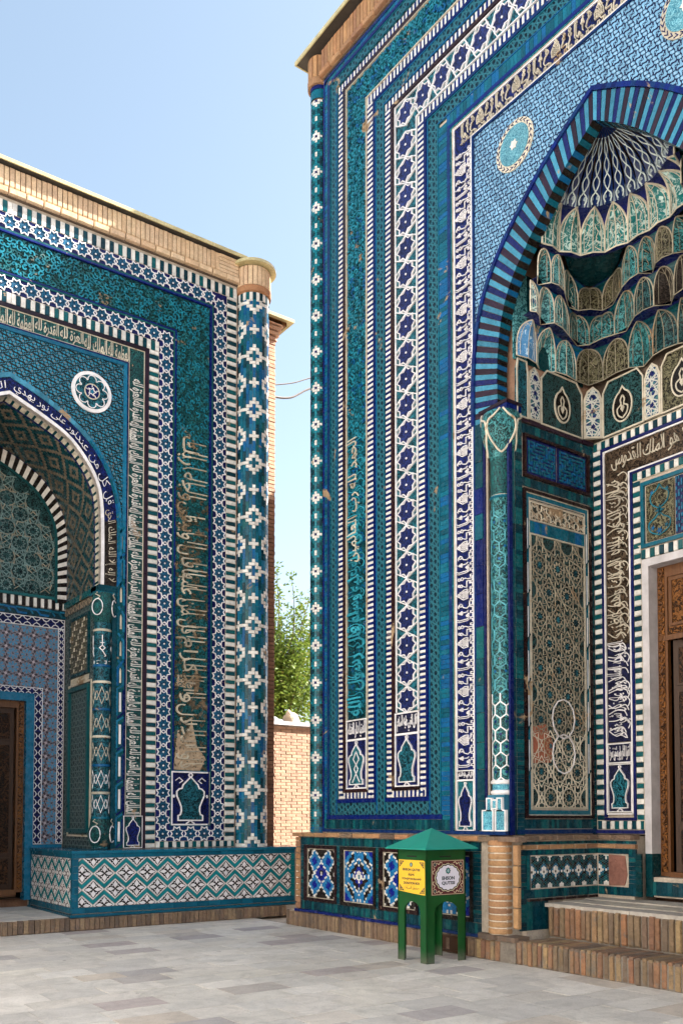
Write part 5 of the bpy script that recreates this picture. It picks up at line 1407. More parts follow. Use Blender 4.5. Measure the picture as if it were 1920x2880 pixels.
for a, b_ in rows:
    y = 7.09 + random.uniform(-.1, 0)
    y = 7.09
    while y > 1.0:
        w = random.uniform(.45, .75); q = MB(); wbox(q, max(a, 7.95) + .004, b_ - .004, max(.95, y - w + .006), y - .0, .60, .640 + (a - 7.93) * .03 + random.uniform(0, .004), 'landing_stone'); q.build('landing_slab', st); y -= w

# ================================================================== LEFT MAUSOLEUM
CX = 3.62; FL = Frame((CX, 13.3, 0), (1, 0, 0), (0, -1, 0))
lm = thing('mausoleum', (CX, 15.5, 0), 'lower blue tiled mausoleum portal on the left with a damaged calligraphy band', 'mausoleum')
zt = lambda h: 8.763 + .96 * (h - 1.784)
b = MB(); xR, xL = 5.03, 2 * CX - 5.03
wbox(b, xR, 7.42, 13.62, 18, 0, 10.9, 'side_brick'); wbox(b, 5.24, 7.42, 13.35, 13.619, 0, 10.9, 'side_brick')
wbox(b, 2 * CX - 7.42, xL, 13.62, 18, 0, 10.9, 'side_brick'); wbox(b, 2 * CX - 7.42, 2 * CX - 5.24, 13.35, 13.619, 0, 10.9, 'side_brick')
wbox(b, xL + .001, xR - .001, 13.36, 15.3, 8.22, 10.89, 'side_brick'); wbox(b, xL + .002, xR - .002, 15.301, 17.9, 0, 10.88, 'side_brick')
b.build('wall', lm)
W2 = 3.76
g = MB(FL)
for sg in (-1, 1):
    for Q in ([(sg * W2, 1.1), (sg * 1.62, 1.1), (sg * 1.62, 5.2), (sg * W2, 5.2)], [(sg * W2, 5.2), (sg * 1.8, 5.2), (sg * 1.8, 8.75), (sg * W2, 8.75)]): g.prism(Q if sg < 0 else Q[::-1], -.05, -.025, 'mortar')
g.box(-W2, W2, 8.75, 10.72, -.05, -.025, 'mortar'); g.build('facade_ground', lm)
m = MB(FL)
for h0, h1, zb, mt_, d in ((2.085, 2.15, 1.15, 'aubergine_glaze', .016), (2.575, 2.60, 1.5, 'green_frame_glaze', .012), (2.60, 2.625, 1.5, 'cobalt_glaze', .018), (3.235, 3.262, 1.5, 'cobalt_glaze', .020), (3.262, 3.295, 1.5, 'green_frame_glaze', .012), (1.795, 1.815, 1.15, 'navy_glaze', .01)):
    ubox(m, h0, h1, zt(h0), zt(h1), zb, -.02, d, mt_)
m.build('thin_border', lm)
m = MB(FL); ubox(m, 3.555, 3.745, zt(3.555), zt(3.745), 1.15, -.03, -.01, 'pale_mortar'); ubox(m, 2.155, 2.33, zt(2.155), zt(2.33), 1.15, -.03, -.01, 'pale_mortar'); so_ = m.build('striped_border', lm)
pc = Pieces('striped_tile', so_, FL, 295, stuffname='striped_tile_field')
WT2 = ('white_glaze', 'teal_glaze')
stripes_leg(pc, 3.56, 3.735, 1.25, zt(3.56), .0705, WT2, .006, .003, .006); stripes_leg(pc, 2.16, 2.32, 1.15, zt(2.16), .0705, WT2, .006, .003, .006)
stripes_top(pc, 2.34, 3.735, 1.15, 1.245, .0705, WT2, .006, .003, .006)
stripes_top(pc, 0, 2.32, zt(2.16), zt(2.32), .0705, WT2, .006, .003, .006); stripes_top(pc, 0, 3.735, zt(3.56), zt(3.735), .0705, WT2, .006, .003, .006)
stripes_top(pc, -3.735, 0, zt(3.56), zt(3.735), .0705, WT2, .006, .003, .006, False); stripes_top(pc, -2.32, 0, zt(2.16), zt(2.32), .0705, WT2, .006, .003, .006, False)
stripes_leg(pc, -3.735, -3.56, 1.15, zt(3.56), .0705, WT2, .006, .003, .006, False); stripes_leg(pc, -2.32, -2.16, 1.15, zt(2.16), .0705, WT2, .006, .003, .006, False); pc.done()
m = MB(FL)
ubox(m, 3.30, 3.55, zt(3.30), zt(3.55), 1.255, -.03, -.008, 'navy_glaze'); ubox(m, 2.335, 2.57, zt(2.335), zt(2.57), 1.255, -.03, -.008, 'navy_glaze')
for sg in (-1, 1): m.box(min(sg * 2.57, sg * 3.30), max(sg * 2.57, sg * 3.30), 1.255, 1.49, -.03, -.008, 'cobalt_glaze')
sb2 = m.build('star_band', lm)
sp = .2165
put = placer('star_tile', sb2, lambda: star_tile_mesh(LOC, .119, .082, .013, 'arab_star', 'clean_white', math.pi / 2 - math.pi / 8, name='star_tile'), FL)
z = 1.37; 
while z < zt(3.42): put(3.425, z, roll=random.choice([0, math.pi / 2])); z += sp
ztop = z - sp
z = 1.37
while z < zt(2.45): put(2.452, z, roll=random.choice([0, math.pi])); z += sp
zt2 = z - sp
for k in range(1, 4): put(2.452 + k * .2433, 1.37)
s = 3.425 - sp
while s > -3.5: put(s, zt(3.425)); s -= sp
s = 2.452 - sp
while s > -2.5: put(s, zt(2.452)); s -= sp
for sg_, h in ((-1, 3.425), (-1, 2.452)):
    z = 1.37
    while z < zt(h): put(sg_ * h, z); z += sp
m = MB(FL); ubox(m, 2.625, 3.235, zt(2.625), zt(3.235), 2.38, -.045, -.02, 'arab_call_left'); cg = m.build('calligraphy_ground', lm)
m = MB(FL); curls(m, 2.63, 3.23, 7.0, zt(2.63), .082, -.004, ['relief_left', 'relief_turq'], .017); curls(m, 2.63, 3.23, 2.4, 7.0, .07, -.008, ['relief_left', 'relief_left', 'aged_dark'], .011)
curls(m, -3.0, 3.23, zt(2.65), zt(3.21), .082, -.004, ['relief_left', 'relief_turq', 'relief_turq'], .018)
m.build('scrollwork', cg, kind='stuff')
for q in ((2.42, 3.5, 'ذو الجلال'), (3.5, 4.6, 'والإكرام'), (4.6, 5.7, 'كل من عليها'), (5.7, 6.8, 'فان ويبقى'), (6.8, 7.9, 'وجه ربك')):
    m = MB(FL); vtext_right(m, 2.66, 3.04, q[0], q[1] - .04, q[2], 'worn_white', .014, .034, bold=-.004)
    zz = q[0] + .08
    while zz < q[1] - .1:
        m.ribbon([(2.74 + random.uniform(0, .1), zz - .05), (2.84, zz - .01), (2.95, zz), (3.20 - random.uniform(0, .04), zz + .005)], .017, -.02, .012, 'worn_white')
        if random.random() < .6: m.ribbon([(2.84, zz + .065), (3.20, zz + .07)], .017, -.02, .012, 'worn_white')
        zz += random.uniform(.17, .30)
    m.build('inscription', lm)
m = MB(FL); m.prism([(2.63, 2.4), (3.1, 2.38), (3.2, 2.6), (3.05, 2.78), (2.95, 3.2), (2.85, 2.9), (2.7, 3.0)], -.03, -.004, 'rubble'); m.build('bare_plaster_patch', lm); m = MB(FL); m.prism([(2.66, 3.75), (2.95, 3.72), (2.98, 3.85), (2.7, 3.9)], -.03, -.008, 'rubble'); m.build('bare_plaster_patch', lm)
m = MB(FL); niche_motif(m, 2.60, 3.255, 1.515, 2.36, .0, 'arab_navy', 'arab_teal')
for sg in (-1, 1): m.ribbon([(2.93 + sg * .27, 2.22), (2.93 + sg * .2, 2.27), (2.93 + sg * .14, 2.22), (2.93 + sg * .2, 2.18)], .012, 0, .014, 'clean_white'); m.prism(star(2.93 + sg * .3, 1.97, .03, .02, 6), 0, .02, 'clean_white')
m.ribbon([(2.585, 1.50), (3.27, 1.50), (3.27, 2.375), (2.585, 2.375)], .022, -.02, .01, 'turq_glaze', closed=True)
m.build('cartouche_panel', lm)
m = MB(FL); ubox(m, 1.815, 2.085, zt(1.815), zt(2.085), 1.66, -.03, -.012, 'arab_kufic'); m.build('kufic_ground', lm)
m = MB(FL)
for a in (1.822, 2.078): ubox(m, a - .005, a + .005, zt(a - .005), zt(a + .005), 1.66, -.03, .003, 'bone_glaze')
kt = ['الملك لله', 'العظمة لله', 'القدرة لله', 'العزة لله']
z = 1.68; k = 0
while z < zt(1.815) - .3:
    vtext_right(m, 1.835, 2.065, z, z + .33, kt[k % 4], 'white_glaze', -.002, .012, bold=.012); z += .345; k += 1
s = -1.9; k = 0
while s < 1.8:
    put_text(m, shape(kt[k % 4]), lambda u, v: (s + .36 * u, zt(1.83) + .225 * v, -.002), 'bone_glaze', .012, .012); s += .375; k += 1
m.build('kufic_lettering', lm)
m = MB(FL); niche_motif(m, 1.80, 2.10, 1.16, 1.65, .0, 'arab_kufic', 'arab_navy'); m.build('cartouche_panel', lm)
# turquoise inner border and braid
m = MB(FL)
ubox(m, 1.735, 1.79, zt(1.735), zt(1.79), 6.0, -.03, .010, 'azure_glaze')
for sg in (-1, 1):
    zz = 1.16
    m.box(min(sg * 1.66, sg * 1.79), max(sg * 1.66, sg * 1.79), 1.15, 6.2, -.03, -.006, 'teal_glaze')
    while zz < 6.1:
        c = sg * 1.725; L_ = .42 if zz > 3.4 else .50
        if zz > 3.4:
            m.ribbon([(c - .045, zz), (c - .045, zz + .10), (c - .045, zz + L_ - .14), (c + .045, zz + L_ - .02)], .034, -.01, .012, 'turq_glaze'); m.ribbon([(c + .045, zz), (c + .045, zz + L_ - .14), (c - .045, zz + L_ - .02)], .034, -.01, .008, 'azure_glaze')
            m.prism([(c - .014, zz + .05), (c + .014, zz + .05), (c + .014, zz + .24), (c, zz + .28), (c - .014, zz + .24)], -.01, .0, 'bone_glaze')
        else:
            m.ribbon([(c - .05, zz + .04), (c - .05, zz + L_ - .05), (c + .05, zz + L_ + .02)], .028, -.01, .010, 'azure_glaze'); m.ribbon([(c - .05, zz), (c + .05, zz + .08), (c + .05, zz + L_ - .06)], .028, -.01, .008, 'cobalt_glaze'); m.box(c - .016, c + .016, zz + .10, zz + .40, -.01, .008, 'clean_white')
        zz += L_
m.build('braided_border', lm)
# arch
ao = curve([(1.73, 5.2), (1.73, 5.9), (1.71, 6.37), (1.655, 6.67), (1.52, 7.02), (1.29, 7.357), (.985, 7.62), (.695, 7.806), (.37, 7.97), (0, 8.11)], 6)
ai = curve([(1.395, 5.2), (1.395, 5.9), (1.375, 6.456), (1.31, 6.76), (1.14, 7.06), (.86, 7.36), (.49, 7.56), (.20, 7.69), (0, 7.78)], 6)
LO, LI = resample(mirror_arch(ao), 96), resample(mirror_arch(ai), 96)
m = MB(FL); spandrel_fill(m, LO, 1.74, zt(1.735), 5.2, -.012, 'spandrel_left'); m.build('spandrel', lm)
m = MB(FL); mid_ = [(lerp(a[0], c_[0], .78), lerp(a[1], c_[1], .78)) for a, c_ in zip(LI, LO)]; m2_ = [(lerp(a[0], c_[0], .16), lerp(a[1], c_[1], .16)) for a, c_ in zip(LI, LO)]
band_between(m, m2_, mid_, -.06, -.012, 'arab_navy', 14, 82); band_between(m, m2_, mid_, -.06, -.014, 'arab_black', 0, 14); band_between(m, m2_, mid_, -.06, -.014, 'arab_black', 82, 96); m.build('arch_calligraphy_ground', lm)
m = MB(FL); md_ = [(lerp(a[0], c_[0], .9), lerp(a[1], c_[1], .9)) for a, c_ in zip(LI, LO)]
band_between(m, mid_, md_, -.06, .0, 'turq_glaze', 0, 30); band_between(m, md_, LO, -.06, .012, 'azure_glaze', 0, 30); band_between(m, mid_, LO, -.06, .008, 'sky_glaze', 30, 66); band_between(m, mid_, md_, -.06, .0, 'turq_glaze', 66, 96); band_between(m, md_, LO, -.06, .012, 'azure_glaze', 66, 96); m.build('arch_border', lm)
ar = MB(FL); band_between(ar, LI, m2_, -.1, -.006, 'mortar'); ar = ar.build('arch_ring', lm)
for i in range(0, 96, 3):
    q = MB(FL); band_between(q, LI, [(lerp(a[0], c_[0], .15), lerp(a[1], c_[1], .15)) for a, c_ in zip(LI, LO)], -.10, .012 + random.uniform(-.002, .002), 'clean_white', i, i + 3); q.build('arch_tile', ar)
def arc_text(mb, inner, outer, t0, t1, v0, v1, txt, mat, d, th=.01, bold=0.):
    n = len(inner) - 1
    def f(u, v):
        x = (t0 + (t1 - t0) * u) * n; i = min(n - 1, int(x)); q = x - i; vv = v0 + (v1 - v0) * v
        a = (lerp(inner[i][0], inner[i + 1][0], q), lerp(inner[i][1], inner[i + 1][1], q)); c_ = (lerp(outer[i][0], outer[i + 1][0], q), lerp(outer[i][1], outer[i + 1][1], q))
        return (lerp(a[0], c_[0], vv), lerp(a[1], c_[1], vv), d)
    put_text(mb, shape(txt), f, mat, th, bold)
m = MB(FL)
arc_text(m, m2_, mid_, .51, .66, .08, .92, 'نور على نور يهدي', 'clean_white', .0, bold=-.012); m.build('inscription', lm); m = MB(FL)
arc_text(m, m2_, mid_, .66, .82, .08, .92, 'قل كل من عند', 'clean_white', .0, bold=-.012); m.build('inscription', lm); m = MB(FL)
arc_text(m, m2_, mid_, .83, .99, .1, .9, 'لا إله إلا الله الملك الحق', 'bone_glaze', .0, bold=-.008); m.build('inscription', lm); m = MB(FL)
arc_text(m, m2_, mid_, .18, .49, .08, .92, 'الله نور السماوات والأرض', 'clean_white', .0, bold=-.012); m.build('inscription', lm); m = MB(FL)

cx, cz = 1.22, 8.15
for cx in (1.22, -1.22):
    m = MB(FL)
    C = lambda r_, n=32: [(cx + r_ * math.cos(2 * math.pi * a / n), cz + r_ * math.sin(2 * math.pi * a / n)) for a in range(n)]
    m.prism(C(.315), -.02, .012, 'clean_white'); m.prism(C(.262), .012, .016, 'arab_teal')
    for k in range(8):
        a = k * math.pi / 4; px_, pz_ = cx + .185 * math.cos(a), cz + .185 * math.sin(a)
        m.ribbon([(px_ + .068 * math.cos(a + q), pz_ + .068 * math.sin(a + q)) for q in (-1.9, -1.3, -.6, 0, .6, 1.3, 1.9)], .012, .014, .026, 'clean_white')
    m.prism(C(.115, 20), .016, .022, 'navy_glaze'); m.ribbon(C(.115, 20), .014, .016, .03, 'bone_glaze', closed=True); m.ribbon(star(cx, cz, .062, .035, 5), .012, .02, .03, 'clean_white', closed=True); m.prism(star(cx, cz, .035, .02, 5), .02, .026, 'azure_glaze')
    for k in range(5):
        a = math.pi / 2 + k * 2 * math.pi / 5; m.ribbon([(cx + .062 * math.cos(a), cz + .062 * math.sin(a)), (cx + .11 * math.cos(a), cz + .11 * math.sin(a))], .01, .02, .03, 'clean_white')
    m.build('medallion', lm)
# vault lining of the arch (bannai) between facade and door wall
FLD = Frame((CX, 14.9, 0), (1, 0, 0), (0, -1, 0))
bo = curve([(1.40, 5.2), (1.40, 5.9), (1.385, 6.40), (1.30, 6.75), (1.05, 7.15), (.70, 7.42), (.30, 7.60), (0, 7.70)], 6)
bi = curve([(1.25, 5.2), (1.25, 5.9), (1.235, 6.38), (1.14, 6.68), (.90, 7.02), (.58, 7.24), (.26, 7.40), (0, 7.50)], 6)
m = MB(); NP, ND = 170, 30
FI, BI = resample(LI, NP), resample(mirror_arch(bo), NP)
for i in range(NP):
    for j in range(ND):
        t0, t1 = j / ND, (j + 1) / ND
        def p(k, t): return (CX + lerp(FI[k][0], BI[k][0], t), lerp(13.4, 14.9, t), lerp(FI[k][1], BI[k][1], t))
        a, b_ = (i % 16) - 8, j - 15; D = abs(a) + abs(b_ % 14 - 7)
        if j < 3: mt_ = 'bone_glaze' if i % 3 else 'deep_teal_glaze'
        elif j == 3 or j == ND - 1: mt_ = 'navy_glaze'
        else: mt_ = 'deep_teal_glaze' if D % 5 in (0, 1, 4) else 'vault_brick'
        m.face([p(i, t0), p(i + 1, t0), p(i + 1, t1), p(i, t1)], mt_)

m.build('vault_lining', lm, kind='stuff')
BO, BI2 = resample(mirror_arch(bo), 90), resample(mirror_arch(bi), 90)
m = MB(FLD); m.box(-1.4, 1.4, 3.6, 5.4, -.2, -.02, 'mortar'); m.box(-1.4, -.89, .0, 3.6, -.2, -.02, 'mortar'); m.box(.89, 1.4, .0, 3.6, -.2, -.02, 'mortar'); dwl = m.build('door_wall', lm)
m = MB(FLD)
pts = [(x, z_) for x, z_ in BI2]
for i in range(90): m.face([(BI2[i][0], 5.28, .0), (BI2[i + 1][0], 5.28, .0), (BI2[i + 1][0], BI2[i + 1][1], 0.), (BI2[i][0], BI2[i][1], .0)], 'arab_dark')
ins = lambda x, z_: abs(x) < 1.2 and 5.32 < z_ < 7.42 - max(0, abs(x) - .15) ** 1.6 * 1.0
for r_ in range(0, 11):
    for c_ in range(-4, 5):
        cx, cz = c_ * .42 + (.21 if r_ % 2 else 0), 5.40 + r_ * .235
        V = [(cx + .215 * math.cos(R(36 * k)), cz + .215 * math.sin(R(36 * k))) for k in range(10)]
        if ins(cx, cz) and ins(cx + .08, cz + .08) and ins(cx - .08, cz + .08): m.ribbon(star(cx, cz, .095, .055, 10), .008, 0, .012, 'faded_aqua', closed=True)
        for k in range(10):
            a, b_ = V[k], V[(k + 3) % 10]
            for u0, u1 in ((0, .3), (.34, .66), (.7, 1)):
                A_, B2 = (lerp(a[0], b_[0], u0), lerp(a[1], b_[1], u0)), (lerp(a[0], b_[0], u1), lerp(a[1], b_[1], u1))
                if ins(*A_) and ins(*B2): m.ribbon([A_, B2], .0115, 0, .014 + random.uniform(0, .004), 'faded_aqua' if random.random() < .7 else 'aged_glaze')
m.build('strapwork_tympanum', dwl)
m = MB(FLD); band_between(m, BI2, BO, -.1, .01, 'mortar'); ar2 = m.build('arch_ring', dwl)
for i in range(90):
    q = MB(FLD); A_ = [BI2[i], BI2[i + 1]]; q.prism([BI2[i], BI2[i + 1], BO[i + 1], BO[i]], -.05, .03 + random.uniform(-.003, .003), 'black_glaze' if i % 2 else 'white_glaze'); q.build('striped_tile', ar2)
m = MB(FLD); m.ribbon([(x * .985, z_ - .01) for x, z_ in BI2], .05, -.02, .018, 'green_frame_glaze'); m.box(-1.22, 1.22, 5.245, 5.29, -.02, .016, 'green_frame_glaze'); m.build('green_border', dwl)
s = -1.38; k = 0
while s < 1.36: piece('striped_tile', ar2, FLD, s + .002, s + .058, 5.085, 5.24, -.03, .02, 'white_glaze' if k % 2 else 'black_glaze', jit=.003); s += .0605; k += 1
m = MB(FLD); m.box(-1.4, 1.4, 4.93, 5.08, -.03, .004, 'teal_glaze')
s = -1.4
while s < 1.2: m.ribbon([(s, 5.04), (s + .16, 5.04), (s + .22, 4.965), (s + .36, 4.965)], .032, 0, .016, 'turq_glaze'); m.ribbon([(s + .18, 5.05), (s + .40, 5.05), (s + .46, 4.97)], .026, 0, .012, 'azure_glaze'); s += .36
m.build('braided_border', dwl)
m = MB(FLD)
m.box(-1.28, 1.28, 3.75, 4.76, -.02, .0, 'rosette_tile')
for sg in (-1, 1): m.box(min(sg * 1.03, sg * 1.28), max(sg * 1.03, sg * 1.28), 1.20, 3.75, -.02, .0, 'rosette_tile')
m.build('rosette_field', dwl)
def quatre(mb, s0, s1, z0, z1, vertical):
    mb.box(s0, s1, z0, z1, -.02, .004, 'arab_navy'); w = (s1 - s0) if vertical else (z1 - z0); L = (z1 - z0) if vertical else (s1 - s0); n = max(1, round(L / (w * 1.05))); p = L / n; c = w / 2
    for sg in (-1, 1):
        P = []
        for k in range(n):
            a = k * p
            for t, r_ in ((0, .08), (.10, .18), (.2, .20), (.30, .30), (.36, .42), (.5, .46), (.64, .42), (.70, .30), (.8, .20), (.90, .18)): P.append((c + sg * r_ * w, a + t * p))
        P.append((c, L)); P = [(s0 + x, z0 + y) if vertical else (s0 + y, z0 + x) for x, y in P]
        mb.ribbon(P, .011, .0, .016, 'clean_white')
    mb.ribbon([(s0, z0), (s1, z0), (s1, z1), (s0, z1)], .010, .0, .016, 'clean_white', closed=True)
m = MB(FLD)
quatre(m, -1.38, 1.38, 4.77, 4.92, False)
for sg in (-1, 1):
    quatre(m, min(sg * 1.28, sg * 1.38), max(sg * 1.28, sg * 1.38), 1.2, 4.76, True); quatre(m, min(sg * .90, sg * 1.03), max(sg * .90, sg * 1.03), 1.2, 3.64, True)
quatre(m, -1.03, 1.03, 3.64, 3.75, False)
m.build('quatrefoil_border', dwl)
m = MB(FLD)
m.ribbon([(-.825, .30), (-.825, 3.585), (.825, 3.585), (.825, .30)], .13, -.2, .05, 'azure_glaze')
m.build('door_surround', dwl)
door(Frame((CX, 14.98, 0), (1, 0, 0), (0, -1, 0)), .76, .42, 3.53, 0, dwl, fw=.12, openang=R(88))
m = MB(FLD)
for sg in (-1, 1): m.box(min(sg * .88, sg * 1.36), max(sg * .88, sg * 1.36), .2, 1.19, -.1, .06, 'azure_glaze')
m.build('wall_base', dwl)
# side walls of the left niche
for sg in (1, -1):
    f = Frame((CX + sg * 1.39, 13.3, 0), (0, -sg, 0), (-sg, 0, 0))
    def bxs(mb, s0, s1, z0, z1, d0, d1, mt_): mb.box(min(sg * s0, sg * s1) if False else s0, s1, z0, z1, d0, d1, mt_)
    m = MB(f)
    S0, S1 = (-1.6, -.30)
    m.box(S0, S1, 1.1, 5.2, -.2, -.01, 'net_dark')
    m.box(-1.6, -.1, 5.10, 5.20, -.1, .03, 'teal_glaze'); m.box(-1.6, -.25, 4.98, 5.09, -.05, .004, 'net_brown')
    o = m.build('niche_side_wall', lm)
    m = MB(f); m.box(-1.28, -.45, 3.92, 4.84, -.02, .02, 'arab_gold'); m.ribbon([(-1.28, 3.92), (-.45, 3.92), (-.45, 4.84), (-1.28, 4.84)], .05, -.02, .03, 'deep_teal_glaze', closed=True)
    for i in range(9):
        for j in range(10):
            if (i * 3 + j * 5) % 4: m.ribbon([(-1.24 + i * .09, 3.97 + j * .086), (-1.24 + i * .09 + (.06 if (i + j) % 2 else 0), 3.97 + j * .086 + (0 if (i + j) % 2 else .06))], .018, .02, .034, 'bone_glaze')
    m.build('relief_panel', o)
    m = MB(f); m.box(-1.28, -.42, 1.45, 3.66, -.02, .0, 'net_dark'); m.ribbon([(-1.28, 1.42), (-.42, 1.42), (-.42, 3.69), (-1.28, 3.69)], .06, -.02, .045, 'green_frame_glaze', closed=True)
    m.ribbon([(-1.36, 1.34), (-.34, 1.34), (-.34, 3.77), (-1.36, 3.77)], .03, -.02, .01, 'bone_glaze', closed=True); m.build('sunken_panel', o)
    m = MB(f)
    for i in range(14): m.ribbon([(-1.25 + i * .06, 3.76), (-1.25 + i * .06 + .02, 3.88)], .012, 0, .014, 'bone_glaze')
    m.build('comb_border', o)
# engaged column of the left niche
for sg in (1, -1):
    cx, cy, rr_ = CX + sg * 1.47, 13.40, .13
    m = MB(); m.lathe((cx, cy), [(rr_, 1.15), (rr_, 4.62)], 'arab_teal', 24); o = m.build('engaged_column', lm)
    m = MB(); zz = 1.62
    for k, z_ in enumerate((1.62, 2.0, 2.42, 2.86, 3.28, 3.70, 3.95, 4.5)): m.lathe((cx, cy), [(rr_, z_ - .02), (rr_ + .010, z_ - .012), (rr_ + .010, z_ + .012), (rr_, z_ + .02)], 'bone_glaze' if k % 2 else 'turq_glaze', 20)
    m.build('column_ring', o)
    cf = Cyl((cx, cy), rr_, -math.pi / 2 - .35); q = MB(cf)
    for zz in (1.70, 2.08, 2.50, 2.94, 3.36):
        for k in range(-2, 3):
            c0 = k * .16
            for off in (0, math.pi / 3):
                T = [(c0 + .085 * math.cos(math.pi / 2 + off * 1. + a * 2 * math.pi / 3), zz + .13 + .13 * math.sin(math.pi / 2 + off + a * 2 * math.pi / 3)) for a in range(3)]
                q.ribbon(T, .009, -.005, .006, 'bone_glaze' if zz > 2.4 else 'clean_white', closed=True)
    for c0 in (-.2, 0., .2):
        q.ribbon([(c0, 4.42), (c0, 4.26), (c0 - .04, 4.22), (c0, 4.18), (c0 + .04, 4.22), (c0, 4.26)], .012, 0, .01, 'clean_white'); q.ribbon([(c0 - .03, 4.30), (c0 + .03, 4.30)], .01, 0, .01, 'clean_white'); q.ribbon([(c0, 4.18), (c0 + .05, 4.10), (c0 - .08, 4.02), (c0 + .06, 4.02), (c0 + .06, 3.98), (c0 - .08, 3.98)], .012, 0, .01, 'clean_white')
    q.build('column_lattice', o)
    for z0_, z1_ in ((4.62, 5.08), (1.16, 1.60)):
        m = MB()
        m.lathe((cx, cy), [(.12, z0_), (.16, z0_ + .08), (.20, lerp(z0_, z1_, .5)), (.16, z1_ - .1), (.15, z1_)] , 'arab_kufic', 20)
        for a0 in (-math.pi * .75, -math.pi * .25, -math.pi * .5 + math.pi * .95):
            ctr = Vector((cx + .185 * math.cos(a0), cy + .185 * math.sin(a0), lerp(z0_, z1_, .48))); sv = Vector((-math.sin(a0), math.cos(a0), 0)); nn = Vector((math.cos(a0), math.sin(a0), 0))
            m.tube([tuple(ctr + nn * .006 + sv * .085 * math.cos(t_ * math.pi / 8) + Vector((0, 0, .125 * math.sin(t_ * math.pi / 8)))) for t_ in range(16)], .009, 'clean_white', 5, closed=True)
            m.tube([tuple(ctr + nn * .0 + sv * q_ + Vector((0, 0, h_))) for q_, h_ in ((0, .125), (.04, .16), (-.04, .20), (0, .23))], .009, 'bone_glaze', 4)
        m.build('capital' if z0_ > 3 else 'column_base', o)
    m = MB(); wbox(m, min(CX + sg * 1.36, CX + sg * 1.66), max(CX + sg * 1.36, CX + sg * 1.66), 13.275, 13.62, 5.10, 5.195, 'teal_glaze'); wbox(m, min(CX + sg * 1.33, CX + sg * 1.64), max(CX + sg * 1.33, CX + sg * 1.64), 13.285, 13.6, 5.06, 5.099, 'turq_glaze'); m.build('impost', lm)
    m = MB(FL); m.box(min(sg * 1.59, sg * 1.655), max(sg * 1.59, sg * 1.655), 1.15, 5.1, -.04, .006, 'teal_glaze'); m.build('jamb_tiles', lm)
# corner column
def pat_left(i, j):
    P, Q = 10, 16
    for ci, cj, big in ((0, 0, 1), (0, 8, 0), (5, 8, 1), (5, 0, 0)):
        a = (i - ci + 5) % P - 5; b_ = (j - cj + 8) % Q - 8; D = abs(a) + abs(b_)
        if big and (2 <= D <= 3) and abs(b_) <= 3 and not (ci == 5 and abs(a) == 3): return 'white_glaze', 2
        if not big and D <= 1: return 'white_glaze', 3 if b_ == 0 else 1
        if big and D < 2: return 'turq_glaze', 1
    return (('turq_glaze', 'turq_glaze', 'teal_glaze', 'azure_glaze', 'turq_glaze', 'turq_glaze', 'teal_glaze')[random.Random(i * 131 + (j + i * 2) // 3).randrange(7)]), 1
def bannai_v(parent, c, r, z0, z1, N, rowh, a_half, a0):
    """white headers and upright blue bricks"""
    m = MB(); m.lathe(c, [(r - .012, z0), (r - .012, z1)], 'mortar', 36); o = m.build('corner_column', parent)
    cf = Cyl(c, r, a0); cw = 2 * math.pi * r / N; rest = MB(cf); n = 0; rows = int((z1 - z0) / rowh); H = int(N * a_half / (2 * math.pi)); done = set()
    vis = lambda i: -N * .26 < i < N * .26
    todo = []
    for j in range(rows):
        for i in range(-H, H + 1):
            if (i, j) in done: continue
            mt_, wd = pat_left(i, j)
            if mt_ == 'white_glaze':
                k = 1
                while k < 3 and i + k <= H and pat_left(i + k, j)[0] == 'white_glaze' and (i + k, j) not in done and k < (wd or 2): k += 1
                for q in range(k): done.add((i + q, j))
                todo.append((i, k, j, 1, mt_))
            else:
                k = 1
                while k < 3 and j + k < rows and pat_left(i, j + k)[0] != 'white_glaze' and (j + k) % 16 != 8: k += 1
                for q in range(k): done.add((i, j + q))
                todo.append((i, 1, j, k, mt_))
    for (i, w, j, h, mt_) in todo:
        b_ = (i * cw + .0022, (i + w) * cw - .0022, z0 + j * rowh + .002, z0 + (j + h) * rowh - .002, -.03, .004 + random.uniform(-.003, .003), mt_)
        if n < 290 and vis(i) and w * h > 1 and mt_ == 'white_glaze': piece('column_brick', o, cf, *b_); n += 1
        else:
            for q in range(w): rest.box(b_[0] + q * cw - (0 if q == 0 else .0022), b_[0] + (q + 1) * cw - (.0044 if q == w - 1 else .0022), b_[2], b_[3], b_[4], b_[5], mt_)
    rest.build('column_brick_field', o, kind='stuff'); return o
lc = (7.675, 13.30)
bannai_v(lm, lc, .268, 1.14, 10.56, 30, .0575, 2.3, math.atan2(-lc[1], -lc[0]))
m = MB(); m.lathe(lc, [(.27, 10.555), (.31, 10.57), (.315, 10.66), (.285, 10.67), (.285, 11.02)], 'brick', 32, mats=['brick', 'brick', 'brick', 'dark_mortar']); m.build('column_collar', lm)
cf = Cyl(lc, .285, math.atan2(-lc[1], -lc[0]))
for k in range(-10, 12): piece('cornice_brick', lm, cf, k * .078, k * .078 + .070, 10.68, 11.01, -.03, .02, 'cornice_brick')
for k in range(-12, 12): piece('striped_tile', lm, cf, k * .062, k * .062 + .058, 10.42, 10.555, -.06, -.006, 'white_glaze' if k % 2 else 'teal_glaze')
m = MB(); m.lathe(lc, [(.0, 11.10), (.39, 11.085), (.40, 11.03), (.36, 11.025), (0, 11.03)], 'metal_edge', 32); m.build('column_cap', lm)
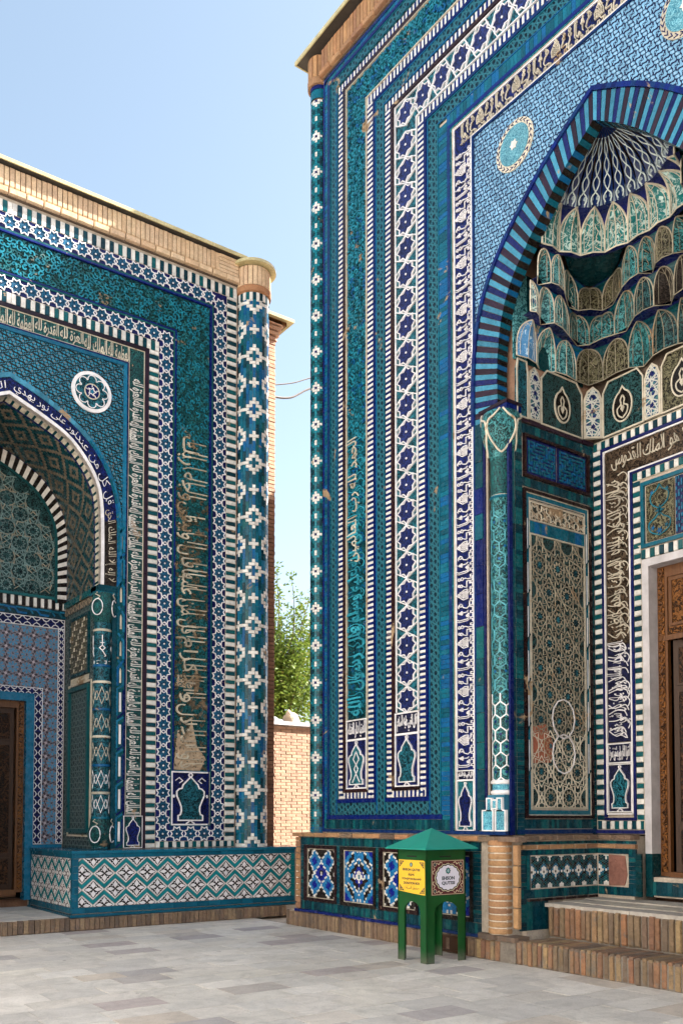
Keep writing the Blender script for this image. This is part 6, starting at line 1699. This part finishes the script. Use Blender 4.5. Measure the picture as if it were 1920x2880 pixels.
# cornice
m = MB(FL); m.box(-W2, W2, 10.70, 11.12, -.3, .02, 'dark_mortar'); cor = m.build('cornice', lm)
s = W2 - .075; k = 0
while s > -W2 + .05:
    if s < W2 - .42: piece('cornice_brick', cor, FL, s, s + .069, 10.81, 11.12, -.02, .07, 'cornice_brick', jit=.003)
    s -= .078; k += 1
for k in range(5): piece('cornice_brick', cor, FL, W2 - .40 + k * .0 + .28 * (k / 5) * .0, W2 - .01, 10.81 + k * .062, 10.867 + k * .062, -.02, .07, 'cornice_brick')
s = W2
while s > -W2 + .1: piece('cornice_ledge_brick', cor, FL, s - .25, s - .004, 10.715, 10.80, -.02, .085, 'cornice_brick', jit=.003); s -= .256
m = MB(); wbox(m, 2 * CX - 7.45, 7.46, 13.16, 15.0, 11.135, 11.165, 'dark_metal'); wbox(m, 2 * CX - 7.46, 7.47, 13.14, 13.16, 11.13, 11.185, 'metal_edge'); wbox(m, 7.461, 7.48, 13.161, 15.0, 11.13, 11.185, 'metal_edge'); m.build('roof_edge', lm)
# brick return wall to the right of the corner column
fb = Frame((7.43, 13.80, 0), (1, 0, 0), (0, -1, 0))
m = MB(); wbox(m, 7.43, 8.44, 13.82, 17.0, 0, 10.55, 'dark_mortar'); rw = m.build('return_wall', lm)
z = 1.0; k = 0; nbr = 0
while z < 10.3:
    for s0, s1 in ((.35, .72), (.725, 1.015)) if k % 2 == 0 else ((.5, .86), (.865, 1.017)):
        piece('brick', rw, fb, s0, s1, z, z + .066, -.1, .0 + random.uniform(-.004, .006), 'side_brick' if z < 7.3 else 'wall_brick', jit=.003)  # darker brick below the sun line, paler above: shade put into the colour
    z += .0715; k += 1
for q in range(4): piece('brick', rw, fb, .3, 1.04 + .03 * q, 10.30 + q * .085, 10.36 + q * .085, -.1, .03 + .03 * q, 'wall_brick')
m = MB(); wbox(m, 7.7, 8.72, 13.60, 17.0, 10.64, 10.70, 'metal_edge'); wbox(m, 7.7, 8.60, 13.68, 17.0, 10.57, 10.639, 'wood'); m.build('eaves', rw)

# ------------------------------------------------------------------ tiled bench
def clip(P, s0, s1, z0, z1):
    for ax, lim, sg in ((0, s0, 1), (0, s1, -1), (1, z0, 1), (1, z1, -1)):
        out = []
        for a, b_ in zip(P, P[1:] + P[:1]):
            ia, ib = sg * (a[ax] - lim) >= -1e-9, sg * (b_[ax] - lim) >= -1e-9
            if ia: out.append(a)
            if ia != ib:
                t = (lim - a[ax]) / (b_[ax] - a[ax]); out.append((lerp(a[0], b_[0], t), lerp(a[1], b_[1], t)))
        P = out
        if len(P) < 3: return None
    ar = sum(a[0] * b_[1] - b_[0] * a[1] for a, b_ in zip(P, P[1:] + P[:1]))
    return P if abs(ar) > 2e-5 else None
bn = thing('tiled_bench', (6.3, 13.1, 0), 'low bench faced with turquoise zigzag and black and white diamond tiles on the left', 'bench')
m = MB()
wbox(m, 4.50, 8.32, 12.88, 13.24, .17, 1.09, 'mortar'); wbox(m, 4.50, 4.97, 13.24, 14.83, .17, 1.09, 'mortar'); bc = m.build('bench_core', bn)
m = MB(); wbox(m, 4.455, 8.34, 12.835, 13.28, 1.10, 1.14, 'bench_blue'); wbox(m, 4.455, 4.98, 13.281, 14.83, 1.10, 1.14, 'bench_blue'); wbox(m, 8.341, 8.5, 12.9, 14, 0.9, 1.12, 'mortar'); m.build('bench_top', bn)
def zigzag(fr, s0, s1, z0, z1, ph=0., single=True):
    P, A, T = .335, .145, .085; Q = A + T
    base = MB(fr); base.box(s0, s1, z0, z1, -.04, -.012, 'mortar'); base = base.build('tile_field', bn)
    def add(name, polys, single=True):
        q = MB(fr); ok = False
        for poly, d, mt_ in polys:
            c = clip(poly, s0, s1, z0, z1)
            if c: q.prism(c, -.02, d, mt_); ok = True
        if ok: q.build(name, base)
    zc = z0 + .02; k = 0
    while zc < z1 + .2:
        x = s0 - P + (P / 2 if k % 2 else 0) + ph; 
        while x < s1 + P:
            def dm(w, h, cx=x, cz=zc): return [(cx - w, cz), (cx, cz - h), (cx + w, cz), (cx, cz + h)]
            polys = [(dm(P / 2 - .004, A - .002), .0, 'clean_white'), (dm(P / 2 - .026, A - .016), .001, 'black_glaze')]
            for g_ in (-1, 1):
                polys.append(([(x + g_ * .014, zc), (x + g_ * .065, zc - .03), (x + g_ * .135, zc), (x + g_ * .065, zc + .03)][::1 if g_ > 0 else -1], .003, 'clean_white'))
                polys.append(([(x, zc + g_ * .012), (x + .038, zc + g_ * .06), (x, zc + g_ * .118), (x - .038, zc + g_ * .06)][::1 if g_ > 0 else -1], .003, 'clean_white'))
                for h_ in (-1, 1):
                    for (dx, dz, r_) in ((.045, .045, .010), (.08, .052, .007), (.045, .080, .007), (.105, .028, .006)):
                        ex, ez = x + g_ * dx, zc + h_ * dz; polys.append(([(ex - r_ * 1.3, ez), (ex, ez - r_), (ex + r_ * 1.3, ez), (ex, ez + r_)], .003, 'clean_white'))
            add('diamond_tile', polys)
            # zigzag below this diamond: two limbs, valley at x
            for g_ in (-1, 1):
                a, b_ = (x, zc - A), (x + g_ * P / 2, zc)
                L_ = [(a[0], a[1] - T + .012), (b_[0], b_[1] - T + .012), (b_[0], b_[1] - .012), (a[0], a[1] - .012)]
                add('zigzag_tile', [(L_ if g_ > 0 else L_[::-1], .001, 'bench_turq')])
            x += P
        zc += Q; k += 1
FBf = Frame((4.47, 12.86, 0), (1, 0, 0), (0, -1, 0)); FBs = Frame((4.48, 12.85, 0), (0, -1, 0), (-1, 0, 0))
zigzag(FBf, .10, 3.72, .325, 1.03, .05); zigzag(FBs, -1.95, -.10, .325, 1.03)
m = MB(FBf)
s = .0
while s < 3.8:
    e = min(3.8, s + .2)
    m.box(s, e - .003, .235, .32, -.03, .003, 'bench_blue'); m.box(s, e - .003, 1.035, 1.098, -.03, .003, 'bench_blue'); s += .2
tcol(m, .0, .095, .323, 1.032, .002, 'bench_blue', .1); tcol(m, 3.725, 3.8, .323, 1.032, .002, 'bench_turq', .1)
m.fr = FBs; s = -2.03
while s < -.01: m.box(s, min(0, s + .2) - .003, .235, .32, -.03, .003, 'bench_blue'); m.box(s, min(0, s + .2) - .003, 1.035, 1.098, -.03, .003, 'bench_blue'); s += .2
tcol(m, -.095, -.0, .323, 1.032, .002, 'bench_blue', .1); tcol(m, -2.03, -1.955, .323, 1.032, .002, 'bench_blue', .1)
m.build('border_tiles', bn, kind='stuff')
m = MB(); wbox(m, 4.43, 8.30, 12.80, 12.9, .185, .225, 'bench_blue'); wbox(m, 4.43, 4.5, 12.901, 14.83, .185, .225, 'bench_blue'); m.build('bottom_moulding', bn)
m = MB(); wbox(m, .5, 8.3, 12.80, 14.9, 0, .175, 'mortar'); ft = m.build('footing', lm)
FF = Frame((0, 12.79, 0), (1, 0, 0), (0, -1, 0)); s = 8.05
while s > 2.6:
    w = random.uniform(.06, .075); piece('footing_brick', ft, FF, s - w, s, 0, .178 if s > 4.45 else .195, -.04, .02 + random.uniform(-.008, .008), 'foot_brick', jit=.004); s -= w + .005
for a in range(7):
    for c_ in range(6):
        q = MB(); wbox(q, 1.2 + a * .46 + .003, min(4.42, 1.2 + (a + 1) * .46) - .003, 12.83 + c_ * .34 + .003, 12.83 + (c_ + 1) * .34 - .003, .17, .197 + random.uniform(0, .003), 'paving'); q.build('floor_slab', ft)

# ------------------------------------------------------------------ courtyard
m = MB(); gx = [(-400, -400, -.035), (400, -400, -.035), (400, 400, -.035), (-400, 400, -.035)]
m.face(gx, 'mortar'); gr = m.build('ground', None, kind='structure')
pv = MB(); wbox(pv, -6, 7.5, -3, 12.85, -.03, -.008, 'dark_mortar'); pv = pv.build('paving', None, kind='structure')
def proj(x, y, z):
    c_, s_ = math.cos(R(2.3)), math.sin(R(2.3)); p = Vector((x, y, z - 1.6)); fw = Vector((.5835 * c_, .8121 * c_, s_)); up = Vector((-.5835 * s_, -.8121 * s_, c_)); rt = Vector((.8121, -.5835, 0))
    t_ = p.dot(fw); 
    if t_ < .5: return (-9e3, 9e3)
    return 960 + p.dot(rt) / t_ * 2545, 2305 - 2545 * math.tan(R(2.3)) - p.dot(up) / t_ * 2545
rest = MB(); y = 12.80; n = 0
while y > 1.0:
    hgt = random.uniform(.33, .41); x = 7.46 - random.uniform(0, .4)
    x = 7.46
    first = True
    while x > -3:
        w = random.uniform(.46, .68) * (random.uniform(.4, 1) if first else 1); first = False
        px_, py_ = proj(x - w / 2, y - hgt / 2, 0); top = -.0 + random.uniform(-.0025, .0005)
        q = MB(); g_ = random.uniform(.002, .005); a = (x - w + g_, x - g_, y - hgt + g_, y - g_, -.03, top)
        if -150 < px_ < 2070 and 2500 < py_ < 3000 and n < 298 and a[3] > 3: wbox(q, *a, 'paving'); q.build('paving_slab', pv); n += 1
        else: wbox(rest, *a, 'paving')
        x -= w
    y -= hgt
rest.build('paving_field', pv, kind='stuff')
# upper terrace and its retaining wall in the gap
m = MB(); wbox(m, 8.9, 60, 16.3, 70, -.02, 3.45, 'rubble'); m.build('terrace', None, kind='structure')
bw = thing('brick_wall', (10.3, 16.1, 0), 'sunlit pale brick wall with a white coping in the gap between the two portals', 'wall')
m = MB(); wbox(m, 8.5, 14, 16.02, 16.28, 0, 3.56, 'pale_mortar'); m.build('wall_core', bw)
FW = Frame((8.5, 16.0, 0), (1, 0, 0), (0, -1, 0)); z = .6; k = 0; rest = MB(FW); n = 0
while z < 3.52:
    s = -.13 * (k % 2) * 1.0 + random.uniform(-.01, .01)
    while s < 5.4:
        zz = min(z + .058, 3.56)
        if .9 < s + .12 < 2.5 and z > .85 and n < 295: piece('brick', bw, FW, s, s + .252, z, zz, -.03, .0 + random.uniform(-.003, .003), 'wall_brick'); n += 1
        elif s > 0: rest.box(s, s + .252, z, zz, -.03, 0, 'wall_brick')
        s += .262
    z += .0655; k += 1
rest.build('brick_field', bw, kind='stuff')
m = MB(); wbox(m, 8.48, 14.02, 15.94, 16.34, 3.565, 3.645, 'clean_white'); m.build('coping', bw)
def rock(name, c, r, mat, label, seed, sc=(1, 1, 1)):
    bmm = __import__('bmesh').new(); __import__('bmesh').ops.create_icosphere(bmm, subdivisions=3, radius=1)
    from mathutils import noise as nz
    for v in bmm.verts:
        q = v.co.copy(); k = .8 + .35 * nz.noise(q * 1.3 + Vector((seed, 0, 0))) + .12 * nz.noise(q * 4 + Vector((0, seed, 0)))
        for ax in (Vector((1, .2, .1)), Vector((-.3, 1, .2)), Vector((.1, -.4, 1)), Vector((-1, -.2, .3))):
            dd = q.dot(ax.normalized()); 
            if dd > .72: k *= .72 / dd
        v.co = Vector((q.x * r * sc[0] * k, q.y * r * sc[1] * k, q.z * r * sc[2] * k))
    lo = min(v.co.z for v in bmm.verts)
    me = bpy.data.meshes.new(name); bmm.to_mesh(me); bmm.free(); me.materials.append(MATS[mat]); o = bpy.data.objects.new(name, me); COL.objects.link(o)
    o.location = (c[0], c[1], c[2] - lo - .02); o['label'] = label; o['category'] = 'rock'; return o
rock('boulder', (10.60, 16.65, 3.45), .30, 'boulder', 'pale upright boulder on the terrace behind the brick wall coping', 1.3, (.8, .7, 1.25))
rock('boulder', (10.28, 16.75, 3.45), .24, 'grey_rock', 'low grey streaked rock left of the pale boulder behind the brick wall', 4.2, (1.1, .8, .9))
o = thing('utility_box', (9.80, 16.5, 3.45), 'narrow black box standing on the terrace at the left end of the brick wall gap', 'box')
m = MB(); wbox(m, 9.70, 9.90, 16.40, 16.6, 3.45, 4.08, 'dark_metal'); m.build('housing', o)
m = MB(); wbox(m, 9.69, 9.91, 16.39, 16.61, 4.08, 4.11, 'dark_metal'); m.build('lid', o)
# tree
tr = thing('leafy_tree', (13.9, 22.5, 3.45), 'bushy green tree with upright shoots seen in the gap between the two portals', 'tree')
m = MB(); rnd = random.Random(3); limbs = []
m.tube([(13.9, 22.5, 3.4), (13.95, 22.5, 4.2), (13.85, 22.45, 5.2)], [.16, .13, .10], 'bark', 8)
for k in range(44):
    a = rnd.uniform(0, 2 * math.pi); el = rnd.uniform(.5, 1.5); L_ = rnd.uniform(1.4, 3.4) * (1.15 if el > 1.2 else .85); z0 = rnd.uniform(4.0, 5.4)
    p0 = Vector((13.9, 22.5, z0)); pts = [p0]; d_ = Vector((math.cos(a) * math.cos(el), math.sin(a) * math.cos(el), math.sin(el)))
    for i in range(7): d_ = (d_ + Vector((rnd.uniform(-.15, .15), rnd.uniform(-.15, .15), .12))).normalized(); pts.append(pts[-1] + d_ * L_ / 7)
    limbs.append(pts); m.tube([tuple(p) for p in pts], [lerp(.035, .006, i / 7) for i in range(8)], 'bark', 5)
for a_, h_ in (((13.75, 22.3), 9.15), ((14.25, 22.3), 8.95), ((13.55, 22.2), 8.35), ((14.5, 22.2), 8.3), ((14.0, 22.6), 8.5), ((13.3, 22.3), 8.7)):
    pts = [Vector((a_[0] + rnd.uniform(-.05, .05), a_[1], lerp(5.5, h_, i / 9))) for i in range(10)]; limbs.append(pts); m.tube([tuple(p) for p in pts], [lerp(.03, .004, i / 9) for i in range(10)], 'bark', 5)
m.build('trunk', tr)
m = MB()
def leaf(p, d_, L_, w):
    n_ = Vector((rnd.uniform(-1, 1), rnd.uniform(-1, 1), rnd.uniform(-.2, 1))).normalized(); s_ = d_.cross(n_).normalized() * w; k = n_ * .2 * L_
    m.face([tuple(p), tuple(p + d_ * L_ * .45 + s_), tuple(p + d_ * L_ - k), tuple(p + d_ * L_ * .45 - s_)], 'leaf')
for li, pts in enumerate(limbs):
    N_ = 300 if li < 44 else 150
    for i in range(N_):
        t = rnd.uniform(.12, 1); q = t * (len(pts) - 1); j = min(len(pts) - 2, int(q)); p = pts[j].lerp(pts[j + 1], q - j)
        sp_ = (.38 if li < 44 else .14) * (1.15 - t * .75)
        p = p + Vector((rnd.gauss(0, sp_), rnd.gauss(0, sp_), rnd.gauss(0, sp_ * .7)))
        d_ = Vector((rnd.uniform(-1, 1), rnd.uniform(-1, 1), rnd.uniform(-.5, .6))).normalized(); leaf(p, d_, rnd.uniform(.09, .15), rnd.uniform(.022, .038))
for i in range(5200):
    a = rnd.uniform(0, 2 * math.pi); q = rnd.random() ** .5; z_ = rnd.uniform(3.7, 6.6); rr2 = 1.9 * math.sin(min(1, (z_ - 2.9) / 1.6) * math.pi / 2) * q * (1 if z_ < 5.8 else .8)
    p = Vector((13.9 + rr2 * math.cos(a), 22.5 + rr2 * math.sin(a), z_)); d_ = Vector((rnd.uniform(-1, 1), rnd.uniform(-1, 1), rnd.uniform(-.6, .4))).normalized(); leaf(p, d_, rnd.uniform(.10, .16), rnd.uniform(.025, .042))
m.build('crown', tr)
# cables across the gap
for r_, K, lab in ((.012, [(8.43, 9.50), (8.85, 9.66), (9.24, 9.87), (10.6, 10.6), (13.2, 12.2)], 'upper thin cable strung across the sky gap between the portals'), (.020, [(8.43, 9.28), (8.62, 9.31), (8.82, 9.38), (9.02, 9.52), (9.24, 9.67), (10.6, 10.5), (13.2, 12.1)], 'lower thicker sagging cable bundle strung across the sky gap')):
    m = MB(); m.tube([(x, 13.83, z_) for x, z_ in curve(K, 5)], r_, 'cable', 6); o = m.build('cable', None); o['label'] = lab; o['category'] = 'cable'; o['group'] = 'cables across the gap'

# ------------------------------------------------------------------ donation box
db = thing('donation_box', (6.91, 7.85, 0), 'green metal donation box on four arched legs with a teal pyramid roof and two signs', 'donation box')
X0, X1, Y0_, Y1_ = 6.62, 7.20, 7.60, 8.10
def side_panel(W_):
    lw = .11; r0 = (W_ - 2 * lw) / 2; P = [(0, 0), (lw, 0), (lw, .555)]
    for k in range(1, 12): a = math.pi - math.pi * k / 12; P.append((W_ / 2 + r0 * math.cos(a), .555 + .12 * math.sin(a)))
    return P + [(W_ - lw, .555), (W_ - lw, 0), (W_, 0), (W_, 1.272), (0, 1.272)]
faces = {'l': Frame((X0, Y1_, 0), (0, -1, 0), (-1, 0, 0)), 'r': Frame((X0, Y0_, 0), (1, 0, 0), (0, -1, 0)), 'b': Frame((X1, Y0_, 0), (0, 1, 0), (1, 0, 0)), 'k': Frame((X1, Y1_, 0), (-1, 0, 0), (0, 1, 0))}
for k, f in faces.items():
    W_ = .50 if k in 'lb' else .58; m = MB(f); m.prism(side_panel(W_), -.012, .0, 'box_green', back=True)
    lw = .11
    m.box(0.0, .004, 0, 1.27, .0, .004, 'box_green')
    m.build('side_panel', db)
    if k in 'lr':
        q = MB(f); c = W_ * .5 - (.0 if k == 'l' else .01); q.box(c - .09, c + .08, 1.175, 1.19, -.005, .003, 'sign_black'); q.build('coin_slot', db)
m = MB(); cxr, cyr = (X0 + X1) / 2, (Y0_ + Y1_) / 2; e0, e1, f0, f1 = X0 - .105, X1 + .105, Y0_ - .105, Y1_ + .105
apx = (cxr, cyr, 1.50)
for a, b_ in (((e0, f0), (e1, f0)), ((e1, f0), (e1, f1)), ((e1, f1), (e0, f1)), ((e0, f1), (e0, f0))):
    m.face([(a[0], a[1], 1.275), (b_[0], b_[1], 1.275), apx], 'box_roof')
    m.face([(a[0], a[1], 1.262), (b_[0], b_[1], 1.262), (b_[0], b_[1], 1.275), (a[0], a[1], 1.275)], 'box_roof')
m.face([(e0, f0, 1.262), (e0, f1, 1.262), (e1, f1, 1.262), (e1, f0, 1.262)], 'box_roof'); m.build('roof', db)
def latin(mb, txt, s0, s1, z0, z1, d, mat, bold=0.): put_text(mb, txt, lambda u, v: (lerp(s0, s1, u), lerp(z0, z1, v), d), mat, .001, bold)
def badge(mb, cx, cz, r_, d, c1='sign_ink', c2='sign_teal', c3='clean_white'):
    mb.prism(star(cx, cz, r_ * 1.35, r_, 8), d, d + .001, c1); mb.prism(star(cx, cz, r_, r_ * .75, 8), d + .001, d + .002, c2)
    mb.prism([(cx, cz - r_ * .6), (cx + r_ * .45, cz), (cx, cz + r_ * .6), (cx - r_ * .45, cz)], d + .002, d + .003, c3)
    mb.ribbon([(cx - r_ * .2, cz + r_ * .2), (cx + r_ * .2, cz), (cx - r_ * .2, cz), (cx + r_ * .2, cz - r_ * .25)], r_ * .15, d + .003, d + .004, c2)
# yellow sign
f = faces['l']; a0, a1, zb, zt_ = .02, .475, .765, 1.14
m = MB(f); m.prism([(a0, zb + .02), (a1 - .2, zb), (a1, zb - .01), (a1 - .005, zt_ - .01), (a1 - .03, zt_), (a0, zt_)], .001, .004, 'sign_yellow'); sgn = m.build('yellow_sign', db)
m = MB(f); w = a1 - a0
for cx, cz, gx_, gz in ((a0 + .012, zb + .025, 1, 1), (a1 - .012, zb + .005, -1, 1), (a0 + .012, zt_ - .012, 1, -1), (a1 - .016, zt_ - .02, -1, -1)):
    T = [(cx, cz), (cx + gx_ * .085, cz), (cx, cz + gz * .075)]; m.prism(T if gx_ * gz > 0 else T[::-1], .004, .005, 'sign_ink')
    for (u, v, r_) in ((.018, .016, .010), (.045, .014, .008), (.016, .042, .008)): m.ribbon([(cx + gx_ * u + r_ * math.cos(q), cz + gz * v + r_ * math.sin(q)) for q in [i * 1.05 for i in range(6)]], .004, .005, .006, 'sign_yellow', closed=True)
badge(m, a0 + w * .48, 1.088, .022, .004)
latin(m, 'EHSON QUTISI', a0 + .07, a1 - .085, 1.012, 1.046, .005, 'sign_ink', .035)
latin(m, 'ЯЩИК', a0 + .165, a1 - .18, .958, .988, .005, 'sign_ink', .035)
latin(m, 'ПОЖЕРТВОВАНИЙ', a0 + .058, a1 - .065, .915, .945, .005, 'sign_ink', .035)
latin(m, 'DONATION BOX', a0 + .085, a1 - .09, .864, .894, .005, 'sign_ink', .035)
put_text(m, shape('صندوق التبرعات'), lambda u, v: (lerp(a0 + .095, a1 - .1, u), lerp(.805, .845, v), .005), 'sign_ink', .001, .0)
for zz in (1.0, .905, .854): m.box(a0 + .13, a1 - .15, zz - .0015, zz, .004, .0045, 'sign_maroon')
m.build('sign_lettering', sgn)
# white sign with a maroon border
f = faces['r']; a0, a1, zb, zt_ = .065, .555, .752, 1.14; cx, cz = (a0 + a1) / 2, (zb + zt_) / 2
m = MB(f); m.box(a0, a1, zb, zt_, .001, .004, 'sign_maroon'); sgn = m.build('white_sign', db)
m = MB(f)
El = lambda k_, n=48, lob=0.: [(cx + (.205 + lob * math.cos(q * 16)) * k_ * math.cos(q), cz + (.165 + lob * math.cos(q * 16)) * k_ * math.sin(q)) for q in [2 * math.pi * i / n for i in range(n)]]
m.prism(El(1.0), .004, .005, 'sign_black'); m.prism(El(.955, 64, .006), .005, .006, 'sign_cream'); m.prism(El(.90, 64, .006), .006, .007, 'sign_black'); m.prism(El(.83, 64, .007), .007, .008, 'sign_white')
m.ribbon([(a0 + .006, zb + .006), (a1 - .006, zb + .006), (a1 - .006, zt_ - .006), (a0 + .006, zt_ - .006)], .005, .004, .005, 'sign_cream', closed=True)
for gx_ in (-1, 1):
    for gz in (-1, 1):
        ex, ez = cx + gx_ * .195, cz + gz * .148
        m.prism(star(ex, ez, .026, .018, 6), .004, .0055, 'sign_ink'); m.ribbon([(ex + .022 * math.cos(q), ez + .022 * math.sin(q)) for q in [i * .8 for i in range(8)]], .005, .004, .006, 'sign_cream', closed=True)
        m.ribbon(curve([(ex - gx_ * .03, ez + gz * .02), (ex - gx_ * .06, ez + gz * .0), (ex - gx_ * .08, ez + gz * .025), (ex - gx_ * .11, ez + gz * .015)], 4), .008, .004, .0055, 'sign_cream'); m.ribbon(curve([(ex + gx_ * .02, ez - gz * .03), (ex + gx_ * .0, ez - gz * .06), (ex + gx_ * .03, ez - gz * .08), (ex + gx_ * .015, ez - gz * .11)], 4), .008, .004, .0055, 'sign_cream')
badge(m, cx, cz + .075, .030, .008)
latin(m, 'EHSON', cx - .092, cx + .097, cz - .028, cz + .014, .009, 'sign_ink', .04); latin(m, 'QUTISI', cx - .097, cx + .10, cz - .086, cz - .042, .009, 'sign_ink', .04)
m.build('sign_lettering', sgn)

# unseen building added across the courtyard so its sunlit front throws light back
glaze('whitewash', (.80, .77, .71), .03, .8, w=0)
ob = thing('bounce_building', (-8, 6, 0), 'plain whitewashed building added out of view across the courtyard to bounce sunlight', 'building')
m = MB(); wbox(m, -12, -6.5, -14, 32, 0, 12, 'whitewash'); m.build('wall', ob)
for yy in (-6, 2, 10, 18):
    m = MB(); wbox(m, -6.49, -6.45, yy, yy + 1.4, 0, 2.6, 'wood'); m.build('door', ob)
